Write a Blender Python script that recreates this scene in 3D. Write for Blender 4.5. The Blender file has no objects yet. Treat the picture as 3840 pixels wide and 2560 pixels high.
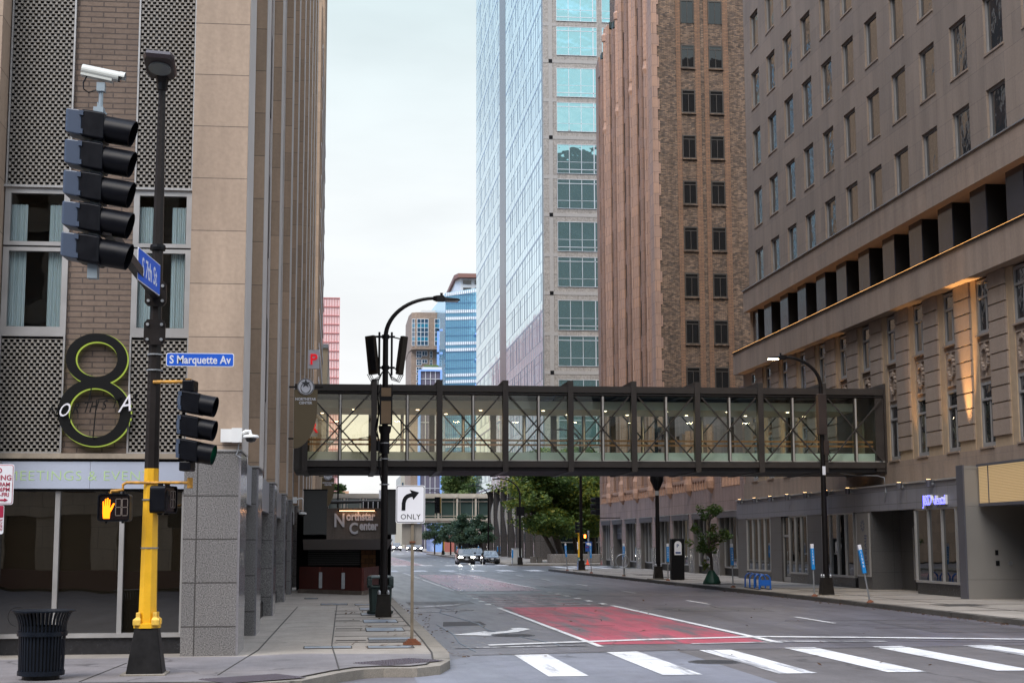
import bpy, math, random
import numpy as np
from mathutils import Vector, Matrix
random.seed(7)
S = bpy.context.scene
COL = S.collection
# ------------------------------------------------------------ camera
FPX, YAW, PITCH, ROLL, EYE = 5737.7, .114763762, .130174317, -.00276333196, 2.0
cy, sy, cp, sp = math.cos(YAW), math.sin(YAW), math.cos(PITCH), math.sin(PITCH)
_f = Vector((sy*cp, cy*cp, sp)); _r0 = Vector((cy, -sy, 0)); _u0 = _r0.cross(_f)
_r = _r0*math.cos(ROLL)+_u0*math.sin(ROLL); _u = -_r0*math.sin(ROLL)+_u0*math.cos(ROLL)
cd = bpy.data.cameras.new('camera'); cam = bpy.data.objects.new('camera', cd); COL.objects.link(cam)
cd.sensor_width = 36; cd.lens = FPX*36/3840; cd.clip_start = .1; cd.clip_end = 6000
cam.matrix_world = Matrix(((_r.x, _u.x, -_f.x, 0), (_r.y, _u.y, -_f.y, 0), (_r.z, _u.z, -_f.z, EYE), (0, 0, 0, 1)))
S.camera = cam
# ------------------------------------------------------------ world, sun, exposure
SUN_EL, SUN_AZ = math.radians(50), math.radians(214)
W = bpy.data.worlds.new('World'); S.world = W; W.use_nodes = True
wn = W.node_tree.nodes; wl = W.node_tree.links; bg = wn['Background']
sky = wn.new('ShaderNodeTexSky'); sky.sky_type = 'NISHITA'; sky.sun_disc = False
sky.sun_elevation = SUN_EL; sky.sun_rotation = SUN_AZ; sky.air_density = 1.0; sky.dust_density = 2.0
tc = wn.new('ShaderNodeTexCoord'); sx = wn.new('ShaderNodeSeparateXYZ'); wl.new(tc.outputs['Generated'], sx.inputs[0])
ramp = wn.new('ShaderNodeValToRGB'); wl.new(sx.outputs['Z'], ramp.inputs[0])
cr = ramp.color_ramp
cr.elements[0].position = 0.0; cr.elements[0].color = (.455, .455, .455, 1)
cr.elements[1].position = 1.0; cr.elements[1].color = (1.0, 1.1, 1.3, 1)
for p, c in ((.12, (.452, .452, .452)), (.22, (.432, .448, .447)), (.34, (.36, .415, .42)), (.5, (.6, .72, .84)), (.75, (1.1, 1.15, 1.3))):
    e = cr.elements.new(p); e.color = (*c, 1)
# thin broken cloud over the clear sky
nz = wn.new('ShaderNodeTexNoise'); nz.inputs['Scale'].default_value = 5; nz.inputs['Detail'].default_value = 5
mp = wn.new('ShaderNodeMapping'); mp.inputs['Scale'].default_value = (1, 1, 3.5); wl.new(tc.outputs['Generated'], mp.inputs[0]); wl.new(mp.outputs[0], nz.inputs['Vector'])
mr = wn.new('ShaderNodeMapRange'); mr.inputs[1].default_value = .4; mr.inputs[2].default_value = .7; mr.inputs[3].default_value = .94; mr.inputs[4].default_value = 1.06
wl.new(nz.outputs[0], mr.inputs[0])
sc = wn.new('ShaderNodeVectorMath'); sc.operation = 'SCALE'; wl.new(ramp.outputs[0], sc.inputs[0]); wl.new(mr.outputs[0], sc.inputs['Scale'])
s10 = wn.new('ShaderNodeVectorMath'); s10.operation = 'SCALE'; s10.inputs['Scale'].default_value = 10.0; wl.new(sc.outputs[0], s10.inputs[0])
mx = wn.new('ShaderNodeMix'); mx.data_type = 'RGBA'; mx.inputs['Factor'].default_value = .93
wl.new(sky.outputs[0], mx.inputs['A']); wl.new(s10.outputs[0], mx.inputs['B'])
# the sky is bluer towards the left, away from the veil of cloud over the street
def _mr(src, a, b_, inv=False):
    n_ = wn.new('ShaderNodeMapRange'); n_.inputs[1].default_value = a; n_.inputs[2].default_value = b_; wl.new(src, n_.inputs[0]); return n_.outputs[0]
fx = _mr(sx.outputs['X'], -.06, -.36); fz = _mr(sx.outputs['Z'], .10, .30); mf = wn.new('ShaderNodeMath'); mf.operation = 'MULTIPLY'; wl.new(fx, mf.inputs[0]); wl.new(fz, mf.inputs[1])
m2 = wn.new('ShaderNodeMix'); m2.data_type = 'RGBA'; wl.new(mf.outputs[0], m2.inputs['Factor']); wl.new(mx.outputs['Result'], m2.inputs['A'])
mlt = wn.new('ShaderNodeVectorMath'); mlt.operation = 'MULTIPLY'; mlt.inputs[1].default_value = (.62, .86, 1.25); wl.new(mx.outputs['Result'], mlt.inputs[0]); wl.new(mlt.outputs[0], m2.inputs['B'])
wl.new(m2.outputs['Result'], bg.inputs[0]); bg.inputs[1].default_value = .1
sl = bpy.data.lights.new('sun', 'SUN'); sl.energy = 1.5; sl.angle = math.radians(40); sl.color = (1, .88, .72)
so = bpy.data.objects.new('sun', sl); COL.objects.link(so)
_d = Vector((math.sin(SUN_AZ)*math.cos(SUN_EL), math.cos(SUN_AZ)*math.cos(SUN_EL), math.sin(SUN_EL)))
so.rotation_euler = _d.to_track_quat('Z', 'Y').to_euler(); so.location = (0, -20, 80)
S.view_settings.view_transform = 'Standard'; S.view_settings.look = 'None'; S.view_settings.gamma = 1
S.view_settings.exposure = 1.15
S.cycles.max_bounces = 10; S.cycles.transparent_max_bounces = 24; S.cycles.glossy_bounces = 5
S.cycles.sample_clamp_indirect = 3; S.cycles.caustics_reflective = False; S.cycles.caustics_refractive = False

# ------------------------------------------------------------ helpers
def ray(px, py): return _f*FPX+_r*(px-1920)-_u*(py-1280)
def _on(i, v, px, py):
    d = ray(px, py); t = (v-(0, 0, EYE)[i])/d[i]; p = d*t; p.z += EYE; return p
def AX(v, px, py): return _on(0, v, px, py)     # world point on the plane x = v
def AY(v, px, py): return _on(1, v, px, py)
def AZ(v, px, py): return _on(2, v, px, py)

def empty(name, label, cat, loc=(0, 0, 0), rz=0, group=None):
    o = bpy.data.objects.new(name, None); COL.objects.link(o); o.location = loc; o.rotation_euler = (0, 0, rz)
    o.empty_display_size = .2
    o['label'] = label; o['category'] = cat
    if group: o['group'] = group
    return o
def tag(o, label, cat, group=None):
    o['label'] = label; o['category'] = cat
    if group: o['group'] = group
    return o
def top(o):
    while o.parent: o = o.parent
    return o
def dup(o, loc=None, rz=None, label=None, group=None, parent=None):
    c = o.copy(); COL.objects.link(c)
    if parent is not None: c.parent = parent
    if loc is not None: c.location = loc
    if rz is not None: c.rotation_euler = (0, 0, rz)
    if label: c['label'] = label
    if group: c['group'] = group
    for ch in list(o.children): dup(ch, parent=c)
    return c

class MB:
    def __init__(s): s.v = []; s.f = []; s.m = []; s.mi = 0
    def add(s, vs, fs):
        n = len(s.v); s.v += [tuple(p) for p in vs]; s.f += [tuple(i+n for i in f) for f in fs]; s.m += [s.mi]*len(fs); return s
    def box(s, x0, x1, y0, y1, z0, z1):
        if x0 > x1: x0, x1 = x1, x0
        if y0 > y1: y0, y1 = y1, y0
        if z0 > z1: z0, z1 = z1, z0
        return s.add([(x0, y0, z0), (x1, y0, z0), (x1, y1, z0), (x0, y1, z0), (x0, y0, z1), (x1, y0, z1), (x1, y1, z1), (x0, y1, z1)],
                     [(0, 3, 2, 1), (4, 5, 6, 7), (0, 1, 5, 4), (1, 2, 6, 5), (2, 3, 7, 6), (3, 0, 4, 7)])
    def obox(s, c, sz, M=None):
        vs = []
        for k in range(8):
            p = Vector(((k & 1)-.5, ((k >> 1) & 1)-.5, ((k >> 2) & 1)-.5)); p = Vector((p.x*sz[0], p.y*sz[1], p.z*sz[2]))
            if M: p = M @ p
            vs.append(p+Vector(c))
        return s.add(vs, [(0, 2, 3, 1), (4, 5, 7, 6), (0, 1, 5, 4), (1, 3, 7, 5), (3, 2, 6, 7), (2, 0, 4, 6)])
    def bar(s, a, b, w, h=None, up=(0, 0, 1)):
        a, b = Vector(a), Vector(b); d = b-a; L = d.length; d.normalize(); u = Vector(up)
        if abs(d.dot(u)) > .99: u = Vector((0, 1, 0))
        x = d.cross(u).normalized(); z = x.cross(d)
        M = Matrix((x, d, z)).transposed()
        return s.obox((a+b)/2, (w, L, h or w), M)
    def quad(s, *p): return s.add(p, [tuple(range(len(p)))])
    def rings(s, R, cap=True, closed=True):
        n = len(R[0]); vs = [p for r in R for p in r]; fs = []
        for k in range(len(R)-1):
            for i in range(n if closed else n-1):
                j = (i+1) % n; fs.append((k*n+i, k*n+j, (k+1)*n+j, (k+1)*n+i))
        if cap: fs.append(tuple(range(n-1, -1, -1))); fs.append(tuple((len(R)-1)*n+i for i in range(n)))
        return s.add(vs, fs)
    def tube(s, pts, r, n=8, cap=True):
        pts = [Vector(p) for p in pts]; R = []
        rr = r if hasattr(r, '__len__') else [r]*len(pts)
        t0 = (pts[1]-pts[0]).normalized(); ref = Vector((0, 0, 1)) if abs(t0.z) < .9 else Vector((1, 0, 0))
        for i, p in enumerate(pts):
            t = (pts[min(i+1, len(pts)-1)]-pts[max(i-1, 0)]).normalized()
            x = t.cross(ref).normalized(); y = x.cross(t)
            R.append([p+(x*math.cos(2*math.pi*k/n)+y*math.sin(2*math.pi*k/n))*rr[i] for k in range(n)])
        return s.rings(R, cap)
    def lathe(s, prof, c=(0, 0, 0), n=12, ph=0):
        R = [[(c[0]+r*math.cos(2*math.pi*k/n+ph), c[1]+r*math.sin(2*math.pi*k/n+ph), c[2]+z) for k in range(n)] for r, z in prof]
        return s.rings(R)
    def prism(s, poly, d):
        d = Vector(d); n = len(poly); P = [Vector(p) for p in poly]; Q = [p+d for p in P]
        return s.add(P+Q, [tuple(range(n-1, -1, -1)), tuple(range(n, 2*n))]+[(i, (i+1) % n, n+(i+1) % n, n+i) for i in range(n)])
    def torus(s, c, R, r, ax='y', n=28, m=8, a0=0, a1=2*math.pi):
        pts = []; full = abs(a1-a0-2*math.pi) < 1e-6; c = Vector(c); rings = []
        for i in range(n+1 if not full else n):
            a = a0+(a1-a0)*i/n; d = {'y': Vector((math.cos(a), 0, math.sin(a))), 'x': Vector((0, math.cos(a), math.sin(a))), 'z': Vector((math.cos(a), math.sin(a), 0))}[ax]
            k = {'y': Vector((0, 1, 0)), 'x': Vector((1, 0, 0)), 'z': Vector((0, 0, 1))}[ax]
            rings.append([c+d*(R+r*math.cos(2*math.pi*j/m))+k*r*math.sin(2*math.pi*j/m) for j in range(m)])
        if full: rings.append(rings[0])
        return s.rings(rings, cap=not full)
    def build(s, name, mats, parent=None, local=False, smooth=False, bevel=0, kind=None):
        me = bpy.data.meshes.new(name)
        off = Vector((0, 0, 0)) if (local or not parent) else top(parent).location
        me.from_pydata([(p[0]-off.x, p[1]-off.y, p[2]-off.z) for p in s.v], [], s.f)
        for m in (mats if isinstance(mats, (list, tuple)) else [mats]): me.materials.append(m)
        if any(s.m): me.polygons.foreach_set('material_index', s.m)
        if smooth: me.polygons.foreach_set('use_smooth', [True]*len(s.f))
        o = bpy.data.objects.new(name, me); COL.objects.link(o)
        if parent: o.parent = parent
        if bevel:
            b = o.modifiers.new('bevel', 'BEVEL'); b.width = bevel; b.segments = 2; b.limit_method = 'ANGLE'
        elif smooth:
            e = o.modifiers.new('edge', 'EDGE_SPLIT'); e.split_angle = math.radians(35)
        if kind: o['kind'] = kind
        me.update(); return o

def text(s, size, org, right, up, extrude=.01, bold=0.0, align='LEFT', spacing=1.0, sx=1.0, shear=0):
    """lettering as a mesh builder: right/up are unit vectors of the sign's face"""
    cu = bpy.data.curves.new('lettering', 'FONT'); cu.body = s; cu.size = size; cu.extrude = extrude; cu.offset = bold
    cu.align_x = align; cu.space_character = spacing; cu.resolution_u = 3; cu.shear = shear
    o = bpy.data.objects.new('lettering', cu); COL.objects.link(o)
    dg = bpy.context.evaluated_depsgraph_get(); me = bpy.data.meshes.new_from_object(o.evaluated_get(dg))
    right, up = Vector(right).normalized(), Vector(up).normalized(); nn = right.cross(up); org = Vector(org)
    b = MB(); b.add([org+right*v.co.x*sx+up*v.co.y+nn*v.co.z for v in me.vertices], [tuple(p.vertices) for p in me.polygons])
    bpy.data.objects.remove(o); bpy.data.curves.remove(cu); bpy.data.meshes.remove(me)
    return b

# ------------------------------------------------------------ materials
MATS = {}
def _new(name):
    m = bpy.data.materials.new(name); m.use_nodes = True; nt = m.node_tree
    return m, nt.nodes, nt.links, nt.nodes['Principled BSDF']
def pm(name, col, rough=.6, metal=0, spec=.5, ns=None, na=.15, bump=None, ior=None, coat=0):
    """plain painted / solid material with noise mottling (ns scale, na amount) and bump=(scale, strength)"""
    if name in MATS: return MATS[name]
    m, n, l, b = _new(name)
    if max(col) < .03 and rough > .3: spec = min(spec, .18)
    b.inputs['Base Color'].default_value = (*col, 1); b.inputs['Roughness'].default_value = rough
    b.inputs['Metallic'].default_value = metal; b.inputs['Specular IOR Level'].default_value = spec
    if ior: b.inputs['IOR'].default_value = ior
    if coat: b.inputs['Coat Weight'].default_value = coat; b.inputs['Coat Roughness'].default_value = .05
    if ns or bump: g = n.new('ShaderNodeNewGeometry')
    if ns:
        t = n.new('ShaderNodeTexNoise'); t.inputs['Scale'].default_value = ns; t.inputs['Detail'].default_value = 6; t.inputs['Roughness'].default_value = .65
        l.new(g.outputs['Position'], t.inputs['Vector'])
        r = n.new('ShaderNodeMapRange'); r.inputs[1].default_value = .25; r.inputs[2].default_value = .75; r.inputs[3].default_value = 1-na; r.inputs[4].default_value = 1+na
        l.new(t.outputs[0], r.inputs[0]); v = n.new('ShaderNodeVectorMath'); v.operation = 'SCALE'; v.inputs[0].default_value = col
        l.new(r.outputs[0], v.inputs['Scale']); l.new(v.outputs[0], b.inputs['Base Color'])
        rr = n.new('ShaderNodeMapRange'); rr.inputs[1].default_value = .3; rr.inputs[2].default_value = .7; rr.inputs[3].default_value = max(0, rough*.85); rr.inputs[4].default_value = min(1, rough*1.15)
        l.new(t.outputs[0], rr.inputs[0]); l.new(rr.outputs[0], b.inputs['Roughness'])
    if bump:
        t2 = n.new('ShaderNodeTexNoise'); t2.inputs['Scale'].default_value = bump[0]; t2.inputs['Detail'].default_value = 3
        l.new(g.outputs['Position'], t2.inputs['Vector']); bp = n.new('ShaderNodeBump'); bp.inputs['Strength'].default_value = bump[1]; bp.inputs['Distance'].default_value = bump[2] if len(bump) > 2 else .02
        l.new(t2.outputs[0], bp.inputs['Height']); l.new(bp.outputs[0], b.inputs['Normal'])
    MATS[name] = m; return m
def emit(name, col, st, base=(.02, .02, .02)):
    if name in MATS: return MATS[name]
    m, n, l, b = _new(name); b.inputs['Base Color'].default_value = (*base, 1)
    b.inputs['Emission Color'].default_value = (*col, 1); b.inputs['Emission Strength'].default_value = st
    MATS[name] = m; return m
def wallmat(name, c1, c2, mortar, w, h, ms=.006, off=.5, rough=.75, stain=.25, grain=.1, bump=.4, gs=30, bias=0, sq=1, spec=.3, shift=(0, 0), rnd=0):
    """coursed wall: brick texture over (horizontal run, height) of whatever way the face looks, streak stains and grain"""
    if name in MATS: return MATS[name]
    m, n, l, b = _new(name); g = n.new('ShaderNodeNewGeometry')
    sp_ = n.new('ShaderNodeSeparateXYZ'); l.new(g.outputs['Position'], sp_.inputs[0]); sn = n.new('ShaderNodeSeparateXYZ'); l.new(g.outputs['True Normal'], sn.inputs[0])
    ab = n.new('ShaderNodeMath'); ab.operation = 'ABSOLUTE'; l.new(sn.outputs[0], ab.inputs[0])
    gt = n.new('ShaderNodeMath'); gt.operation = 'GREATER_THAN'; gt.inputs[1].default_value = .6; l.new(ab.outputs[0], gt.inputs[0])
    mxu = n.new('ShaderNodeMix'); mxu.data_type = 'FLOAT'; l.new(gt.outputs[0], mxu.inputs['Factor']); l.new(sp_.outputs[0], mxu.inputs['A']); l.new(sp_.outputs[1], mxu.inputs['B'])
    cb = n.new('ShaderNodeCombineXYZ'); l.new(mxu.outputs['Result'], cb.inputs[0]); l.new(sp_.outputs[2], cb.inputs[1])
    ad = n.new('ShaderNodeVectorMath'); ad.operation = 'ADD'; ad.inputs[1].default_value = (shift[0], shift[1], 0); l.new(cb.outputs[0], ad.inputs[0])
    bt = n.new('ShaderNodeTexBrick'); bt.offset = off; bt.squash = sq; l.new(ad.outputs[0], bt.inputs['Vector'])
    bt.inputs['Scale'].default_value = 1; bt.inputs['Brick Width'].default_value = w; bt.inputs['Row Height'].default_value = h; bt.inputs['Mortar Size'].default_value = ms
    bt.inputs['Mortar Smooth'].default_value = .1; bt.inputs['Bias'].default_value = bias
    bt.inputs['Color1'].default_value = (*c1, 1); bt.inputs['Color2'].default_value = (*c2, 1); bt.inputs['Mortar'].default_value = (*mortar, 1)
    # stains run down the wall: noise stretched in height
    st = n.new('ShaderNodeMapping'); st.inputs['Scale'].default_value = (1.3, .18, 1); l.new(cb.outputs[0], st.inputs[0])
    n1 = n.new('ShaderNodeTexNoise'); n1.inputs['Scale'].default_value = 1.2; n1.inputs['Detail'].default_value = 7; n1.inputs['Roughness'].default_value = .6; l.new(st.outputs[0], n1.inputs['Vector'])
    n2 = n.new('ShaderNodeTexNoise'); n2.inputs['Scale'].default_value = gs; n2.inputs['Detail'].default_value = 3; l.new(g.outputs['Position'], n2.inputs['Vector'])
    r1 = n.new('ShaderNodeMapRange'); r1.inputs[1].default_value = .3; r1.inputs[2].default_value = .7; r1.inputs[3].default_value = 1-stain; r1.inputs[4].default_value = 1+stain*.6; l.new(n1.outputs[0], r1.inputs[0])
    r2 = n.new('ShaderNodeMapRange'); r2.inputs[1].default_value = .3; r2.inputs[2].default_value = .7; r2.inputs[3].default_value = 1-grain; r2.inputs[4].default_value = 1+grain; l.new(n2.outputs[0], r2.inputs[0])
    mu = n.new('ShaderNodeMath'); mu.operation = 'MULTIPLY'; l.new(r1.outputs[0], mu.inputs[0]); l.new(r2.outputs[0], mu.inputs[1])
    v = n.new('ShaderNodeVectorMath'); v.operation = 'SCALE'; l.new(bt.outputs['Color'], v.inputs[0]); l.new(mu.outputs[0], v.inputs['Scale']); l.new(v.outputs[0], b.inputs['Base Color'])
    b.inputs['Roughness'].default_value = rough; b.inputs['Specular IOR Level'].default_value = spec
    if bump:
        s1 = n.new('ShaderNodeMath'); s1.operation = 'MULTIPLY_ADD'; s1.inputs[1].default_value = -1; l.new(bt.outputs['Fac'], s1.inputs[0]); l.new(n2.outputs[0], s1.inputs[2])
        bp = n.new('ShaderNodeBump'); bp.inputs['Strength'].default_value = bump; bp.inputs['Distance'].default_value = .01; l.new(s1.outputs[0], bp.inputs['Height']); l.new(bp.outputs[0], b.inputs['Normal'])
    MATS[name] = m; return m
def mirror_glass(name, col, metal=.0, rough=.03, ior=1.5, wav=(.5, .02, .1), spec=.5):
    """opaque window glass: dark room colour with a slightly wavy reflection"""
    return pm(name, col, rough, metal, spec, bump=wav, ior=ior)
def clear_glass(name, tint, refl=1.45, rough=.0):
    if name in MATS: return MATS[name]
    m, n, l, b = _new(name); n.remove(b); out = n['Material Output']
    t = n.new('ShaderNodeBsdfTransparent'); t.inputs[0].default_value = (*tint, 1)
    gl = n.new('ShaderNodeBsdfGlossy'); gl.inputs['Roughness'].default_value = rough
    lw = n.new('ShaderNodeLayerWeight'); lw.inputs['Blend'].default_value = .5; pw = n.new('ShaderNodeMath'); pw.operation = 'POWER'; pw.inputs[1].default_value = 5; l.new(lw.outputs['Facing'], pw.inputs[0])
    fr = n.new('ShaderNodeMath'); fr.operation = 'MULTIPLY_ADD'; f0 = ((refl-1)/(refl+1))**2; fr.inputs[1].default_value = 1-f0; fr.inputs[2].default_value = f0; l.new(pw.outputs[0], fr.inputs[0])
    g = n.new('ShaderNodeNewGeometry'); tn = n.new('ShaderNodeTexNoise'); tn.inputs['Scale'].default_value = .8; l.new(g.outputs['Position'], tn.inputs['Vector'])
    bp = n.new('ShaderNodeBump'); bp.inputs['Strength'].default_value = .04; bp.inputs['Distance'].default_value = .1; l.new(tn.outputs[0], bp.inputs['Height']); l.new(bp.outputs[0], gl.inputs['Normal'])
    ms = n.new('ShaderNodeMixShader'); l.new(fr.outputs[0], ms.inputs[0]); l.new(t.outputs[0], ms.inputs[1]); l.new(gl.outputs[0], ms.inputs[2]); l.new(ms.outputs[0], out.inputs[0])
    MATS[name] = m; return m
# ------------------------------------------------------------ shared materials
def roadmat(name, c, streak=.25, worn=None, rough=.6):
    m, n, l, b = _new(name); g = n.new('ShaderNodeNewGeometry')
    def noise(scale, vs=(1, 1, 1), det=6, ro=.6):
        mp_ = n.new('ShaderNodeMapping'); mp_.inputs['Scale'].default_value = vs; l.new(g.outputs['Position'], mp_.inputs[0])
        t = n.new('ShaderNodeTexNoise'); t.inputs['Scale'].default_value = scale; t.inputs['Detail'].default_value = det; t.inputs['Roughness'].default_value = ro; l.new(mp_.outputs[0], t.inputs['Vector']); return t.outputs[0]
    def rng(x, a, b_, lo, hi):
        r = n.new('ShaderNodeMapRange'); r.inputs[1].default_value = a; r.inputs[2].default_value = b_; r.inputs[3].default_value = lo; r.inputs[4].default_value = hi; l.new(x, r.inputs[0]); return r.outputs[0]
    def mul(x, y):
        k = n.new('ShaderNodeMath'); k.operation = 'MULTIPLY'; l.new(x, k.inputs[0]); l.new(y, k.inputs[1]); return k.outputs[0]
    tracks = rng(noise(1.0, (.75, .03, 1)), .35, .65, 1-streak, 1+streak*.6)
    patch = rng(noise(.35, det=9, ro=.75), .35, .65, .78, 1.16); fine = rng(noise(60, det=2), .3, .7, .78, 1.22); mid = rng(noise(3.2), .3, .7, .9, 1.1)
    vo = n.new('ShaderNodeTexVoronoi'); vo.feature = 'DISTANCE_TO_EDGE'; vo.inputs['Scale'].default_value = .13
    wp = n.new('ShaderNodeTexNoise'); wp.inputs['Scale'].default_value = .8; wp.inputs['Detail'].default_value = 5; l.new(g.outputs['Position'], wp.inputs['Vector'])
    wa = n.new('ShaderNodeVectorMath'); wa.operation = 'MULTIPLY_ADD'; wa.inputs[1].default_value = (2.2, 2.2, 0); l.new(wp.outputs['Color'], wa.inputs[0]); l.new(g.outputs['Position'], wa.inputs[2]); l.new(wa.outputs[0], vo.inputs['Vector'])
    crack = rng(vo.outputs['Distance'], .0, .005, .42, 1)
    v2 = n.new('ShaderNodeTexVoronoi'); v2.inputs['Scale'].default_value = 2.1; l.new(g.outputs['Position'], v2.inputs['Vector'])
    spot = mul(rng(v2.outputs['Distance'], .035, .07, .6, 1), rng(noise(.9, det=3), .62, .74, 1, .72))
    f = mul(mul(mul(mul(tracks, patch), mul(fine, mid)), crack), spot)
    v = n.new('ShaderNodeVectorMath'); v.operation = 'SCALE'; v.inputs[0].default_value = c; l.new(f, v.inputs['Scale'])
    out = v.outputs[0]
    if worn:
        w = rng(noise(1.5, (1.4, .12, 1), 8, .7), worn[0], worn[1], 0, 1)
        mxr = n.new('ShaderNodeMix'); mxr.data_type = 'RGBA'; l.new(w, mxr.inputs['Factor']); l.new(out, mxr.inputs['A']); mxr.inputs['B'].default_value = (*worn[2], 1); out = mxr.outputs['Result']
    l.new(out, b.inputs['Base Color'])
    l.new(rng(noise(2.0, (1, .1, 1)), .3, .7, rough*.8, rough*1.15), b.inputs['Roughness'])
    bp = n.new('ShaderNodeBump'); bp.inputs['Strength'].default_value = .25; bp.inputs['Distance'].default_value = .006; l.new(noise(45, det=3), bp.inputs['Height']); l.new(bp.outputs[0], b.inputs['Normal'])
    MATS[name] = m; return m
M_ASPH = roadmat('asphalt', (.128, .122, .14), .28, rough=.38)
M_CONC = roadmat('crossing_concrete', (.175, .18, .21), .12, rough=.5)
M_RED = roadmat('red_lane_paint', (.40, .06, .095), .34, (.47, .62, (.1, .085, .095)), rough=.5)
M_PINK = roadmat('faded_red_lane_paint', (.40, .21, .25), .25, (.5, .66, (.16, .14, .16)), rough=.3)
M_WALK = roadmat('sidewalk_concrete', (.275, .245, .21), .08, rough=.75)
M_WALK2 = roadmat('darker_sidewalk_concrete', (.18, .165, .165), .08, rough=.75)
M_KERB = roadmat('kerb_concrete', (.23, .205, .17), .1, rough=.8)
M_DKERB = roadmat('dirty_kerb', (.075, .068, .06), .3, (.55, .65, (.16, .15, .13)), rough=.8)
M_WHITE = roadmat('road_paint_white', (.64, .64, .64), .1, (.55, .66, (.2, .2, .21)), rough=.6)
M_WORNW = roadmat('worn_road_paint', (.42, .42, .43), .15, (.45, .62, (.085, .083, .09)), rough=.6)
M_JOINT = pm('pavement_joint_dirt', (.05, .045, .04), .9)
M_BLACK = pm('black_paint', (.006, .006, .007), .4, ns=8, na=.2)
M_BROWN = pm('dark_bronze_paint', (.018, .0145, .0135), .42, ns=3, na=.25)
M_STEEL = pm('galvanised_steel', (.32, .33, .34), .45, .6, ns=6, na=.2)
M_ALU = pm('aluminium_frame', (.42, .41, .40), .4, .5, ns=2, na=.08)
M_WHITEP = pm('white_sign_face', (.75, .75, .78), .45, ns=2, na=.04)
M_DARKIN = pm('dark_interior', (.012, .011, .011), .9)
M_DGLASS = mirror_glass('dark_window_glass', (.008, .009, .010), 0, .02, 1.6, (.9, .05, .1), .8)
M_SHOP = mirror_glass('shopfront_glass', (.010, .012, .012), 0, .015, 1.7, (.6, .03, .1), .9)
M_YEL = pm('yellow_paint', (.78, .42, .012), .42, ns=4, na=.12)
M_RUST = pm('rust', (.16, .055, .025), .85, ns=15, na=.4)

# ------------------------------------------------------------ ground
def sheet(name, poly, z, mat, kind='structure'):
    b = MB(); b.add([(x, y, z) for x, y in poly], [tuple(range(len(poly)))]); return b.build(name, mat, kind=kind)
def slab(name, poly, z0, z1, mat, kerb=None):
    b = MB(); b.prism([(x, y, z0) for x, y in poly], (0, 0, z1-z0)); return b.build(name, mat, kind='structure')
def R4(x0, x1, y0, y1): return [(x0, y0), (x1, y0), (x1, y1), (x0, y1)]
sheet('ground', R4(-2500, 2500, -2500, 3500), -.06, roadmat('ground_asphalt', (.09, .088, .092), .1, rough=.8))
sheet('street', R4(-2, 18, 20, 900), 0, M_ASPH)
sheet('cross_street', R4(-120, 160, -14, 34), -.012, roadmat('cross_street_asphalt', (.11, .104, .11), .1, rough=.5))
sheet('far_cross_street', R4(-120, 160, 104, 133), .006, roadmat('far_cross_asphalt', (.14, .137, .15), .1, rough=.35))
sheet('crossing_pad', [(1.2, 20.6), (6.3, 20.8), (6.3, 28.3), (2.45, 27.5), (1.2, 25)], .004, M_CONC)
sheet('crossing_pad_east', [(6.3, 20.8), (17, 21), (17, 28.6), (6.3, 28.3)], .004, roadmat('worn_crossing_asphalt', (.115, .105, .105), .15, rough=.55))
# left sidewalk: kerb body, walking surface, darker corner band
KO = [(-40, 20.6), (-4.2, 21.25), (-1.4, 21.05), (-.42, 21.5), (.12, 22.75), (.45, 23.25), (.75, 23.42), (1.25, 23.35), (1.62, 23.75), (1.85, 24.8), (1.96, 26.5), (1.97, 30), (1.97, 104), (-40, 104)]
KI = [(-40, 20.95), (-4.3, 21.55), (-1.35, 21.35), (-.55, 21.75), (-.02, 22.95), (.3, 23.5), (.7, 23.7), (1.15, 23.62), (1.42, 23.95), (1.58, 24.9), (1.66, 26.5), (1.69, 30), (1.69, 104), (-40, 104)]
slab('kerb', KO, -.05, .135, M_KERB)
b = MB(); b.add([(x, y, .142) for x, y in KI], [tuple(range(len(KI)))]); b.build('sidewalk', M_WALK, kind='structure')
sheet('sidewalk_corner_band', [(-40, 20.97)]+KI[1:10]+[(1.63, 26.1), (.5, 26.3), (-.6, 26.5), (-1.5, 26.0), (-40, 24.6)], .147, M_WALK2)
j = MB()
for a, c in (((.09, 46.8), (-.03, 28.4)), ((-.03, 28.4), (.02, 26.3)), ((.02, 26.3), (.09, 23.0)), ((-1.05, 45.6), (-1.3, 27.5)), ((-1.3, 27.5), (-1.62, 22.4)), ((-3.2, 24.8), (-3.4, 21.6))):
    j.bar((*a, .15), (*c, .15), .022, .006)
for y in (29.3, 31.2, 33.1, 35, 36.9, 38.8, 40.7, 42.6): j.bar((.02, y, .15), (1.66, y-.1, .15), .02, .006)
for x, y0, y1 in ((.62, 29.9, 29.86), (.62, 33.9, 33.87), (.62, 37.4, 37.37)): j.bar((.05, y0, .151), (x, y1, .151), .09, .006)
for a, c in zip(KI[3:12], KI[4:13]): j.bar((*a, .15), (*c, .15), .028, .006)
j.build('sidewalk_joint', M_JOINT, kind='structure')
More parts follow.
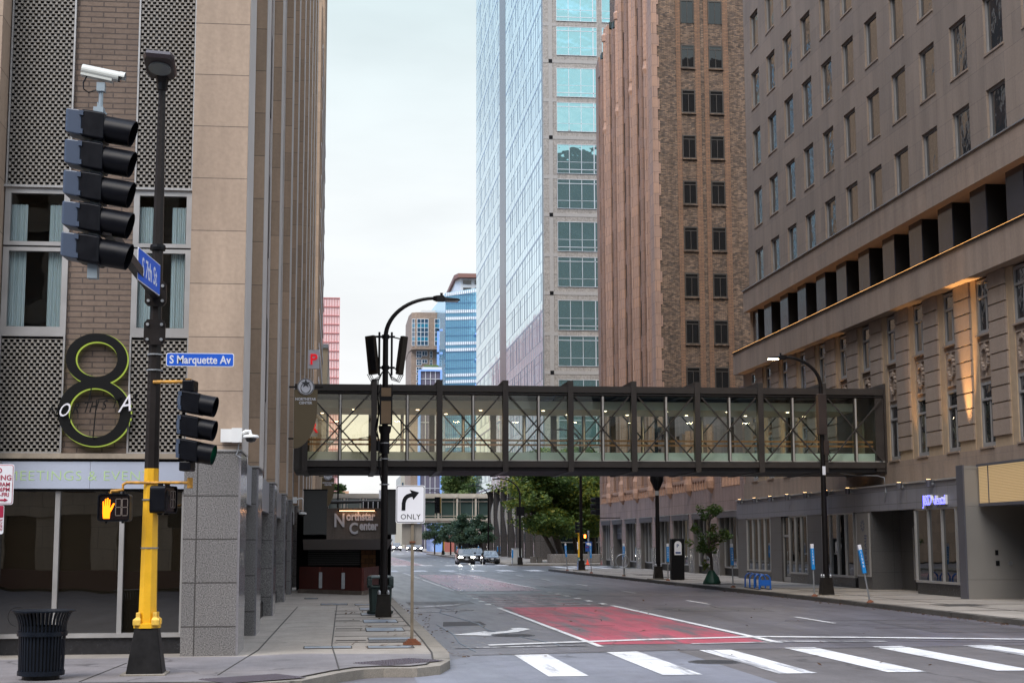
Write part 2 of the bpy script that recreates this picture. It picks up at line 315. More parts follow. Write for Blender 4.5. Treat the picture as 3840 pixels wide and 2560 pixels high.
# right sidewalk
RK = [(16.25, 18), (16.2, 44), (16.12, 52), (15.75, 65), (15.35, 80), (14.95, 95), (14.7, 106)]
slab('kerb_east', RK+[(17.2, 107.5), (40, 107.5), (40, 18)], -.05, .13, M_DKERB)
sheet('sidewalk_east', [(x+.18, y) for x, y in RK]+[(17.3, 107.3), (40, 107.3), (40, 18)], .137, M_WALK)
j = MB()
for y in range(24, 106, 4): j.bar((15.6, y, .142), (21, y, .142), .02, .006)
j.bar((18.4, 24, .142), (17.2, 106, .142), .02, .006)
for x, y in ((16.6, 66.4), (16.9, 86), (16.8, 80), (17.4, 35.2), (17.9, 32.4), (17.5, 43.5)): j.box(x, x+1.25, y-.7, y+.7, .139, .144)
j.build('sidewalk_joint_east', M_JOINT, kind='structure')
slab('far_kerb_east', [(14.8, 131), (15.6, 129.4), (70, 129.4), (70, 262), (17.6, 262), (15.2, 258)], -.05, .13, M_KERB)
sheet('far_sidewalk_east', [(15.1, 131), (15.8, 129.8), (70, 129.8), (70, 261.6), (17.6, 261.6), (15.5, 257.5)], .137, M_WALK)
slab('far_kerb_west', R4(-60, 1.9, 132, 262), -.05, .13, M_KERB)
slab('farther_kerb_east', [(18.5, 290), (20, 288), (90, 288), (90, 640), (20, 640)], -.05, .13, M_WALK)
slab('farther_kerb_west', R4(-60, 1.9, 290, 640), -.05, .13, M_WALK)
# bus lane
sheet('bus_lane', R4(5.16, 8.62, 30.15, 47.6), .006, M_RED)
sheet('bus_lane_worn', R4(5.05, 8.55, 63.2, 95.5), .009, M_PINK)
sheet('bus_lane_far', R4(4.4, 7.9, 134.5, 252), .009, M_PINK)
j = MB()
for k in range(8): y = 48.6+k*1.55; j.box(5.1, 8.5-(k % 3)*.5, y, y+.5, .003, .008)
j.build('bus_lane_stripe', roadmat('striped_red_paint', (.28, .13, .14), .3, (.42, .62, (.09, .085, .09)), rough=.4), kind='structure')
j = MB()
for k in range(6): y = 49.2+k*1.55; j.box(5.1+.2*(k % 2), 8.2, y, y+.22, .004, .0085)
j.build('bus_lane_stripe_white', M_WORNW, kind='structure')
j = MB()   # crossing bars
for k, (x, y1) in enumerate(((3.2, 27.55), (4.94, 28.05), (6.73, 28.35), (8.45, 28.6), (10.2, 28.7), (12, 28.7), (13.8, 28.5))):
    j.add([(x, 23.1, .011), (x+.61, 23.1, .011), (x+.61, y1+.06, .011), (x, y1, .011)], [(0, 1, 2, 3)])
for k in range(7):
    x = 1.3+k*2.02; j.box(x, x+1.05, 105.5, 110.3, .009, .013); 
for k in range(6):
    x = 2.9+k*2.2; j.box(x, x+1.1, 131.2, 135.0, .009, .013)
for k in range(9):
    x = 17.5+k*1.3; j.box(x, x+.7, 112, 125, .009, .013)
for k in range(6): x = 3.5+k*2.3; j.box(x, x+1.2, 258, 263, .009, .013)
# stop line, lane edges
for q in ([(3.0, 30.0), (4.3, 30.5), (6.54, 31.25), (8.9, 31.8), (8.9, 32.15), (6.5, 31.62), (4.2, 30.85), (3.0, 30.35)], [(8.9, 31.8), (11, 31.2), (14.6, 29.9), (14.6, 30.2), (11, 31.55), (8.9, 32.15)]):
    j.add([(x, y, .0155) for x, y in q], [tuple(range(len(q)))])
for x0, y0, x1, y1, w in ((5.0, 47.3, 5.1, 29.5, .13), (8.72, 48.2, 8.8, 30.1, .17), (4.92, 63.5, 4.5, 102.5, .14), (8.7, 66.5, 7.75, 106, .15), (4.85, 134.5, 4.4, 255, .14), (7.75, 134, 8.1, 255, .15), (4.9, 94.8, 8.2, 96.2, .3)):
    j.add([(x0-w/2, y0, .011), (x0+w/2, y0, .011), (x1+w/2, y1, .011), (x1-w/2, y1, .011)], [(0, 3, 2, 1)])
for x, y in ((8.66, 49.3), (8.6, 51.8), (8.62, 54.2), (8.6, 56.6), (8.6, 59), (8.55, 61), (4.95, 49.5), (4.98, 52.1), (5, 54.7), (5, 57.4), (5, 60.2)): j.box(x-.1, x+.1, y, y+.75, .006, .0105)
for k, (x, y) in enumerate(((12.2, 38.6), (11.98, 50.4), (11.72, 61.2), (11.5, 71.5), (11.2, 82), (11, 92), (10.9, 102), (11, 141), (11.1, 152), (11.2, 163), (11.3, 175), (11.5, 190), (11.8, 210), (12.1, 235))): j.box(x-.055, x+.055, y-1.6, y+1.6, .006, .0105)
# turn arrow
q = [(2.56, 33.71), (3.35, 33.25), (3.42, 33.75), (4.1, 34.55), (4.52, 35.6), (4.35, 36.2), (4.1, 36.1), (4.1, 35.6), (3.9, 34.95), (3.42, 34.4), (3.42, 34.95)]
j.add([(x, y, .011) for x, y in q], [tuple(range(len(q)))])
j.build('road_marking', M_WHITE, kind='structure')
j = MB()
for q in ([(2.3, 29.4), (3.9, 29.6), (4.9, 29.75), (4.9, 29.98), (3.9, 29.85), (2.3, 29.62)], [(7.0, 29.9), (9, 30.2), (9, 30.45), (7, 30.1)], [(8.9, 30.3), (11, 30), (11, 30.25), (8.9, 30.65)], [(2.0, 47), (3.8, 48.8), (4.3, 50.6), (3.6, 50), (2.2, 47.8)], [(1.9, 44), (4.2, 45.8), (4.2, 46.1), (1.9, 44.4)]):
    j.add([(x, y, .013) for x, y in q], [tuple(range(len(q)))])
j.build('worn_road_marking', M_WORNW, kind='structure')
j = MB(); s_ = [(3.2, 46.5), (3.0, 44.2), (3.3, 41), (3.55, 38.2), (3.5, 35.5), (3.8, 33.8), (4.2, 31.5), (4.4, 30)]
for a, c in zip(s_, s_[1:]): j.bar((*a, .006), (*c, .006), .045, .006)
s_ = [(2.5, 38), (2.6, 34), (2.5, 31), (2.6, 28.5)]
for a, c in zip(s_, s_[1:]): j.bar((*a, .006), (*c, .006), .03, .006)
j.build('crack_sealant', pm('blue_grey_sealant', (.14, .17, .2), .6, ns=9, na=.4), kind='structure')
sheet('asphalt_patch', [(2.6, 37.2), (3.7, 37.6), (3.7, 39.3), (2.75, 39.2)], .005, pm('fresh_asphalt', (.035, .034, .036), .7, ns=20, na=.3))
sheet('crossing_seam', [(2.45, 27.5), (6.3, 28.25), (17, 28.62), (17, 28.72), (6.3, 28.36), (2.45, 27.6)], .0125, M_JOINT)
# manhole covers
def manhole(x, y, r, label):
    t = empty('manhole_cover', label, 'manhole cover', (x, y, 0), group='manhole covers in the road')
    b = MB(); b.lathe([(r+.05, .002), (r+.05, .009), (r, .009), (r, .006)], n=28); b.build('ring', pm('cast_iron', (.09, .09, .095), .55, .5, ns=30, na=.4), t, local=True)
    b = MB(); b.lathe([(r-.015, .003), (r-.015, .008)], n=28)
    for k in range(-4, 5): b.box(-math.sqrt(max(0, r*r-(k*r/5)**2))*.93, math.sqrt(max(0, r*r-(k*r/5)**2))*.93, k*r/5-.012, k*r/5+.012, .0085, .012)
    b.build('lid', MATS['cast_iron'], t, local=True)
manhole(3.86, 33.34, .42, 'round iron manhole cover on the asphalt beside the white turn arrow')
manhole(6.34, 25.5, .4, 'round iron manhole cover between two white crosswalk bars')
# vault covers in the left sidewalk
M_PLATE = pm('blue_grey_steel_plate', (.30, .34, .40), .38, .7, ns=5, na=.18)
M_GRATE = pm('grating_steel', (.11, .11, .12), .5, .6)
for k, (x0, x1, y0, y1, lab) in enumerate(((-.53, .33, 27.7, 28.25, 'long steel vault plate set across the pavement joint nearest the corner'), (.6, 1.43, 27.6, 28.2, 'steel vault plate just in front of the rusty sign post base'),
        (.66, 1.5, 29.95, 30.6, 'steel vault plate with a grating strip behind the rusty sign post base'), (.68, 1.5, 32.8, 34.1, 'steel vault plate with red leaves, second behind the sign post'), (.69, 1.5, 36.3, 37.7, 'steel vault plate just in front of the lamp post base'),
        (.7, 1.45, 39.95, 41.3, 'steel vault plate beside the green litter bin base'), (.71, 1.4, 43.1, 44.5, 'steel vault plate behind the green litter bin'), (.62, 1.4, 46.5, 47.2, 'narrow steel vault plate farther behind the green litter bin'), (-.4, .41, 46.9, 47.8, 'steel vault plate across the end of the ragged pavement joint'), (-.98, -.54, 52, 52.6, 'small pale vault plate near the red ramp wall'))):
    t = empty('vault_cover', lab, 'vault cover', (x0, y0, .142), group='steel vault covers in the left sidewalk')
    b = MB(); b.box(x0+.02, x1-.02, y0+.02, y1-.02, .144, .153); b.build('plate', M_PLATE, t)
    b = MB()
    for a in ((x0, x0+.018, y0, y1), (x1-.018, x1, y0, y1), (x0+.018, x1-.018, y0, y0+.018), (x0+.018, x1-.018, y1-.018, y1)): b.box(*a, .144, .156)
    b.build('frame', M_JOINT, t)
    if k == 2:
        b = MB()
        for i in range(28): b.box(.66+i*.03, .675+i*.03, 29.2, 29.93, .144, .152)
        b.box(.66, 1.5, 29.2, 29.22, .144, .152); b.box(.66, 1.5, 29.915, 29.93, .144, .152); b.build('grating', M_GRATE, t)
for x, y, rz, lab in ((1.02, 24.42, .75, 'tactile warning pad on the corner ramp beside the rounded kerb'), (-1.1, 21.75, .6, 'tactile warning pad at the bottom edge near the yellow signal pole')):
    t = empty('tactile_pad', lab, 'tactile pad', (x, y, .147), rz, 'tactile pads on the corner')
    b = MB(); b.box(-.62, .62, -.38, .38, .002, .008); b.build('plate', pm('purple_grey_iron', (.13, .11, .125), .6, .2), t, local=True)
    b = MB()
    for i in range(20):
        for k in range(12): b.obox((-.585+i*.0616, -.345+k*.0627, .011), (.028, .028, .008))
    b.build('domes', MATS['purple_grey_iron'], t, local=True)
# ------------------------------------------------------------ left corner building
M_SAND = wallmat('sandstone_cladding', (.42, .30, .205), (.335, .245, .17), (.15, .12, .09), .47, .92, .008, 0, .75, .22, .06, .3, 14, shift=(.07, .05))
M_SANDL = wallmat('pale_sandstone_cladding', (.44, .335, .25), (.36, .27, .20), (.17, .13, .10), 1.5, .92, .008, 0, .75, .25, .06, .3, 14, shift=(.07, .05))
M_GRAN = wallmat('grey_granite', (.175, .165, .158), (.15, .143, .138), (.05, .045, .042), 2, .72, .012, 0, .45, .1, .75, .2, 55, shift=(.3, .1), spec=.5)
M_POL = pm('polished_granite_edge', (.22, .21, .22), .12, .0, .8, ns=20, na=.2)
M_TBRICK = wallmat('brown_roman_brick', (.19, .14, .108), (.16, .118, .093), (.09, .07, .06), .42, .098, .012, .5, .8, .12, .08, .6, 20)
M_LATT = pm('glazed_screen_block', (.29, .27, .24), .5, ns=9, na=.18)
M_LATTB = pm('screen_backing', (.012, .012, .018), .8)
M_GRILL = wallmat('brown_tile_infill', (.16, .11, .095), (.13, .095, .08), (.06, .045, .04), .3, .16, .012, .5, .7, .15, .1, .3, 20)
cb = empty('corner_building', 'tan stone and grey granite corner building with honeycomb block screens', 'building', (-2.5, 26.2, .14))
ZT = 50
def pil(x0, x1, y0, y1, mat=M_SAND, first=False):
    g = MB(); g.box(x0, x1-.05, y0, y1, .14, 3.53); g.build('granite_base', M_GRAN, cb)
    g = MB(); g.box(x1-.05, x1-.012, y0+.006, y1-.006, .14, 3.50); g.build('polished_edge', M_POL, cb)
    g = MB(); g.box(x0+.01, x1-.012, y0+.03, y1, 3.56, ZT)
    g.build('pilaster', mat, cb)
    g = MB(); g.box(x1-.012, x1, y0+.05, y1, 3.56, ZT); g.build('pale_return', pm('pale_stone_return', (.46, .43, .40), .6, ns=.9, na=.12), cb)
    g = MB(); g.box(x0-.005, x1, y0-.01, y1, 3.53, 3.56); g.build('joint_flashing', M_ALU, cb)
pil(-2.52, -1.57, 26.2, 28.0, M_SANDL)
PY_ = [31.8, 40.3, 49.5, 56.6, 65.5, 74.5, 83.5, 92.5, 101.5]
for y in PY_: pil(-2.5, -1.55, y, y+1.75)
g = MB(); g.box(-2.52, -1.82, 28.0, 103.8, 3.3, ZT-.5); g.box(-40, -2.52, 29.2, 103.8, 3.3, ZT-.5); g.build('wall_core', M_GRILL, cb)
g = MB(); g.box(-40, -2.0, 27.6, 103.8, .14, 3.3); g.build('ground_floor_core', M_DARKIN, cb)
ys = [28.0]+[v for y in PY_ for v in (y, y+1.75)]
for i in range(0, len(ys), 2):
    y0 = ys[i]; y1 = ys[i+1] if i+1 < len(ys) else 103.6
    f = MB()
    for a in (y1-.47,):   # stone returns and metal window strips in each recess
        f.box(-1.82, -1.78, a, a+.45, 3.6, ZT-1)
    f.build('recess_frame', pm('grey_stone_trim', (.50, .47, .44), .7, ns=5, na=.12), cb)
    f = MB()
    for k in range(14): f.box(-1.82, -1.80, y0+.3, y1-.5, 5.6+3.75*k, 7.75+3.75*k)
    f.build('window_grille', pm('brown_window_grille', (.05, .042, .04), .6, ns=5, na=.2), cb)
    f = MB(); f.box(-1.95, -1.70, y0+.02, y1-.02, 2.75, 3.52); f.build('shop_fascia', pm('pale_grey_metal', (.34, .35, .38), .35, .3, ns=2, na=.06), cb)
    f = MB(); f.box(-2.0, -1.93, y0+.02, y1-.02, .5, 2.75); f.build('shop_window', M_SHOP, cb)
    f = MB(); f.box(-2.0, -1.8, y0+.02, y1-.02, .14, .5); f.build('shop_plinth', M_BLACK, cb)
# facade facing the crossing
FY = 26.9
def front_bay(dx, full=True):
    bx = [(-3.57+dx, -2.56+dx), (-5.76+dx, -4.66+dx)]
    b = MB(); b.box(-4.66+dx, -3.57+dx, FY+.02, FY+.5, 3.52, 14 if full else 14); b.build('brick_panel', M_TBRICK, cb)
    for x0, x1 in bx:
        for z0, z1 in ((3.52, 5.56), (8.16, 11.9), (12.0, 14)):
            s = MB(); pt, rz = .0985, .0585
            n = int((x1-x0-.08)/pt); m = int((z1-z0-.06)/rz)
            ox = (x1-x0-n*pt)/2
            for r in range(m+1): s.box(x0+.035, x1-.035, FY-.035, FY+.045, z0+.03+r*rz-.0045, z0+.03+r*rz+.0045)
            for r in range(m):
                for c in range(n+1):
                    xx = x0+ox+c*pt+(pt/2 if r % 2 else 0)-.018
                    if xx < x0+.03 or xx+.036 > x1-.03: continue
                    s.box(xx, xx+.036, FY-.028, FY+.04, z0+.03+r*rz+.0045, z0+.03+(r+1)*rz-.0045)
            o = s.build('block_screen', M_LATT, cb)
            s = MB(); s.box(x0, x0+.03, FY-.05, FY+.05, z0, z1); s.box(x1-.03, x1, FY-.05, FY+.05, z0, z1); s.box(x0+.03, x1-.03, FY-.05, FY+.05, z1-.03, z1); s.box(x0+.03, x1-.03, FY-.05, FY+.05, z0, z0+.022)
            s.build('screen_frame', M_ALU, cb)
            s = MB(); s.box(x0, x1, FY+.18, FY+.4, z0, z1); s.build('screen_backing', M_LATTB, cb)
        w = MB()
        for z in (5.56, 5.63, 7.02, 7.12, 8.04):
            w.box(x0, x1, FY-.03, FY+.06, z, z+(.07 if z != 8.04 else .12))
        w.box(x0, x0+.1, FY-.03, FY+.06, 5.7, 7.02); w.box(x1-.1, x1, FY-.03, FY+.06, 5.7, 7.02)
        w.box(x0, x0+.1, FY-.03, FY+.06, 7.19, 8.04); w.box(x1-.1, x1, FY-.03, FY+.06, 7.19, 8.04)
        w.box(x0-.03, x1+.03, FY-.08, FY-.03, 8.14, 8.18)
        win = w.build('window', M_ALU, cb)
        p = MB(); p.box(x0+.1, x1-.1, FY+.02, FY+.03, 5.7, 7.02); p.box(x0+.1, x1-.1, FY+.02, FY+.03, 7.19, 8.04); o = p.build('pane', clear_glass('window_glass', (.93, .95, .95), 1.5), win)
        q = MB(); q.box(x0-.02, x1+.02, FY+1.5, FY+1.6, 5.3, 8.3); q.box(x0-.05, x0-.02, FY+.1, FY+1.6, 5.3, 8.3); q.box(x1+.02, x1+.05, FY+.1, FY+1.6, 5.3, 8.3); q.box(x0-.02, x1+.02, FY+.1, FY+1.5, 8.2, 8.3); q.box(x0-.02, x1+.02, FY+.1, FY+1.5, 5.3, 5.4)
        q.build('room', pm('room_wall', (.035, .04, .045), .9), win)
        for a, c in ((x0+.1, x0+.1+.27), (x1-.1-.25, x1-.1)):
            cu = MB(); n = 26
            for zz0, zz1 in ((5.66, 7.04), (7.16, 7.86)):
                R0 = [(a+(c-a)*i/n, FY+.09+.03*math.sin(i*1.55)+.01*math.sin(i*.7), zz0) for i in range(n+1)]
                cu.rings([R0, [(x, y, zz1) for x, y, z in R0]], cap=False, closed=False)
            cu.build('curtain', pm('pale_blue_curtain', (.62, .70, .72), .8), win, smooth=True)
front_bay(0)
pcol = MB(); pcol.box(-6.75, -5.78, 26.2, 27.1, 3.56, ZT); pcol.build('pilaster', M_SANDL, cb)
pcol = MB(); pcol.box(-6.75, -5.78, 26.2, 27.1, .14, 3.53); pcol.build('granite_base', M_GRAN, cb)
pcol = MB(); pcol.box(-40, -6.75, 26.9, 27.4, .14, ZT); pcol.build('side_wall', M_SAND, cb)
pcol = MB(); pcol.box(-6.7, -2.52, FY-.1, FY+.3, 3.43, 3.52); pcol.build('stone_ledge', pm('stained_stone_ledge', (.3, .25, .19), .8, ns=4, na=.3), cb)
pcol = MB(); pcol.box(-5.8, -2.52, FY+1.7, FY+1.9, 3.0, ZT); pcol.box(-5.8, -2.52, FY+.5, FY+1.7, 3.0, 3.5); pcol.box(-5.8, -2.52, FY, FY+1.7, 14, ZT); pcol.build('wall_core', M_DARKIN, cb)
# storefront
st = MB(); st.box(-5.8, -2.54, FY+.1, FY+.12, .47, 2.93); st.build('shop_window', mirror_glass('tinted_shop_glass', (.010, .0085, .006), 0, .008, 1.72, (.35, .05, .12), 1.0), cb)
st = MB()
for x in (-5.76, -4.70, -3.62, -2.58): st.box(x-.04, x+.04, FY+.03, FY+.1, .49, 2.88)
st.box(-5.8, -2.54, FY-.05, FY+.1, .42, .49); st.build('shop_window_frame', M_ALU, cb)
st = MB(); st.box(-5.8, -2.54, FY+.0, FY+.3, .14, .42); st.build('black_plinth', pm('black_granite_plinth', (.02, .02, .022), .25, ns=12, na=.4), cb)
st = MB(); st.box(-5.8, -2.54, FY-.01, FY+.3, 2.88, 2.92); st.box(-5.8, -2.54, FY-.03, FY+.3, 3.38, 3.43); st.build('dark_trim', M_BLACK, cb)
# signs on it
t = empty('fascia_sign', 'pale blue grey fascia sign reading meetings and events in faint green letters', 'sign', (-4.2, FY, 2.92))
b = MB(); b.box(-5.79, -4.165, FY-.06, FY-.02, 2.92, 3.38); b.box(-4.16, -2.56, FY-.06, FY-.02, 2.92, 3.38); b.build('panel', pm('pale_blue_panel', (.40, .44, .53), .45, ns=1.5, na=.05), t)
text('MEETINGS & EVENTS', .235, (-5.55, FY-.061, 3.06), (1, 0, 0), (0, 0, 1), .003, -.004, spacing=1.06, sx=1.11).build('lettering', pm('faint_green_letter', (.44, .62, .26), .5), t)
t = empty('neon_number_sign', 'big black figure eight sign with green halo and slanted letters on the brown brick', 'sign', (-4.12, FY-.15, 4.4))
b = MB(); GC = (-4.12, FY-.17)
E8 = lambda x, y: AY(FY-.2, x/2.851, 1200+y/2.851)
def eight(b, y0, y1, grow=0):
    n = 56
    for (cx, cz, Ro, Zo, Ri, Zi, dy) in ((1026, 412, 328, 275, 227, 190, .006), (1001, 985, 389, 357, 278, 265, 0)):
        q = lambda rx, rz, k: E8(cx+(rx)*math.cos(2*math.pi*k/n), cz-(rz)*math.sin(2*math.pi*k/n))
        g = grow/.0016
        o = [q(Ro+g, Zo+g, k) for k in range(n)]; i_ = [q(Ri-g, Zi-g, k) for k in range(n)]
        for k in range(n):
            k2 = (k+1) % n
            b.add([(o[k].x, y0+dy, o[k].z), (o[k2].x, y0+dy, o[k2].z), (i_[k2].x, y0+dy, i_[k2].z), (i_[k].x, y0+dy, i_[k].z), (o[k].x, y1, o[k].z), (o[k2].x, y1, o[k2].z), (i_[k2].x, y1, i_[k2].z), (i_[k].x, y1, i_[k].z)],
                  [(0, 3, 2, 1), (4, 5, 6, 7), (0, 1, 5, 4), (3, 7, 6, 2)])
eight(b, GC[1], GC[1]+.08); b.build('figure', pm('black_sign_metal', (.006, .006, .006), .5), t)
b = MB(); eight(b, FY-.022, FY-.016, .014); b.build('halo_tube', emit('green_halo', (.7, .9, .15), .22), t)
up = Vector((.26, 0, .965)); rt = Vector((.99, 0, .14))
def letters(lst, name_, m):
    b = MB()
    for ch, x, y, hh in lst:
        p = E8(x, y); q = text(ch, hh/2.851*.00467/.69, (p.x, FY-.21, p.z), rt, up, .008, .0, sx=.72); b.add(q.v, q.f)
    return b
b = letters((('N', 500, 1045, 125), ('R', 762, 1005, 118), ('T', 872, 993, 118), ('H', 945, 985, 118), ('S', 1078, 962, 108), ('T', 1180, 945, 110), ('R', 1400, 885, 100)), '', None)
for a, c in (((978, 720), (950, 860)), ((1035, 850), (995, 1255)), ((760, 960), (745, 1110)), ((1045, 850), (1300, 815))):
    a, c = E8(*a), E8(*c); b.bar((a.x, FY-.2, a.z), (c.x, FY-.2, c.z), .018)
b.build('black_letter', MATS['black_sign_metal'], t)
b = letters((('O', 612, 1035, 140), ('A', 1262, 985, 190)), '', None); b.build('white_letter', pm('white_letter_face', (.75, .73, .77), .4), t)
# little ceiling spot seen shining in the top screen
# dome camera on the corner pillar
t = empty('dome_camera', 'white dome security camera on a wall box at the granite top of the corner pillar', 'security camera', (-1.8, 26.1, 3.8))
b = MB(); b.box(-1.93, -1.74, 26.13, 26.19, 3.68, 3.90); b.box(-1.74, -1.57, 26.02, 26.2, 3.67, 3.91); b.build('wall_box', pm('white_plastic', (.72, .72, .70), .4), t)
b = MB(); b.tube([(-1.6, 26.06, 3.80), (-1.5, 26.05, 3.86), (-1.44, 26.05, 3.86), (-1.42, 26.05, 3.78)], .03, 10); b.lathe([(.13, 0), (.135, .02), (.12, .045), (.03, .06)], (-1.42, 26.05, 3.745), 24); b.build('housing', MATS['white_plastic'], t, smooth=True)
b = MB(); b.lathe([(.02, -.075), (.07, -.06), (.09, -.03), (.1, 0)], (-1.42, 26.05, 3.745), 20); b.build('dome', mirror_glass('smoked_dome', (.01, .01, .012), 0, .05), t, smooth=True)
b = MB(); b.tube([(-1.62, 26.1, 3.67), (-1.63, 26.1, 3.55), (-1.66, 26.1, 3.46), (-1.6, 26.1, 3.42), (-1.56, 26.1, 3.42)], .012, 8); b.build('conduit', M_STEEL, t, smooth=True)
# far arm camera on a pilaster before the parking canopy
t = empty('dome_camera', 'white dome camera hanging from a bent arm on the last granite pilaster', 'security camera', (-1.5, 56.5, 3.4))
b = MB(); b.box(-1.53, -1.38, 56.42, 56.58, 3.42, 3.64); b.tube([(-1.38, 56.5, 3.56), (-1.22, 56.5, 3.6), (-1.17, 56.5, 3.56), (-1.17, 56.5, 3.1)], .03, 8); b.lathe([(.14, 0), (.14, .06), (.03, .08)], (-1.17, 56.5, 3.02), 16); b.build('housing', MATS['white_plastic'], t)
b = MB(); b.lathe([(.03, -.07), (.1, -.03), (.11, 0)], (-1.17, 56.5, 3.02), 16); b.build('dome', MATS['smoked_dome'], t, smooth=True)
# blade banners and parking sign on the street face
M_BAN = pm('bronze_banner', (.17, .13, .075), .4, .4, ns=.7, na=.12)
def banner(y, x0, ztop, s, label):
    t = empty('banner_sign', label, 'banner sign', (x0, y, ztop-3*s), group='curved building banners')
    w = .82*s
    P = [(x0, y, ztop-2.1*s)]+[(x0+w*(.02+.98*math.sin(math.pi/2*(k/10))**1.0), y, ztop-2.1*s+(1-math.cos(math.pi/2*k/10))*1.45*s) for k in range(1, 11)]+[(x0+w*1.02, y, ztop), (x0, y, ztop)]
    b = MB(); b.prism(P, (0, .05, 0)); b.build('panel', M_BAN, t)
    b = MB(); b.box(x0-.2*s, x0+w*1.25, y-.01, y+.03, ztop+.06*s, ztop+.12*s); b.box(x0-.2*s, x0, y, y+.03, ztop-1.78*s, ztop-1.72*s); b.build('bracket', M_BROWN, t)
    c = (x0+w*.5, y-.04, ztop+.1*s); R = .3*s
    b = MB(); b.prism([(c[0]+R*math.cos(2*math.pi*k/36), c[1], c[2]+R*math.sin(2*math.pi*k/36)) for k in range(36)], (0, .06, 0)); b.build('logo_disc', M_WHITEP, t)
    b = MB(); b.torus((c[0], c[1]-.004, c[2]), R*.93, .012*s, 'y', 36, 6)
    for sg in (-1, 1):
        pts = [(c[0]+sg*.12*s+.2*s*math.cos(a)*math.cos(.8*sg)-.3*s*math.sin(a)*math.sin(.8*sg)*.6, c[1]-.005, c[2]-.05*s+.2*s*math.cos(a)*math.sin(.8*sg)+.3*s*math.sin(a)*math.cos(.8*sg)*.6) for a in [2*math.pi*k/24 for k in range(25)]]
        pts = [(c[0]+.9*(p[0]-c[0]-sg*.12*s), p[1], c[2]+.95*(p[2]-c[2])) for p in pts]
        b.tube(pts, .008*s, 5)
    st_ = []
    for k in range(10): rr = .17*s if k % 2 == 0 else .07*s; a = math.pi/2+k*math.pi/5; st_.append((c[0]+rr*math.cos(a), c[1]-.012, c[2]+.11*s+rr*math.sin(a)))
    b.prism(st_, (0, .008, 0)); b.build('logo_mark', pm('dark_logo', (.06, .06, .062), .5), t)
    b = MB()
    for i, wd in enumerate(('NORTHSTAR', 'CENTER')): q = text(wd, .125*s, (x0+w*.5, y-.012, ztop-(.38+.135*i)*s), (1, 0, 0), (0, 0, 1), .008, .004, 'CENTER'); b.add(q.v, q.f)
    b.build('lettering', M_WHITEP, t)
p = AY(50.5, 1103, 1460); banner(50.5, p.x, p.z, .92, 'bronze curved banner with round star logo hung at the left end of the near skyway')
p = AY(74, 1207, 1798); banner(74, p.x, p.z+.1, .72, 'smaller bronze curved banner with star logo seen under the skyway, farther along the facade')
t = empty('parking_sign', 'white blade sign boxes with red raised P above and R below, on the left facade', 'sign', (-1.3, 70, 5))
for ch, (px, py, px1, py1) in (('P', (1155, 1312, 1197, 1382)), ('R', (1160, 1568, 1190, 1636))):
    a = AY(70, px, py); c = AY(70, px1, py1)
    b = MB(); b.box(a.x, c.x, 69.9, 70.1, c.z, a.z); bx_ = b.build('sign_box', M_WHITEP, t)
    h = (a.z-c.z)
    text(ch, h*.8, ((a.x+c.x)/2, 69.895, c.z+.22*h), (1, 0, 0), (0, 0, 1), .03, .012, 'CENTER').build('red_letter', emit('red_letter', (.8, .01, .02), .25, (.6, .01, .02)), bx_)
b = MB(); b.box(-1.6, -1.2, 69.97, 70.03, 5.6, 5.7); b.box(-1.6, -1.2, 69.97, 70.03, 9.1, 9.2); b.build('bracket', M_BROWN, t)
# ------------------------------------------------------------ parking entrance under the skyway
pk = empty('parking_entrance', 'concrete parking ramp entrance with dark side boxes and red steel ramp wall, under the skyway', 'parking entrance', (0, 58.5, .14))
M_CONCF = wallmat('stained_concrete', (.19, .155, .13), (.175, .145, .12), (.1, .08, .07), 4, 3, .004, 0, .85, .35, .1, .2, 18)
b = MB(); b.box(-.31, 2.0, 58.9, 59.5, 2.12, 3.29); b.build('fascia', M_CONCF, pk)
b = MB(); b.box(-1.17, -.31, 58.3, 60.5, 2.3, 3.94); b.build('side_box', pm('olive_grey_metal', (.05, .05, .046), .5, ns=1.2, na=.12), pk); b = MB(); b.box(-1.2, -.29, 58.27, 60.55, 3.94, 3.99); b.build('box_cap', M_BLACK, pk)
b = MB(); b.box(1.98, 2.3, 58.3, 60.5, 2.3, 3.94); b.build('side_box', MATS['olive_grey_metal'], pk); b = MB(); b.box(1.95, 2.33, 58.27, 60.55, 3.94, 3.99); b.build('box_cap', M_BLACK, pk)
b = MB(); b.add([(-1.2, 59.0, 2.12), (2.2, 59.0, 2.12), (2.05, 60.2, 1.72), (-1.2, 60.2, 1.72), (-1.2, 62.5, 2.12), (2.2, 62.5, 2.12), (2.05, 62.5, 1.72), (-1.2, 62.5, 1.72)], [(0, 1, 2, 3), (3, 2, 6, 7), (1, 5, 6, 2), (0, 3, 7, 4)]); b.build('canopy_soffit', pm('grey_soffit', (.5, .49, .48), .8), pk)
b = MB(); b.box(-1.5, 2.25, 62.0, 62.1, .14, 3.2)
b.build('dark_back', M_DARKIN, pk)
b = MB()
for k in range(8): b.box(-1.04, 1.0, 61.5, 61.6, 1.12+k*.075, 1.155+k*.075)
b.build('louvre', pm('louvre_metal', (.09, .09, .09), .5), pk)
b = MB(); b.box(1.04, 1.62, 61.4, 61.9, .14, 1.75); b.build('brick_pier', wallmat('orange_stone_block', (.26, .13, .055), (.17, .085, .04), (.08, .05, .03), .3, .17, .012, .5, .8, .2, .15, .4), pk)
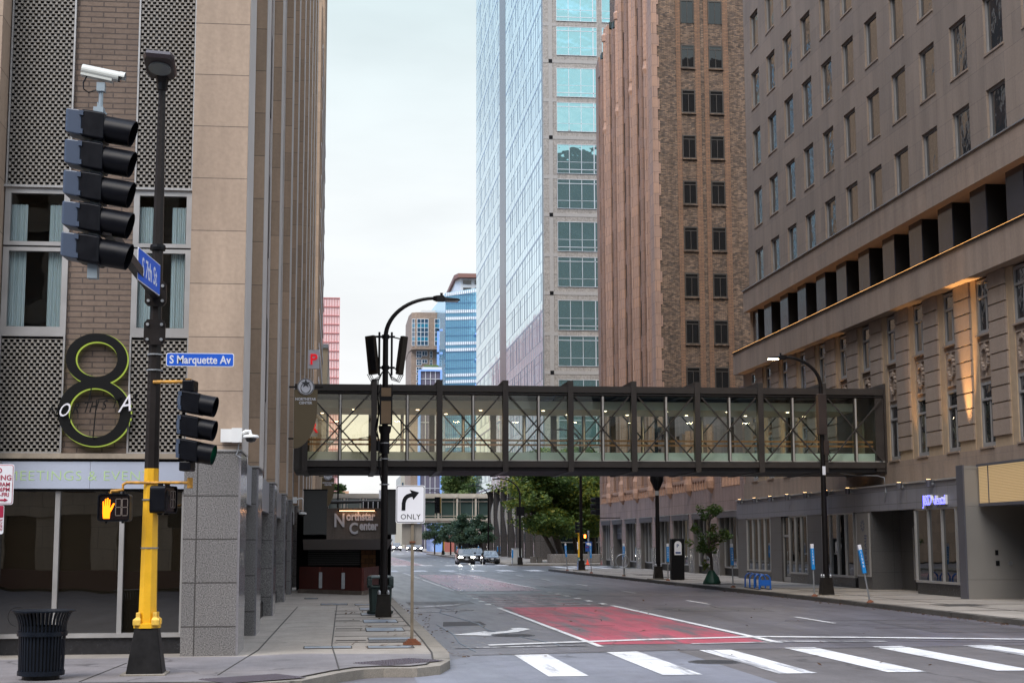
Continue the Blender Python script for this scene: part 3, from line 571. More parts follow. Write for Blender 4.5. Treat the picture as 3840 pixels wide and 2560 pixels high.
for i, (a, c) in enumerate((((-1.3, 58.4), (-.5, 57.4)), ((-.5, 57.4), (.32, 56.3)), ((.32, 56.3), (1.02, 55.4)), ((1.02, 55.4), (1.65, 58.8)))):
    d = (Vector((*c, 0))-Vector((*a, 0))).normalized()*.035
    b = MB(); b.bar((a[0]+d.x, a[1]+d.y, .70), (c[0]-d.x, c[1]-d.y, .70), .06, .82); b.build('red_panel', pm('rust_red_steel', (.095, .022, .016), .5, ns=3, na=.2), pk)
    b = MB(); b.bar((a[0], a[1], .21), (c[0], c[1], .21), .12, .15); b.build('concrete_footing', M_CONCF, pk)
    if i < 2:
        b = MB(); b.box(c[0]-.06, c[0]+.06, c[1]-.16, c[1]-.04, .35, .92); b.build('steel_post', M_STEEL, pk)
t = empty('building_sign', 'raised white letters reading Northstar Center on the concrete parking fascia', 'sign', (.8, 58.85, 2.3))
b = MB()
for s_, x, z, sz, sx_ in (('N', -.05, 2.60, .70, .80), ('orthstar', .43, 2.84, .45, .72), ('C', .54, 2.335, .58, .82), ('enter', .93, 2.48, .45, .70)):
    q = text(s_, sz, (x, 58.86, z), (1, 0, 0), (0, 0, 1), .035, .018, sx=sx_); b.add(q.v, q.f)
b.build('lettering', pm('white_cast_letter', (.62, .62, .64), .45), t)
t = empty('sign_light', 'thin linear wall light glowing over the parking entrance letters', 'light', (.8, 58.75, 3.2))
b = MB(); b.tube([(.1, 58.72, 3.22), (1.56, 58.72, 3.22)], .028, 8); b.box(.1, .13, 58.72, 58.9, 3.2, 3.24); b.box(1.53, 1.56, 58.72, 58.9, 3.2, 3.24); b.build('housing', M_BLACK, t)
b = MB(); b.box(.16, 1.5, 58.705, 58.735, 3.185, 3.193); b.build('diffuser', emit('warm_strip', (1, .5, .25), 7), t)
# ------------------------------------------------------------ traffic signal pole on the left corner
M_SIG = pm('black_signal_plastic', (.0045, .005, .0075), .35, spec=.45, ns=6, na=.15)
M_SIGB = pm('signal_back_lid', (.055, .075, .115), .32, spec=.5)  # light caught by the tapered lid is put into its pale blue colour
t = empty('signal_pole', 'traffic signal pole with thick yellow lower shaft and dark brown upper shaft on the corner', 'signal pole', (-2.66, 22.7, .14))
PX, PY2 = -2.65, 22.7
b = MB()
b.rings([[(PX+sx_*w*1.0, PY2+sy_*w, z) for sx_, sy_ in ((-1, -1), (1, -1), (1, 1), (-1, 1))] for w, z in ((.255, .17), (.25, .2), (.165, .78), (.17, .80))]); b.build('base', pm('chipped_black_base', (.010, .0095, .010), .45, ns=7, na=.5), t, bevel=.012)
b = MB(); b.box(PX-.33, PX+.3, PY2-.3, PY2+.32, .12, .172); b.build('footing', M_KERB, t, bevel=.01)
b = MB(); b.prism([(PX-.14+.14*x, PY2-.236, .29+.1*z) for x, z in ((0, .2), (.5, -.35), (1.2, -.45), (1.7, -.1), (1.8, .25), (.9, .33), (.2, .4))], (0, .012, 0)); b.v = [(p[0], p[1]+.01, p[2]) for p in b.v]; b.build('bare_patch', pm('bare_primer', (.42, .33, .2), .8, ns=9, na=.2), t)
b = MB(); b.lathe([(.2, .80), (.2, .86), (.135, .87), (.125, 1.4), (.108, 3.07)], (PX, PY2, 0), 8, math.pi/8); b.build('yellow_shaft', M_YEL, t)
for sx_, sy_ in ((-.13, -.13), (.13, -.13), (.13, .13), (-.13, .13)): b = MB(); b.rings([[(PX+sx_*1.0+a*.055, PY2+sy_+c*.055, z) for a, c in ((-1, -1), (1, -1), (1, 1), (-1, 1))] for z in (.84, .92)]+[[(PX+sx_*.9+a*.03, PY2+sy_*.9+c*.03, z) for a, c in ((-1, -1), (1, -1), (1, 1), (-1, 1))] for z in (.95, 1.02)]); b.build('bolt_cover', pm('worn_yellow_paint', (.72, .45, .07), .5, ns=10, na=.25), t, bevel=.008)
b = MB(); b.lathe([(.107, 3.07), (.1, 4.2), (.075, 7.2), (.055, 8.72)], (PX, PY2, 0), 8, math.pi/8); b.build('brown_shaft', M_BROWN, t)
for z in (4.73, 4.5, 2.62, 1.93): b = MB(); b.lathe([(.118 if z > 3 else .125, z-.01), (.118 if z > 3 else .128, z+.01)], (PX, PY2, 0), 12); b.build('steel_strap', M_STEEL, t)
b = MB()
for z in (5.05, 5.62):
    P = [(-.155, -.11), (-.11, -.155), (.11, -.155), (.155, -.11), (.155, .11), (.11, .155), (-.11, .155), (-.155, .11)]
    b = MB(); b.prism([(PX+x, PY2-.125, z+y*1.2) for x, y in P], (0, .04, 0)); b.build('clamp_plate', M_BROWN, t)

b = MB()
for z in (5.05, 5.62):
    for sx_ in (-1, 1):
        for sz_ in (-1, 1): b.tube([(PX+sx_*.1, PY2-.125, z+sz_*.11), (PX+sx_*.1, PY2-.155, z+sz_*.11)], .024, 6)
b.build('bolt', M_STEEL, t)
b = MB(); b.bar((-2.66, 22.55, 5.62), (-2.80, 18.75, 5.78), .11, .13); b.build('mast_arm', pm('dark_arm_paint', (.025, .022, .023), .4, ns=3, na=.2), t)
b = MB(); b.lathe([(.11, 6.28), (.115, 6.32), (.11, 6.36)], (PX, PY2, 0), 12); b.build('collar', M_BLACK, t)
b = MB(); b.lathe([(.055, 8.7), (.075, 8.72), (.08, 8.82), (.13, 9.0)], (PX-.0, PY2, 0), 8); b.build('lamp_neck', M_BROWN, t)
LM = Matrix.Rotation(math.radians(-14), 3, 'X') @ Matrix.Rotation(math.radians(4), 3, 'Y')
def trans(b, M, c): b.v = [tuple(M @ Vector(p)+Vector(c)) for p in b.v]; return b
b = MB(); b.rings([[(x*w, y*d, z) for x, y in ((-1, -.7), (-.8, -1), (.8, -1), (1, -.7), (1, .7), (.8, 1), (-.8, 1), (-1, .7))] for w, d, z in ((.205, .30, -.05), (.225, .33, 0), (.215, .31, .06), (.15, .2, .10))]); trans(b, LM, (PX-.01, PY2-.26, 9.02)); b.build('lamp_head', pm('plum_grey_paint', (.035, .026, .03), .35, spec=.6), t, smooth=True)
b = MB(); b.prism([(.165*math.cos(a), .17*math.sin(a), 0) for a in [2*math.pi*k/20 for k in range(20)]], (0, 0, .03)); trans(b, LM, (PX-.01, PY2-.30, 8.945)); b.build('lamp_lens', mirror_glass('grey_lamp_lens', (.2, .22, .22), 0, .15), t)
def pipe(b, pts, r=.022): b.tube(pts, r, 8)
b = MB()
pipe(b, [(PX, 22.6, 2.86), (-2.98, 22.55, 2.86), (-3.03, 22.55, 2.83), (-3.03, 22.55, 2.76), (-3.1, 22.5, 2.74), (-3.18, 22.5, 2.74), (-3.2, 22.5, 2.68)])
pipe(b, [(PX, 22.6, 2.86), (-2.06, 22.5, 2.86)]); pipe(b, [(PX, 22.6, 4.32), (-2.16, 22.5, 4.32)], .024); b.tube([(-2.14, 22.5, 4.24), (-2.14, 22.5, 4.36)], .045, 8); b.tube([(-2.08, 22.5, 2.78), (-2.08, 22.5, 2.93)], .04, 8)
b.build('bracket_pipe', pm('rusty_yellow_pipe', (.5, .24, .03), .6, ns=12, na=.75), t, smooth=True)

def signal(name, label, c, head, tilt, n, pitch, rl, group, lit=None, VL=.30, lidp=((-.135, .96), (-.31, .92), (-.335, .82))):
    """stack of visored signal sections facing along local +X"""
    t = empty(name, label, 'traffic signal', c, 0, group)
    M = Matrix.Rotation(head, 3, 'Z') @ Matrix.Rotation(tilt, 3, 'Y'); o = Vector(c)
    h = pitch; H = (n-1)*h
    sh = lambda b: setattr(b, 'v', [(p[0], p[1], p[2]-.17*p[0]) for p in b.v]) or b     # the heads droop towards what they face
    for k in range(n):
        z = H/2-k*h
        b = MB(); b.rings([[(x, y*s_, z+zz*s_) for y, zz in ((-rl*1.06, -h*.40), (-rl*.9, -h*.455), (rl*.9, -h*.455), (rl*1.06, -h*.40), (rl*1.06, h*.40), (rl*.9, h*.455), (-rl*.9, h*.455), (-rl*1.06, h*.40))] for x, s_ in ((-.13, .97), (-.03, 1), (.11, 1), (.14, .97))]); trans(sh(b), M, o); sec = b.build('section', M_SIG, t, bevel=.006)
        b = MB(); b.rings([[(x, y*s_, z+zz*s_) for y, zz in ((-rl, -h*.42), (rl, -h*.42), (rl, h*.42), (-rl, h*.42))] for x, s_ in lidp]); trans(sh(b), M, o); b.build('back_lid', M_SIGB, sec, bevel=.012)
        b = MB(); N = 28; R = []
        for x in (0, VL*.2, VL*.6, VL):
            R.append([(.14+x*(1.08+.16*math.sin(a)), rl*(1-.03*x)*math.cos(a), z+rl*(1-.03*x)*math.sin(a)) for a in [2*math.pi*i/N for i in range(N)]])
        R2 = [[(p[0]+.002, p[1]*.955, z+(p[2]-z)*.955) for p in r] for r in reversed(R)]
        b.rings(R+R2, cap=False); trans(sh(b), M, o); b.build('visor', M_SIG, sec, smooth=True)
        b = MB(); b.lathe([(rl*.95, 0), (rl*.9, .03)], n=20); b.v = [(.146+p[2], p[0], z+p[1]) for p in b.v]; trans(sh(b), M, o)
        b.build('lens', lit if (lit and k == n-1) else mirror_glass('dark_signal_lens', (.02, .012, .01), 0, .1), sec)
        b = MB()
        for qz in (-.3, .3): b.obox((-.135, -rl*1.05, z+qz*h), (.05, .03, .06))
        trans(sh(b), M, o); b.build('hinge', M_SIGB, sec)
    return t, M, o
sg, M_, o_ = signal('traffic_signal', 'five section black traffic signal hanging on the mast arm under a white camera', (-3.0, 18.85, 6.31), math.radians(-4), math.radians(.2), 5, .385, .168, 'traffic signals on the left corner')
b = MB(); b.box(-.02, .10, -.06, .06, -1.12, 1.02); trans(b, M_, o_); b.build('mount_bracket', pm('pale_blue_grey_bracket', (.30, .36, .40), .4, .4), sg)
sg2, M2_, o2_ = signal('traffic_signal', 'three section black traffic signal beside the yellow and brown pole, showing green', (-2.08, 22.45, 3.66), math.radians(-10), math.radians(.8), 3, .345, .152, 'traffic signals on the left corner', emit('green_lens', (.02, .8, .35), 2.5), .19, ((-.135, .7), (-.19, .5), (-.21, .3)))
for z0_, z1_ in ((-.64, -.50), (.50, .67)): b = MB(); b.box(-.12, .05, -.14, .14, z0_, z1_); trans(b, M2_, o2_); b.build('end_bracket', M_SIG, sg2, bevel=.02)
t = empty('security_camera', 'long white bullet camera on a post above the five section traffic signal', 'security camera', (-2.95, 18.9, 7.4))
b = MB(); b.tube([(-2.95, 18.9, 7.2), (-2.95, 18.9, 7.62)], .028, 10); b.box(-3.0, -2.9, 18.85, 18.95, 7.55, 7.66)
b.prism([(-2.99, 18.88, 7.42), (-2.86, 18.88, 7.26), (-2.99, 18.88, 7.26)], (0, .03, 0)); b.build('post', MATS['pale_blue_grey_bracket'], t)
b = MB(); CM = Matrix.Rotation(math.radians(11), 3, 'Y'); R = []
for x, s_ in ((-.26, .95), (.20, 1)): R.append([(x, .075*s_*math.cos(a), .075*s_*max(-.62, math.sin(a))) for a in [2*math.pi*i/20 for i in range(20)]])
b.rings(R); b.box(-.255, .13, -.06, .06, -.075, -.045); trans(b, CM, (-2.93, 18.88, 7.77)); b.build('housing', pm('off_white_housing', (.55, .57, .53), .4), t)
b = MB(); R = []
for x, s_ in ((.2, 1.03), (.27, 1.03)): R.append([(x, .078*s_*math.cos(a), .078*s_*math.sin(a)) for a in [math.pi*i/12 for i in range(13)]])
b.rings(R, cap=False, closed=False); trans(b, CM, (-2.93, 18.88, 7.77)); b.build('sunshade', MATS['off_white_housing'], t)
b = MB(); b.lathe([(.055, 0), (.055, .03)], n=16); b.v = [(.195+p[2], p[0], p[1]) for p in b.v]; trans(b, CM, (-2.93, 18.88, 7.77)); b.build('lens', M_DGLASS, t)
b = MB(); b.tube([(-3.12, 18.86, 7.74), (-3.16, 18.84, 7.64), (-3.15, 18.84, 7.56), (-3.09, 18.84, 7.52), (-3.0, 18.85, 7.56)], .009, 6); b.build('cable', M_BLACK, t, smooth=True)
# street name signs
M_BLUE = pm('blue_sign_face', (.008, .11, .62), .4, ns=2, na=.04)
def street_sign(name_, label, a, c, z0, z1, s_, size):
    a, c = Vector(a), Vector(c); d = (c-a).normalized(); L = (c-a).length; nrm = d.cross(Vector((0, 0, 1))); h = z1-z0
    t = empty('street_sign', label, 'street sign', ((a+c)/2+Vector((0, 0, z0))), 0, 'street name signs on the signal pole')
    def rr(w, hh, off, rad, th, m, nm):
        P = []
        for qx, qz, a0 in ((1, 1, 0), (-1, 1, 90), (-1, -1, 180), (1, -1, 270)):
            for k in range(5): an = math.radians(a0+k*22.5); P.append(((a+c)/2+d*(qx*(w/2-rad)+rad*math.cos(an))+Vector((0, 0, (z0+z1)/2+qz*(hh/2-rad)+rad*math.sin(an))))+nrm*off)
        b = MB(); b.prism(P, nrm*th); b.build(nm, m, t)
    rr(L, h, 0, .03, .008, M_WHITEP, 'border'); rr(L-.024, h-.024, .0085, .022, .002, M_BLUE, 'face')
    q = text(s_, size, (a+c)/2+nrm*.0115+Vector((0, 0, z0+h*.23)), d, (0, 0, 1), .0015, .0035, 'CENTER', sx=.84); q.build('lettering', M_WHITEP, t)
street_sign('x', 'blue street name sign reading S Marquette Av, facing the camera', (-2.47, 22.55, 0), (-1.495, 22.55, 0), 4.545, 4.745, 'S Marquette Av', .165)
street_sign('x', 'blue street name sign reading S 7th St, seen edge on along the mast arm', (-2.70, 20.85, 0), (-2.56, 22.25, 0), 5.53, 5.98, 'S 7th St', .36)
# pedestrian signals
M_ORNG = emit('hand_led', (1, .17, .0), 2.0, (0, 0, 0))
def ped(label, c, rz, lit=True):
    t = empty('pedestrian_signal', label, 'pedestrian signal', c, rz, 'pedestrian signals on the left corner')
    P = []
    for qx, qz, a0 in ((1, 1, 0), (-1, 1, 90), (-1, -1, 180), (1, -1, 270)):
        for k in range(5): an = math.radians(a0+k*22.5); P.append((qx*.175+.05*math.cos(an), .0, qz*.145+.05*math.sin(an)))
    b = MB(); b.prism(P, (0, .2, 0)); b.build('housing', M_SIG, t, local=True)
    b = MB(); n = len(P); Q = [(p[0]*.93, -.03, p[2]*.92) for p in P]; P2 = [(p[0], -.03, p[2]) for p in P]
    b.add(P+P2+Q, [(i, (i+1) % n, n+(i+1) % n, n+i) for i in range(n)]+[(n+i, n+(i+1) % n, 2*n+(i+1) % n, 2*n+i) for i in range(n)]+[(2*n+i, 2*n+(i+1) % n, (i+1) % n, i) for i in range(n)]); b.build('hood', M_SIG, t, local=True)
    b = MB(); b.box(-.2, .2, -.006, 0, -.17, .17); b.build('screen', pm('dark_signal_screen', (.012, .008, .009), .15), t, local=True)
    b = MB(); b.prism([(-.145, -.012, -.155), (-.055, -.012, -.155), (-.05, -.012, -.07), (-.025, -.012, -.03), (.0, -.012, .03), (.015, -.012, .055), (-.01, -.012, .062), (-.045, -.012, .0), (-.055, -.012, .0), (-.05, -.012, .11), (-.068, -.012, .115), (-.073, -.012, .03), (-.078, -.012, .03), (-.078, -.012, .135), (-.098, -.012, .135), (-.1, -.012, .03), (-.105, -.012, .03), (-.108, -.012, .125), (-.126, -.012, .12), (-.127, -.012, .02), (-.132, -.012, .02), (-.142, -.012, .09), (-.158, -.012, .085), (-.155, -.012, -.08)], (0, .005, 0)); b.build('hand', M_ORNG if lit else M_SIG, t, local=True)
    b = MB()
    for x in (.03, .12):
        for bx in ((x, x+.07, .118, .128), (x, x+.07, .0, .01), (x, x+.07, -.118, -.108), (x-.008, x+.002, .01, .118), (x+.068, x+.078, .01, .118), (x-.008, x+.002, -.108, 0), (x+.068, x+.078, -.108, 0)): b.box(bx[0], bx[1], -.012, -.007, bx[2], bx[3])
    b.build('countdown_digit', pm('unlit_led', (.16, .13, .11), .5), t, local=True)
    b = MB(); b.box(-.13, -.1, .05, .12, .195, .23); b.box(.1, .13, .05, .12, .195, .23); b.box(-.13, -.1, .05, .12, -.22, -.195); b.box(.1, .13, .05, .12, -.22, -.195); b.build('mount_lug', M_SIG, t, local=True)
    return t
ped('pedestrian signal with a lit orange hand left of the yellow pole', (-3.12, 22.35, 2.5), math.radians(-4))
ped('dark pedestrian signal turned away behind the yellow pole, on its right', (-2.38, 22.6, 2.62), math.radians(72), False)
# no stopping signs cut by the left frame edge
t = empty('parking_restriction_sign', 'white no stopping sign with red lettering and arrow cut off at the left edge', 'sign', (-3.32, 15.5, 2.0), group='red and white parking signs')
M_RLET = pm('red_lettering', (.35, .012, .05), .5)
def plate(t, x0, x1, z0, z1, y, m, nm, rad=.025, th=.006):
    P = []
    for qx, qz, a0 in ((1, 1, 0), (-1, 1, 90), (-1, -1, 180), (1, -1, 270)):
        for k in range(5): an = math.radians(a0+k*22.5); P.append(((x0+x1)/2+qx*((x1-x0)/2-rad)+rad*math.cos(an), y, (z0+z1)/2+qz*((z1-z0)/2-rad)+rad*math.sin(an)))
    b = MB(); b.prism(P, (0, th, 0)); return b.build(nm, m, t)
plate(t, -3.44, -3.13, 2.375, 2.77, 15.5, M_WHITEP, 'panel'); plate(t, -3.432, -3.138, 2.383, 2.762, 15.498, M_RLET, 'border', .02, .002); plate(t, -3.427, -3.143, 2.388, 2.757, 15.496, M_WHITEP, 'face', .017, .002)
b = MB()
for s_, z, x, sz in (('NO', 2.685, -3.243, .068), ('STOPPING', 2.615, -3.15, .07), ('7-9AM', 2.555, -3.163, .054), ('4-6PM', 2.505, -3.163, .054), ('MON-FRI', 2.455, -3.17, .054)):
    q = text(s_, sz, (x, 15.494, z), (1, 0, 0), (0, 0, 1), .001, .001, 'RIGHT'); b.add(q.v, q.f)
b.prism([(x, 15.494, z) for x, z in ((-3.4, 2.412), (-3.215, 2.412), (-3.215, 2.402), (-3.178, 2.42), (-3.215, 2.44), (-3.215, 2.428), (-3.4, 2.428))], (0, -.002, 0)); b.build('lettering', M_RLET, t)
b = MB(); b.tube([(-3.285, 15.53, .14), (-3.285, 15.53, 2.8)], .025, 8); b.build('post', M_STEEL, t)
t = empty('snow_route_sign', 'small red and white sign under the no stopping sign, cut off at the left edge', 'sign', (-3.32, 15.5, 2.0), group='red and white parking signs')
plate(t, -3.42, -3.213, 2.09, 2.372, 15.505, M_WHITEP, 'panel', .02); plate(t, -3.415, -3.218, 2.25, 2.366, 15.502, M_RLET, 'red_field', .01, .002)
b = MB()
for s_, z in (('SNOW', 2.215), ('EMERGENCY', 2.185), ('ROUTE', 2.155), ('TOW', 2.125)): q = text(s_, .03, (-3.222, 15.502, z), (1, 0, 0), (0, 0, 1), .001, .0005, 'RIGHT'); b.add(q.v, q.f)
b.build('lettering', M_RLET, t)
# slatted litter bin
t = empty('litter_bin', 'black slatted steel litter bin with flared top near the corner shop window', 'litter bin', (-4.0, 22.1, .147))
M_BIN = pm('dark_blue_black_paint', (.005, .0075, .013), .4, ns=7, na=.3)
b = MB(); n = 40
for k in range(n):
    a = 2*math.pi*k/n; c_, s_ = math.cos(a), math.sin(a)
    pr = [(.30, .09), (.31, .55), (.32, .72), (.335, .80), (.375, .89), (.41, .925)]
    for (r0, z0), (r1, z1) in zip(pr, pr[1:]): b.bar((r0*c_, r0*s_, z0), (r1*c_, r1*s_, z1+.004), .028, .008, up=(c_, s_, 0))
b.build('slat', M_BIN, t, local=True)
for r, z in ((.305, .09), (.325, .62), (.41, .925)):
    b = MB(); b.lathe([(r-.006, z-.03), (r+.012, z-.03), (r+.012, z+.03), (r-.006, z+.03)] if r < .4 else [(r-.02, z-.008), (r+.02, z-.008), (r+.02, z+.012), (r-.02, z+.012)], n=40)
    b.build('hoop', M_BIN, t, local=True)
b = MB(); b.lathe([(.24, .1), (.265, .72), (.2, .73), (.2, .4)], n=28); b.build('liner', pm('bin_liner', (.01, .01, .01), .7), t, local=True)
b = MB(); b.lathe([(.25, 0), (.25, .06), (.29, .07)], n=28); b.build('foot', M_BLACK, t, local=True)
b = MB(); b.torus((-.29, -.25, .86), .13, .004, 'y', 20, 5, 1.0, 4.6); b.build('wire', M_BLACK, t, local=True)
# right turn only sign
t = empty('turn_sign', 'white right turn only sign on a rusty post at the kerb', 'road sign', (1.42, 28.6, .147))
plate(t, 1.115, 1.655, 2.35, 3.045, 28.50, M_WHITEP, 'panel', .035); plate(t, 1.128, 1.642, 2.363, 3.032, 28.498, M_BLACK, 'border', .03, .002); plate(t, 1.139, 1.631, 2.374, 3.021, 28.496, M_WHITEP, 'face', .025, .002)
k_ = .54/420
f_ = lambda x, y: (1.115+(x-318)*k_, 28.494, 3.045-(y-268)*k_*1.02)
P = [(400, 620), (402, 520), (412, 470), (435, 425), (470, 395), (520, 378), (540, 372), (515, 330), (652, 366), (570, 470), (553, 428), (520, 435), (490, 450), (470, 478), (458, 520), (455, 620)]
b = MB(); b.prism([f_(*p) for p in P], (0, -.002, 0)); q = text('ONLY', .135, f_(530, 742), (1, 0, 0), (0, 0, 1), .001, .0, 'CENTER', 1.08, .98); b.add(q.v, q.f); b.build('lettering', M_BLACK, t)
b = MB(); b.box(1.40, 1.455, 28.53, 28.575, .2, 2.6); b.build('post', pm('rusty_galvanised_post', (.17, .14, .10), .7, .2, ns=3, na=.45), t)
b = MB()
for w, z in ((.16, .147), (.13, .175), (.1, .2), (.075, .225)): b.box(1.43-w, 1.43+w, 28.55-w, 28.55+w, z, z+.026)
b.build('post_base', M_RUST, t)
b = MB(); b.box(1.375, 1.48, 28.51, 28.59, 1.99, 2.02); b.build('clamp', M_RUST, t)
t = empty('back_facing_sign', 'blank tan back of a sign on the rusty post below the turn sign', 'road sign', (1.42, 28.6, 1.9))
plate(t, 1.235, 1.605, 1.955, 2.345, 28.585, pm('tan_sign_back', (.24, .22, .19), .55, .2, ns=5, na=.12), 'panel', .02)
# ------------------------------------------------------------ street lamps
M_POLE = pm('black_brown_pole', (.010, .0085, .0085), .35, ns=2, na=.2)
M_BASE = pm('chipped_lamp_base', (.014, .011, .009), .45, ns=5, na=.6)
def lamp(label, c, H, arm, dirx, group, base_s=1.0, lit=False, bend=None, copyable=None):
    t = empty('street_lamp', label, 'street lamp', c, 0, group); s_ = base_s
    b = MB()
    b.rings([[(x*w*s_, y*w*s_, z*s_) for x, y in ((-1, -1), (1, -1), (1, 1), (-1, 1))] for w, z in ((.2, 0), (.2, .03), (.155, .52), (.16, .56))]); b.build('base', M_BASE, t, local=True, bevel=.012)
    b = MB(); b.box(-.12*s_, .12*s_, -.205*s_, -.185*s_, .1*s_, .44*s_); b.v = [(p[0]*(1-.22*p[2]/.5), p[1]+.045*s_*p[2]/.5, p[2]) for p in b.v]; b.build('access_door', M_BASE, t, local=True)
    for sx_, sy_ in ((-1, -1), (1, -1), (1, 1), (-1, 1)): b = MB(); b.lathe([(.04*s_, .56*s_), (.04*s_, .62*s_), (.02*s_, .66*s_)], (sx_*.11*s_, sy_*.11*s_, 0), 8); b.build('anchor_bolt', M_STEEL, t, local=True)
    zb = H-arm*.82
    b = MB(); b.tube([(0, 0, .55*s_), (0, 0, zb)], [.098*s_, .07*s_], 12); b.build('pole', M_POLE, t, local=True, smooth=True)
    pts = [(dirx*arm*(1-math.cos(a))*1.0, 0, zb+arm*.8*math.sin(a)) for a in [math.pi/2*.97*i/14 for i in range(15)]]
    b = MB(); b.tube(pts, [.062*s_-.02*s_*i/14 for i in range(15)], 10); b.build('arm', M_POLE, t, local=True, smooth=True)
    e = Vector(pts[-1]); d = dirx
    b = MB(); b.rings([[(e.x+d*x, y*w, e.z+z+h*k) for y, k in ((-1, 0), (1, 0), (.8, 1), (-.8, 1))] for x, w, z, h in ((-.02, .05, -.05, .1), (.08, .09, -.08, .15), (.24, .1, -.08, .16), (.3, .11, -.07, .09), (.62, .1, -.06, .06), (.68, .05, -.05, .03))]); b.build('lamp_head', M_POLE, t, local=True, bevel=.01)
    b = MB(); b.lathe([(.035, 0), (.035, .05), (.045, .06)], (e.x+d*.2, 0, e.z+.08), 10); b.build('photocell', M_BLACK, t, local=True)
    b = MB(); b.box(e.x+d*.3, e.x+d*.63, -.085, .085, e.z-.085, e.z-.068); b.build('led_panel', emit('lit_led', (1, .82, .45), 40) if lit else pm('unlit_lamp_glass', (.3, .3, .28), .3), t, local=True)
    return t, zb
LP, zb = lamp('black street lamp with two antenna panels and a tan cabinet, before the green bin', (1.24, 39.2, .147), 8.15, 1.3, 1, 'curved arm street lamps')
def L(p): return tuple(Vector(p))
b = MB()
for sx_, tx in ((-1, 0), (1, 0)):
    b.tube([(sx_*.16, 0, 6.1), (sx_*.16, 0, 7.22)], .028, 8)
for z in (6.3, 7.1): b.bar((-.24, 0, z), (.24, 0, z), .07, .05); b.tube([(0, 0, z-.05), (0, 0, z+.05)], .1, 10); b.bar((-.34, 0, z), (-.16, 0, z), .04); b.bar((.16, 0, z), (.38, 0, z-.05), .03)
b.build('antenna_bracket', M_BLACK, LP, local=True)
for lab, cx, rz, tl in (('a', -.34, math.radians(-25), math.radians(-6)), ('b', .42, math.radians(28), math.radians(7))):
    M = Matrix.Rotation(tl, 3, 'Y') @ Matrix.Rotation(rz, 3, 'Z')
    b = MB(); b.obox((0, 0, 0), (.16 if cx > 0 else .26, .16, 1.0)); trans(b, M, (cx, -.02, 6.62)); b.build('antenna_panel', pm('bronze_black_panel', (.022, .017, .012), .35, .2, ns=1.5, na=.3), LP, local=True, bevel=.02)
    b = MB(); b.obox((.04 if cx < 0 else 0, -.09 if cx < 0 else .1, 0), (.14, .03, .8)); trans(b, M, (cx, -.02, 6.62)); b.build('panel_back', M_BLACK, LP, local=True)
b = MB()
for s0 in (-1, 1):
    for k in range(3): b.tube([(s0*(.36+.05*k), -.03, 6.12), (s0*(.3+.03*k), -.1, 5.98-.03*k), (s0*.16, -.08, 6.06-.04*k), (s0*.07, -.03, 6.2)], .012, 5)
for k in range(5):
    q = [(-.17-.02*(k % 2), -.06, 6.0), (-.2, -.07, 5.6), (-.17+.01*k, -.06, 5.2), (-.2-.03*(k % 3), -.07, 4.7), (-.12, -.08, 4.3), (-.16, -.06, 3.8+.1*k), (-.09, -.05, 3.4)]
    b.tube(q, .011, 5)
b.lathe([(.06, 4.15), (.05, 4.42)], (-.17, -.06, 0), 8); b.build('cable', M_BLACK, LP, local=True, smooth=True)
b = MB(); b.box(-.12, .16, -.24, -.06, 4.83, 5.78); b.box(-.14, -.12, -.25, -.05, 4.8, 5.86); b.box(.16, .18, -.25, -.05, 4.8, 5.86); b.build('cabinet', M_BLACK, LP, local=True)
b = MB(); b.box(-.105, .145, -.252, -.24, 4.85, 5.42); b.box(-.105, .145, -.252, -.24, 5.54, 5.76); b.build('cabinet_door', pm('tan_bronze_metal', (.16, .105, .06), .4, .4, ns=1.5, na=.2), LP, local=True)
b = MB(); b.lathe([(.12, 4.1), (.12, 4.6), (.15, 4.65), (.17, 4.8)], n=14); b.build('sleeve', M_BLACK, LP, local=True, smooth=True)
b = MB()
for z in (4.35, 3.95, 3.3): b.lathe([(.125, z), (.125, z+.025)], n=14)
b.build('steel_band', M_STEEL, LP, local=True)
b = MB(); b.box(-.14, -.09, -.12, -.1, 2.95, 3.17); b.build('notice', M_WHITEP, LP, local=True)
RL, zb2 = lamp('lit street lamp with glowing head in front of the dental shop', (16.92, 52, .14), 8.3, 1.28, -1, 'curved arm street lamps', 1.1, True)
b = MB(); b.box(-.16, .13, -.17, .1, 5.55, 6.98); b.build('equipment_box', pm('dark_brown_box', (.03, .018, .014), .5, ns=2, na=.2), RL, local=True, bevel=.015)
b = MB(); b.box(.02, .2, -.15, .05, 4.85, 5.35); b.build('small_box', MATS['dark_brown_box'], RL, local=True, bevel=.015)
b = MB(); b.torus((.12, -.06, 4.75), .13, .014, 'y', 16, 6); b.build('cable_loop', M_BLACK, RL, local=True)
b = MB(); b.box(-.05, .06, -.1, -.085, 4.15, 4.45); b.build('notice', M_WHITEP, RL, local=True)
b = MB(); b.box(-.36, .36, -.36, .36, -.03, .03); b.build('footing', M_KERB, RL, local=True)
ll = bpy.data.lights.new('lamp_light', 'SPOT'); ll.energy = 140; ll.color = (1, .75, .4); ll.spot_size = 2.2; ll.spot_blend = .6; ll.shadow_soft_size = .15
lo = bpy.data.objects.new('lamp_light', ll); COL.objects.link(lo); lo.location = (16.92-1.75, 52, 8.2); lo['kind'] = 'structure'
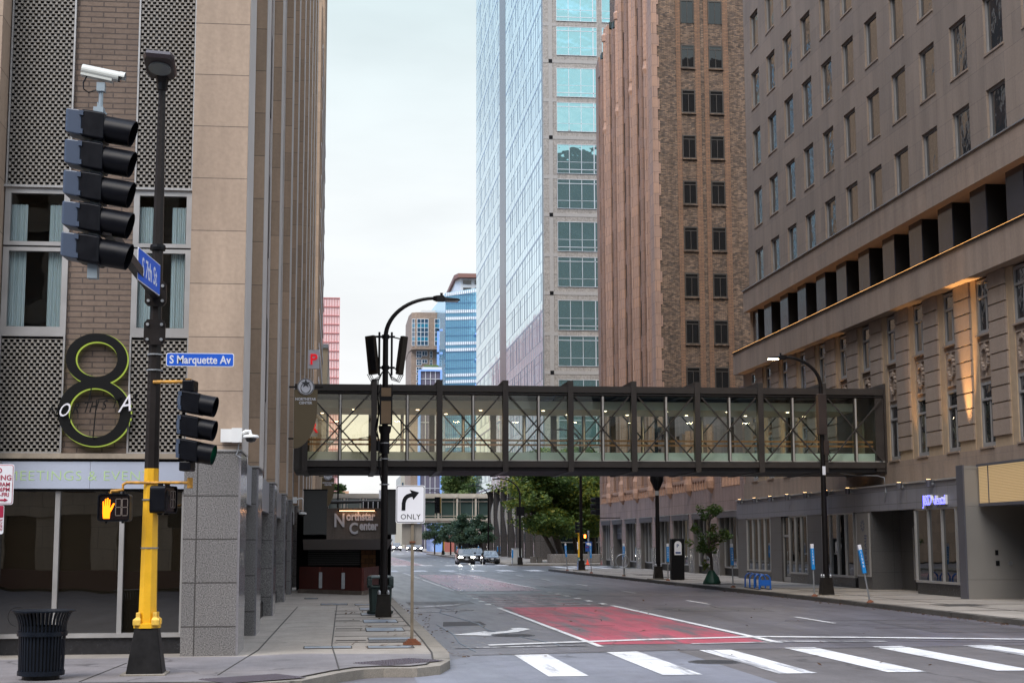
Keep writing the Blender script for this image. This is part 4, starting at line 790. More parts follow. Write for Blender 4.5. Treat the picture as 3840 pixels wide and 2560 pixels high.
# plain lamps farther along the right sidewalk: pole tops hidden behind the skyway
LQ, _ = lamp('black street lamp with a bulky dark shroud, beside the black pay station', (16.0, 75.6, .14), 9.2, 1.2, -1, 'curved arm street lamps', 1.15)
b = MB()
for k in range(8): a = k*math.pi/4; b.tube([(.1*math.cos(a), .1*math.sin(a), 5.25), (.3*math.cos(a), .3*math.sin(a), 5.1), (.33*math.cos(a), .33*math.sin(a), 4.9), (.14*math.cos(a), .14*math.sin(a), 4.5)], .02, 5)
b.lathe([(.1, 4.4), (.18, 4.6), (.34, 4.95), (.36, 5.6)], n=16); b.build('antenna_shroud', M_BLACK, LQ, local=True)
b = MB(); b.lathe([(.1, 4.15), (.1, 4.38)], n=12); b.build('notice', pm('grey_notice', (.3, .3, .3), .6), LQ, local=True)
b = MB(); b.box(-.5, .4, -.36, .36, -.02, .05); b.build('footing', M_KERB, LQ, local=True)
LX = dup(LQ, (15.96, 99.4, .14), label='black street lamp with blue and silver stickers at its base, at the far crossing corner')
t_ = [c for c in LX.children if c.name.startswith('antenna_shroud') or c.name.startswith('notice')]
for c in t_: bpy.data.objects.remove(c)
b = MB(); b.box(-.3, -.235, -.22, -.12, .05, .62); b.build('sticker', mirror_glass('foil_sticker', (.35, .45, .75), .7, .2), LX, local=True)
for x, y, H, lab in ((15.2, 126.5, 7.1, 'black street lamp with a dark box beside the grey cabinet, before the plaza trees'), (17.4, 175, 8.3, 'black street lamp beyond the parked cars in front of the granite columns'), (16.2, 232, 9.6, 'thin black street lamp farthest along the right sidewalk, in front of the cream skyway')):
    q, _z = lamp(lab, (x, y, .14), H, 1.7, -1, 'curved arm street lamps', 1.1)
    if y < 130:
        b = MB(); b.box(-.3, .35, -.25, .25, 4.0, 4.75); b.build('equipment_box', M_BLACK, q, local=True)
q, _z = lamp('thin lamp post with a small pale camera, beyond the parking entrance', (-.8, 140, .14), 16, 2.0, 1, 'curved arm street lamps', 1.2)
b = MB(); b.box(.1, .4, -.1, .1, 11.1, 11.35); b.lathe([(.2, 10.7), (.25, 10.95), (.1, 11.1)], (.35, 0, 0), 10); b.build('camera', pm('pale_camera', (.4, .4, .42), .4), q, local=True)
lamp('curved lamp arm rising above the cream skyway beyond the parking entrance', (.3, 168, .14), 13.3, 3.2, 1, 'curved arm street lamps', 1.1)
# ------------------------------------------------------------ green litter bin by the lamp
t = empty('litter_bin', 'dark green domed plastic litter bin behind the left street lamp', 'litter bin', (1.2, 40.75, .147))
M_GB = pm('dark_green_plastic', (.02, .036, .033), .4, ns=8, na=.2)
b = MB(); b.rings([[(x*w, y*w, z) for x, y in ((-1, -.75), (-.75, -1), (.75, -1), (1, -.75), (1, .75), (.75, 1), (-.75, 1), (-1, .75))] for w, z in ((.26, 0), (.27, .08), (.30, .66))]); b.build('body', M_GB, t, local=True)
b = MB(); b.lathe([(.32, 0), (.345, .03), (.345, .08), (.3, .1)], n=24); b.build('foot', M_GB, t, local=True, smooth=True)
b = MB()
b.rings([[(x*w, y*w, z) for x, y in ((-1, -.75), (-.75, -1), (.75, -1), (1, -.75), (1, .75), (.75, 1), (-.75, 1), (-1, .75))] for w, z in ((.30, .66), (.345, .69), (.345, .735))])
b.rings([[(x*w, y*w, z) for x, y in ((-1, -.75), (-.75, -1), (.75, -1), (1, -.75), (1, .75), (.75, 1), (-.75, 1), (-1, .75))] for w, z in ((.345, .92), (.34, .955), (.3, .985), (.2, 1.0))])
for sx_ in (-1, 1):
    for sy_ in (-1, 1): b.box(sx_*.34, sx_*.22, sy_*.34, sy_*.22, .735, .92)
b.build('lid', M_GB, t, local=True, bevel=.012)
b = MB(); b.box(-.2, .2, -.2, .2, .67, .75); b.build('liner', MATS['bin_liner'], t, local=True)
# ------------------------------------------------------------ near skyway
sk = empty('skyway', 'dark bronze glazed footbridge with crossed braces spanning the street', 'skyway', (10, 57.5, 4.7))
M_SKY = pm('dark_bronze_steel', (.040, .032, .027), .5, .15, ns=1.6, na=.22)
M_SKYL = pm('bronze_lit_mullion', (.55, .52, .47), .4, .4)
GY, GY2 = 57.5, 62.0
sz = lambda y: AY(GY, 1900, y).z
zt0, zt1, zg1, zg0, zb1, zb0, zlow = sz(1446), sz(1470), sz(1482), sz(1727), sz(1729), sz(1751), sz(1767)
posts = [AY(GY, px, 1600).x for px in (1144, 1402, 1648, 1895, 2139, 2376, 2614, 2851, 3088, 3322)]
X0, X1 = posts[0], posts[-1]
PW = .105
for i, x in enumerate(posts):
    b = MB(); ptop, pbot = sz(1427), sz(1768)
    for y in (GY, GY2): b.box(x-PW, x+PW, y-.16, y+.16, pbot, ptop)
    b.box(x-PW, x+PW, GY+.16, GY2-.16, ptop-.33, ptop); b.box(x-PW, x+PW, GY+.16, GY2-.16, pbot, pbot+.26)
    b.build('frame', M_SKY, sk)
for y, s_ in ((GY, -1), (GY2, 1)):
    b = MB()
    for a, c in zip(posts, posts[1:]): b.box(a+PW, c-PW, y-.1, y+.1, zt1, zt0)
    b.build('top_beam', M_SKY, sk)
    b = MB()
    for a, c in zip(posts, posts[1:]): b.box(a+PW, c-PW, y-.1, y+.1, zb0, zb1)
    b.build('bottom_beam', M_SKY, sk)
    b = MB(); b.tube([(X0, y-s_*-.02, zt1-.08), (X1, y-s_*-.02, zt1-.08)], .05, 8); b.build('pipe', M_BROWN, sk)
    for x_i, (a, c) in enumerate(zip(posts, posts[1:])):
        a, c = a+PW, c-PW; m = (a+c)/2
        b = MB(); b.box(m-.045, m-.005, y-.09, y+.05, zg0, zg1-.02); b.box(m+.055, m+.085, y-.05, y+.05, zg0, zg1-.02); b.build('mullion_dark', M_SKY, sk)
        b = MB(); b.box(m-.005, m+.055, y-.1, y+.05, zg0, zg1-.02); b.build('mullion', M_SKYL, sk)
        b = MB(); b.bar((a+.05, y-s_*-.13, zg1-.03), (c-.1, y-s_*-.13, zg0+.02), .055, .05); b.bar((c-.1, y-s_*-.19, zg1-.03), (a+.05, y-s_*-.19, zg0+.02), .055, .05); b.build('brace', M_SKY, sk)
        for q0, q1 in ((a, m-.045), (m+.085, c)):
            b = MB(); b.box(q0, q1, y-.006, y+.006, zg0+.03, zg1); b.build('glass_pane', clear_glass('painted_glow_glass', (1.0, .98, .90), 1.5) if x_i < 3 else clear_glass('green_tinted_glass', (.945, .995, .97), 1.5), sk)  # left bays: the warm reflected glow is put into the pane tint
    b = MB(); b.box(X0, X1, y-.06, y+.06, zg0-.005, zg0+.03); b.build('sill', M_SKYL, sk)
    b = MB(); b.box(X0+.1, X1-.1, y-s_*.12, y-s_*.15, sz(1726), sz(1694)); b.build('spandrel', pm('pale_green_panel', (.50, .53, .45), .5, ns=1.2, na=.1), sk)
    for ya in ((1648, 1665) if s_ < 0 else ()):
        b = MB(); b.box(X0+.1, X1-.3, y-s_*.28, y-s_*.34, sz(ya+4), sz(ya-3)); b.build('handrail', pm('oak_rail', (.30, .13, .045), .45, ns=4, na=.2), sk)
b = MB(); b.box(X0, X1, GY+.1, GY2-.1, zt0-.06, zt0-.01); b.build('roof', M_SKY, sk)
b = MB(); b.box(X0, X1, GY+.1, GY2-.1, zlow+.02, zb0-.02); b.build('soffit', pm('dark_grey_soffit', (.045, .043, .045), .7, ns=.8, na=.25), sk)
b = MB(); b.box(X0, X1, GY+.12, GY2-.12, zb1-.1, zg0+.04); b.build('floor', pm('grey_carpet', (.12, .12, .12), .9), sk)
b = MB(); b.box(X0, posts[-1]-.9, GY+.75, GY2-.75, sz(1533)+.06, sz(1496)); b.build('ceiling', pm('ceiling_plaster', (.62, .60, .50), .7), sk)
for i in range(18):
    x = X0+.6+i*1.22
    if x > posts[-1]-1.3: break
    y = GY+1.3 if i % 2 else GY2-1.4
    b = MB(); b.lathe([(.06, 0), (.06, .012)], (x, y, sz(1533)+.045), 14); b.build('downlight', emit('downlight_glow', (1, .78, .5), 3.5), sk)
b = MB(); b.box(21.2-.35, X1+PW, GY-.05, GY2+.05, sz(1764), sz(1462)); b.build('end_box', M_SKY, sk)
b = MB(); b.box(-1.55, X0-PW, GY-.05, GY2+.05, sz(1764), sz(1446)); b.build('end_box', M_SKY, sk)
b = MB(); b.box(posts[-1]-.55, posts[-1]-.45, GY+1.2, GY+2.4, sz(1722), sz(1560)); b.build('door', pm('skyway_door', (.2, .17, .1), .5), sk)
b = MB(); b.tube([(AY(GY+1.0, 3263, 1600).x, GY+1.1, sz(1622)), (AY(GY+1.0, 3263, 1600).x+.12, GY+1.1, sz(1602)), (AY(GY+1.0, 3263, 1600).x, GY+1.1, sz(1585))], .05, 8); b.build('wall_lamp', emit('wall_lamp_glow', (1, .75, .4), 6), sk)
for i in range(8):
    al = bpy.data.lights.new('skyway_downlight', 'AREA'); al.energy = 12; al.size = .25; al.color = (1, .74, .45)
    ao = bpy.data.objects.new('skyway_downlight', al); COL.objects.link(ao); ao.location = (X0+1.2+i*2.5, GY+2.2, sz(1533)+.03)
# conduit under the right end
b = MB(); b.tube([AY(58.5, 3150, 1772), AY(58.2, 3210, 1782), AX(20.66, 3290, 1783), AX(20.66, 3316, 1790), AX(20.66, 3322, 1845), AX(20.66, 3316, 1880)], .025, 6); b.build('conduit', M_STEEL, sk)

# ------------------------------------------------------------ right stone building
M_ST = wallmat('grey_brown_limestone', (.285, .222, .172), (.245, .195, .155), (.14, .11, .09), 1.4, 1.035, .006, .5, .8, .16, .05, .25, 10)
M_STB = wallmat('limestone_band', (.32, .24, .18), (.285, .22, .17), (.19, .15, .12), 1.4, 2.4, .004, 0, .8, .22, .06, .2, 10)
M_STR = wallmat('rusticated_limestone', (.31, .24, .185), (.28, .22, .175), (.19, .15, .12), 3, 4, .0, 0, .8, .14, .08, .2, 12)
M_JAMB = pm('warm_stone_reveal', (.38, .28, .18), .8, ns=4, na=.15)
M_FR = pm('window_frame_paint', (.26, .25, .24), .45, ns=3, na=.1)
M_WGL = mirror_glass('office_glass', (.012, .014, .017), 0, .008, 1.9, (.9, .16, .14), 1.0)
ob = empty('office_building', 'brown limestone office building with punched windows and a dark recessed strip', 'building', (21.2, 60, .14))
XR, YN, YF = 21.2, 38.0, 76.35
P0, SP = 75.1, 2.815
cols = [P0-SP*i for i in range(14)]; WW = 1.44
rows = [14.9+3.04*0]+[17.93+3.1*k for k in range(7)]
HEAD = [16.72]+[17.93+3.1*k+1.9 for k in range(7)]
ZTOP = 42
b = MB(); zprev = HEAD[0]
for k in range(1, len(rows)): b.box(XR, XR+.34, YN, YF, HEAD[k-1], rows[k])
b.box(XR, XR+.34, YN, YF, HEAD[-1], ZTOP)
for k in range(len(rows)):
    ed = [YF]+[v for y in cols for v in (y, y-WW)]+[YN]
    for i in range(0, len(ed)-1, 2): b.box(XR, XR+.34, ed[i+1], ed[i], rows[k], HEAD[k])
b.build('wall', M_ST, ob)
b = MB(); b.box(XR+.34, XR+24, YN, YF, 14.7, ZTOP); b.build('core', M_DARKIN, ob)
b = MB(); b.box(XR+.0, XR+24, YF, YF+.02, 10.7, ZTOP); b.build('party_wall', M_ST, ob)
for k in range(len(rows)):
    for y in cols:
        if y-WW < YN+.2 or (k > 5 and y < 60): continue
        z0, z1 = rows[k], HEAD[k]
        f = MB(); 
        f.box(XR+.08, XR+.3, y-.09, y, z0, z1); f.box(XR+.10, XR+.3, y-WW, y-WW+.06, z0, z1); f.box(XR+.10, XR+.3, y-WW+.06, y-.09, z1-.08, z1); f.box(XR+.10, XR+.3, y-WW+.06, y-.09, z0, z0+.06)
        w = f.build('window', M_FR, ob)
        p = MB(); p.box(XR+.14, XR+.16, y-WW+.06, y-.09, z0+.06, z1-.08); p.build('pane', M_WGL, w)
        if k: p = MB(); p.box(XR-.03, XR+.08, y-WW-.03, y+.03, z0-.07, z0-.004); p.build('sill', M_STB, w)
# band, dark strip, ledge
b = MB(); b.box(20.96, 24, YN, 76.75, 13.76, 14.86); b.build('upper_band', M_STB, ob)
b = MB(); b.box(20.90, 24, YN, 76.8, 14.86, 14.9); b.build('band_flashing', M_STEEL, ob)
b = MB(); b.box(20.82, 24, YN, 78.5, 10.68, 11.82); b.build('lower_band', M_STB, ob)
b = MB(); b.box(20.76, 20.96, YN, 78.6, 11.82, 11.86); b.build('led_channel', M_BLACK, ob)
b = MB(); b.box(20.80, 20.92, YN, 78.55, 11.865, 11.885); b.build('led_strip', emit('amber_strip', (1, .48, .14), 2.0), ob)
b = MB(); b.box(23.2, 24, YN, 76.4, 11.82, 13.76); b.build('recess_back', M_BLACK, ob)
M_TILE = wallmat('polished_black_tile', (.03, .033, .045), (.022, .025, .035), (.01, .01, .01), .65, .95, .006, 0, .13, .1, .05, .1, 20, spec=.8)
M_TILED = pm('matt_black_return', (.008, .008, .008), .7)
for i in range(14):
    y1 = 77.1-.02-SP*i
    y1 = min(y1, 76.7)
    b = MB(); b.box(21.35, 21.40, y1-1.26, y1, 11.82, 13.76); b.build('black_pier', M_TILE, ob)
    b = MB(); b.box(21.40, 23.2, y1-1.25, y1-.01, 11.82, 13.76); b.build('pier_return', M_TILED, ob)
# two-storey stone piers and windows
LW0 = 73.92
b = MB(); b.box(XR+.55, XR+24, YN, 78.4, 4.2, 10.68); b.build('core', M_DARKIN, ob)
b = MB(); b.box(XR+.02, XR+.5, YN, 78.4, 4.12, 5.0); b.build('stone_base_band', M_STB, ob)
b = MB(); b.box(XR+.12, XR+.5, 76.9, 78.4, 5.0, 10.68); b.build('end_pier', M_STR, ob)
for i in range(-1, 13):
    yl = LW0-SP*i+.0     # far edge of the window
    ye = yl-1.1; yb = ye-1.3
    if yb < YN: break
    b = MB()
    for k in range(11):
        z = 10.66-.535*(k+1)
        if z < 5.0: break
        b.box(XR-.02, XR+.3, yb+.02, ye, z+.045, z+.535)
    b.build('rusticated_pier', M_STR, ob)
    b = MB(); b.box(XR+.04, XR+.5, yb, ye+.0-.02, 5.0, 10.66); b.build('pier_core', M_JAMB, ob)
    b = MB(); b.box(XR+.06, XR+.5, yb-.42, yb, 5.0, 10.66); b.build('jamb', M_JAMB, ob)
    for z0, z1 in ((8.78, 10.6), (5.06, 7.2)):
        y0, y1 = ye, yl+.02
        f = MB(); f.box(XR+.1, XR+.3, y1-.12, y1, z0, z1); f.box(XR+.1, XR+.3, y0, y0+.06, z0, z1); f.box(XR+.1, XR+.3, y0+.06, y1-.12, z1-.1, z1); f.box(XR+.1, XR+.3, y0+.06, y1-.12, z0, z0+.14); f.box(XR+.08, XR+.3, y0+.06, y1-.12, z1-.62, z1-.54); f.box(XR+.11, XR+.3, y0+.42, y0+.47, z0+.14, z1-.62)
        w = f.build('window', M_FR, ob)
        p = MB(); p.box(XR+.15, XR+.17, y0+.06, y1-.12, z0+.14, z1-.1); p.build('pane', M_WGL, w)
        p = MB(); p.box(XR-.02, XR+.1, y0+.02, y1, z0-.06, z0-.003); p.build('sill', M_STB, w)
    s = MB(); s.box(XR+.10, XR+.5, ye+.0, yl+.02, 7.2, 8.72); s.build('spandrel', M_STB, ob)
    c = Vector((XR+.09, (ye+yl)/2+.02, 7.98)); r = MB()
    r.box(XR+.05, XR+.10, ye+.1, yl-.1, 8.5, 8.55); r.box(XR+.05, XR+.10, c.y-.05, c.y+.05, 8.3, 8.5); r.box(XR+.05, XR+.10, ye+.1, yl-.1, 7.32, 7.37); r.box(XR+.05, XR+.10, c.y-.05, c.y+.05, 7.37, 7.55)
    for k in range(15):
        a = 2*math.pi*k/15; r.obox((XR+.06, c.y+.25*math.cos(a), c.z+.38*math.sin(a)), (.1, .09+.04*(k % 2), .11), Matrix.Rotation(a, 3, 'X'))
    r.obox((XR+.05, c.y, c.z+.37), (.12, .18, .16)); r.obox((XR+.05, c.y, c.z-.37), (.12, .22, .1)); r.build('carved_panel', M_STR, ob)
# storefront
XS = 20.7
M_FAS = wallmat('grey_metal_fascia', (.20, .20, .225), (.185, .185, .21), (.09, .09, .1), .95, .5, .012, 0, .4, .08, .03, .2, 10, shift=(.1, .13), spec=.5)
M_GTILE = wallmat('dark_grey_stone_tile', (.085, .082, .082), (.075, .073, .073), (.04, .04, .04), 1.2, .8, .008, 0, .35, .12, .1, .2, 30, spec=.5)
b = MB(); b.box(XS, XS+.5, 48.45, 78.0, 3.14, 4.06); b.build('fascia', M_FAS, ob)
b = MB(); b.box(XS-.06, XS+.5, 48.45, 78.05, 4.06, 4.12); b.build('fascia_cap', M_ALU, ob)
b = MB(); b.box(XS+1.6, XS+12, YN, 78, .14, 3.14); b.build('shop_back', pm('dim_shop_wall', (.03, .03, .03), .9), ob)
b = MB(); b.box(XS+.5, XS+12, 78, 78.4, .14, 4.2); b.build('side_wall', M_GTILE, ob)
def shopwin(y0, y1, n, z0=.62, z1=3.08, x=XS+.03, door=None):
    f = MB(); f.box(x, x+.12, y0, y1, z1, z1+.06); f.box(x-.04, x+.12, y0, y1, z0-.08, z0)
    for i in range(n+1): yy = y0+(y1-y0)*i/n; f.box(x-.02, x+.12, yy-.04, yy+.04, z0, z1)
    w = f.build('shop_window', M_ALU, ob)
    p = MB(); p.box(x+.05, x+.06, y0, y1, z0, z1); p.build('pane', M_SHOP, w)
    p = MB(); p.box(x+.02, x+.3, y0, y1, .14, z0-.08); p.build('plinth', MATS['black_granite_plinth'], w)
for y0, y1 in ((76.25, 78.0), (70.15, 71.9), (64.1, 66.1), (58.0, 59.6)): b = MB(); b.box(XS+.02, XS+.6, y0, y1, .14, 3.14); b.build('tile_pier', M_GTILE, ob)
shopwin(71.95, 76.2, 4); shopwin(66.15, 68.9, 3); shopwin(60.05, 64.05, 4)
b = MB(); b.box(XS+.1, XS+.2, 68.95, 69.03, .16, 3.1); b.box(XS+.1, XS+.2, 70.05, 70.13, .16, 3.1); b.box(XS+.1, XS+.2, 69.03, 70.05, 2.2, 2.3); b.box(XS+.1, XS+.2, 69.03, 70.05, .16, .36); d_ = b.build('door', M_ALU, ob)
b = MB(); b.box(XS+.14, XS+.15, 69.03, 70.05, .36, 3.08); b.build('pane', M_SHOP, d_); b = MB(); b.tube([(XS+.06, 69.2, .9), (XS+.02, 69.2, .95), (XS+.02, 69.2, 1.5), (XS+.06, 69.2, 1.55)], .015, 6); b.build('handle', M_STEEL, d_)
# recessed bay, projecting glazed bay
b = MB(); b.box(XS+1.2, XS+1.3, 53.6, 58, .14, 3.14); b.box(XS+.02, XS+1.2, 57.95, 58.0, .14, 3.14); b.build('recess_wall', M_GTILE, ob)
shopwin(54.4, 56.3, 3, .62, 2.5, XS+1.08)
b = MB(); b.box(XS+.1, XS+1.2, 53.4, 53.5, .14, 3.14); b.build('bay_side', M_ALU, ob)
shopwin(48.5, 53.4, 4)
# portal with lit canopy
M_PORT = pm('champagne_metal', (.27, .255, .235), .35, .35, ns=.8, na=.05)
M_PORTD = pm('slate_metal', (.11, .11, .13), .35, .3, ns=1, na=.08)
b = MB(); b.box(20.25, 20.3, 47.88, 48.42, .14, 4.44); b.build('portal_front', M_PORTD, ob)
b = MB(); b.box(20.3, 23.5, 47.9, 48.4, .14, .75); b.box(20.3, 23.5, 47.9, 48.4, .757, 3.1); b.box(20.3, 23.5, 47.9, 48.4, 3.107, 4.3); b.box(20.3, 23.5, 47.9, 48.4, 4.307, 4.42); b.build('portal_side', M_PORT, ob)
b = MB(); b.box(20.7, 22, 43.6, 47.75, 3.1, 3.2); b.box(20.66, 22, 43.6, 47.75, 4.38, 4.46); b.box(20.7, 22, 43.6, 44.2, 3.2, 4.38); b.box(20.7, 20.72, 46.95, 46.99, 3.2, 4.38); b.build('canopy_frame', M_PORTD, ob)
b = MB(); b.box(20.74, 20.80, 44.2, 47.75, 3.2, 4.38); b.build('lit_panel', emit('amber_lit_panel', (1, .70, .36), .20, (.35, .27, .17)), ob)
b = MB()
for k in range(24): b.box(20.715, 20.74, 44.2, 46.94, 3.22+k*.048, 3.228+k*.048); b.box(20.715, 20.74, 47.0, 47.75, 3.22+k*.048, 3.228+k*.048)
b.build('panel_louvre', pm('panel_louvre', (.3, .2, .1), .5), ob)
b = MB(); b.box(21.9, 22.0, 43, 46.9, .14, 3.1); b.build('entry_glass', M_SHOP, ob)
b = MB()
for y in (46.9, 46.2, 45.2, 44.2): b.box(21.85, 21.95, y-.04, y+.04, .14, 3.1)
b.box(21.85, 21.95, 43, 46.9, 2.2, 2.28); b.build('entry_frame', M_ALU, ob)
b = MB(); b.box(20.7, 22.5, 38, 43.6, .14, 4.46); b.build('entry_pier', M_GTILE, ob)
b = MB(); b.obox((21.3, 47.89, 1.62), (.1, .02, .16)); b.obox((21.32, 47.89, 1.28), (.12, .02, .16)); b.build('entry_panel', M_BLACK, ob)
b = MB(); b.lathe([(.07, 0), (.07, .02)], n=16); b.v = [(21.75+p[0], 47.89-p[2], 1.28+p[1]) for p in b.v]; b.build('push_plate', M_STEEL, ob)
t = empty('shop_sign', 'raised white letters with blue glow reading J and D dental on the grey fascia', 'sign', (XS-.05, 51.2, 3.35))
b = MB(); y_ = 52.25
q = text('J&D', .50, (XS-.06, y_, 3.24), (0, -1, 0), (0, 0, 1), .05, .01); b.add(q.v, q.f); q = text('dental', .46, (XS-.06, y_-1.0, 3.24), (0, -1, 0), (0, 0, 1), .05, .002, sx=.9); b.add(q.v, q.f); b.build('letter_body', M_WHITEP, t)
b = MB(); q = text('J&D', .50, (XS-.112, y_, 3.24), (0, -1, 0), (0, 0, 1), .003, -.004); b.add(q.v, q.f); q = text('dental', .46, (XS-.112, y_-1.0, 3.24), (0, -1, 0), (0, 0, 1), .003, -.006, sx=.9); b.add(q.v, q.f); b.build('blue_glow', emit('blue_neon', (.10, .10, 1), 2.4), t)
t = empty('panel_sign', 'tall pale panel with vertical blue invisalign lettering and a starburst flower', 'sign', (XS-.02, 59, 1.8))
b = MB(); b.box(XS-.03, XS+.02, 58.05, 59.55, .62, 3.08); b.build('panel', pm('pale_grey_panel', (.20, .19, .18), .5, ns=1, na=.05), t)
b = MB(); b.box(XS-.045, XS-.03, 58.05, 58.1, .62, 3.08); b.box(XS-.045, XS-.03, 59.5, 59.55, .62, 3.08); b.box(XS-.045, XS-.03, 58.1, 59.5, .62, .68); b.build('frame', M_ALU, t)
b = MB(); q = text('invisalign', .46, (XS-.035, 58.62, 2.26), (0, 0, -1), (0, -1, 0), .002, .004); b.add(q.v, q.f)
for k in range(9):
    a = k*2*math.pi/9; d = Vector((0, math.cos(a), math.sin(a))); n_ = Vector((0, -math.sin(a), math.cos(a))); c = Vector((XS-.036, 58.78, 2.6))
    b.add([c+d*.08, c+d*.17+n_*.04, c+d*.27, c+d*.17-n_*.04], [(0, 1, 2, 3)])
b.build('lettering', pm('navy_letter', (.03, .05, .12), .5), t)
t = empty('window_poster', 'dark navy poster with white panels behind the dental shop glass', 'poster', (XS+.1, 50.4, .9), 0)
b = MB(); b.box(XS+.155, XS+.165, 50.05, 51.05, .66, 2.0); b.build('sheet', pm('navy_poster', (.03, .03, .06), .6), t)
b = MB(); b.box(XS+.15, XS+.155, 50.05, 51.05, .66, .98); b.box(XS+.15, XS+.155, 50.55, 51.04, 1.3, 1.62); b.prism([(XS+.15, 50.8+.05*x, 1.05+.18*z) for x, z in ((-1, 0), (1, 0), (0, 1))], (.005, 0, 0)); b.build('white_field', pm('poster_white', (.4, .4, .42), .6), t)
# spot fixtures along the fascia
spots = [AX(20.6, 2700+x*.4847, 1660+y*.4847) for x, y in ((165, 455), (278, 442), (402, 432), (533, 423), (675, 407), (835, 393), (1005, 378), (1405, 345), (1635, 325), (1885, 297))]
sp0 = None
wh = ['at its far end by the terracotta wall', 'second from the terracotta wall', 'third from the terracotta wall', 'fourth from the terracotta wall', 'just left of the lit lamp post', 'just right of the lit lamp post', 'left of the conduit', 'right of the conduit', 'above and left of the dental sign', 'beside the portal column']
for i, p in enumerate(spots):
    lab = 'grey spot fixture on the shop fascia, '+wh[i]
    if sp0 is None:
        t = sp0 = empty('spot_fixture', lab, 'spot light', (20.5, p.y, 4.0), 0, 'spot fixtures on the shop fascia')
        b = MB(); b.lathe([(.09, -.12), (.11, .1), (.09, .12)], n=12); b.build('housing', M_PORTD, t, local=True)
        b = MB(); b.box(.05, .2, -.03, .03, -.06, .02); b.build('arm', M_STEEL, t, local=True)
        b = MB(); b.lathe([(.075, .121), (.075, .126)], n=12); b.build('lens', emit('spot_lens', (1, .6, .25), 5), t, local=True)
    else: t = dup(sp0, (20.5, p.y, 4.0), label=lab)
    e = (160, 150, 220, 170, 110, 200, 120, 330, 160, 2600)[i]
    s_ = bpy.data.lights.new('fascia_spot', 'SPOT'); s_.energy = e; s_.color = (1, .55, .2); s_.spot_size = .5 if e < 2000 else .4; s_.spot_blend = .8; s_.shadow_soft_size = .05
    o = bpy.data.objects.new('fascia_spot', s_); COL.objects.link(o); o.location = (20.62, (p.y if i < 9 else 49.3), 4.2)
    o.rotation_euler = Vector((-.11, 0, -1)).to_track_quat('Z', 'Y').to_euler()
# ------------------------------------------------------------ pavement furniture on the right
M_BP = pm('bright_blue_sleeve', (.01, .24, .62), .4, ns=3, na=.06)
def zone_post(label, c, lean=(0, 0), num='11945', first=[None]):
    t = empty('parking_zone_post', label, 'parking post', c, 0, 'blue parking number posts')
    b = MB(); b.tube([(0, 0, .03), (0, 0, .9)], .028, 8); b.build('post', M_STEEL, t, local=True)
    b = MB(); b.box(-.055, .055, -.055, .055, .9, 1.62); b.build('sleeve', M_BP, t, local=True)
    b = MB(); b.box(-.05, .05, -.05, .05, 1.62, 1.77); b.build('cap_label', M_WHITEP, t, local=True)
    b = MB(); b.lathe([(.12, 0), (.1, .03), (.05, .06), (.03, .08)], n=12); b.build('base', M_RUST, t, local=True)
    b = MB()
    for k, ch in enumerate(num): q = text(ch, .11, (0, -.057, 1.5-.105*k), (1, 0, 0), (0, 0, 1), .001, .001, 'CENTER'); b.add(q.v, q.f)
    b.build('number', M_WHITEP, t, local=True)
    t.rotation_euler = (lean[1], lean[0], 0)
    return t
zone_post('straight blue parking number post just left of the lit lamp post', (16.3, 51.4, .14), (-.03, 0))
zone_post('blue parking number post leaning steeply left, nearest the right edge', (16.3, 45.9, .14), (-.17, 0), '11946')
for (x, y, lx, n, lab) in ((16.21, 61.9, -.02, '11944', 'dull blue parking number post between young tree and bicycle rack'), (15.95, 73.1, .0, '11943', 'blue parking number post just right of the black pay station'), (15.72, 83.3, .0, '11942', 'blue parking number post with a bicycle loop, beside the dark doorway'), (15.31, 91.6, -.03, '11941', 'blue parking number post right of the far corner lamp post'), (15.08, 99.7, -.07, '11940', 'blue parking number post leaning at the end of the kerb by the far crossing')):
    zone_post(lab, (x, y, .14), (lx, 0), n)
t = empty('bicycle_loop', 'steel bicycle ring fixed to the blue parking post beside the dark doorway', 'bicycle ring', (15.72, 83.25, .14))
b = MB(); b.torus((15.6, 83.1, .95), .36, .03, 'y', 28, 8); b.build('ring', M_STEEL, t, smooth=True)
b = MB(); b.tube([(15.72, 83.2, .2), (15.72, 83.2, 1.2)], .05, 8); b.build('collar', M_STEEL, t)
t = empty('pay_station', 'black parking pay station with white P label in front of a black lamp post', 'pay station', (16.75, 74.5, .14))
b = MB(); b.box(16.42, 17.05, 74.3, 74.8, .14, 2.15); b.build('cabinet', M_BLACK, t, bevel=.04)
b = MB(); b.prism([(16.55+.18*(1-math.cos(math.pi*k/8)), 74.29, 1.85+.18*math.sin(math.pi*k/8)) for k in range(9)][::-1]+[(16.55, 74.29, 1.35), (16.91, 74.29, 1.35)], (0, .008, 0)); b.build('label', M_WHITEP, t)
b = MB(); q = text('P', .22, (16.66, 74.285, 1.72), (1, 0, 0), (0, 0, 1), .001, .006); b.add(q.v, q.f); b.box(16.6, 16.86, 74.28, 74.288, 1.42, 1.5); b.build('print', pm('navy_print', (.02, .06, .2), .5), t)
_a, _b = AZ(.14, 2795, 2201), AZ(.14, 2848, 2210)
t = empty('bicycle_rack', 'blue bicycle rack of four round hoops on the right sidewalk', 'bicycle rack', (_a.x, _a.y, .14))
M_RACK = pm('royal_blue_enamel', (.012, .11, .46), .35, ns=4, na=.08)
for k in range(4):
    x = _a.x+(_b.x-_a.x)*k/3; y = _a.y+(_b.y-_a.y)*k/3; b = MB()
    pts = [(x, y, .16), (x, y, .5)]+[(x+.22*(1-math.cos(a)), y-.0, .5+.22*math.sin(a)) for a in [math.pi*i/12 for i in range(1, 12)]]+[(x+.44, y, .5), (x+.44, y, .16)]
    b.tube(pts, .032, 8); b.build('hoop', M_RACK, t, smooth=True)
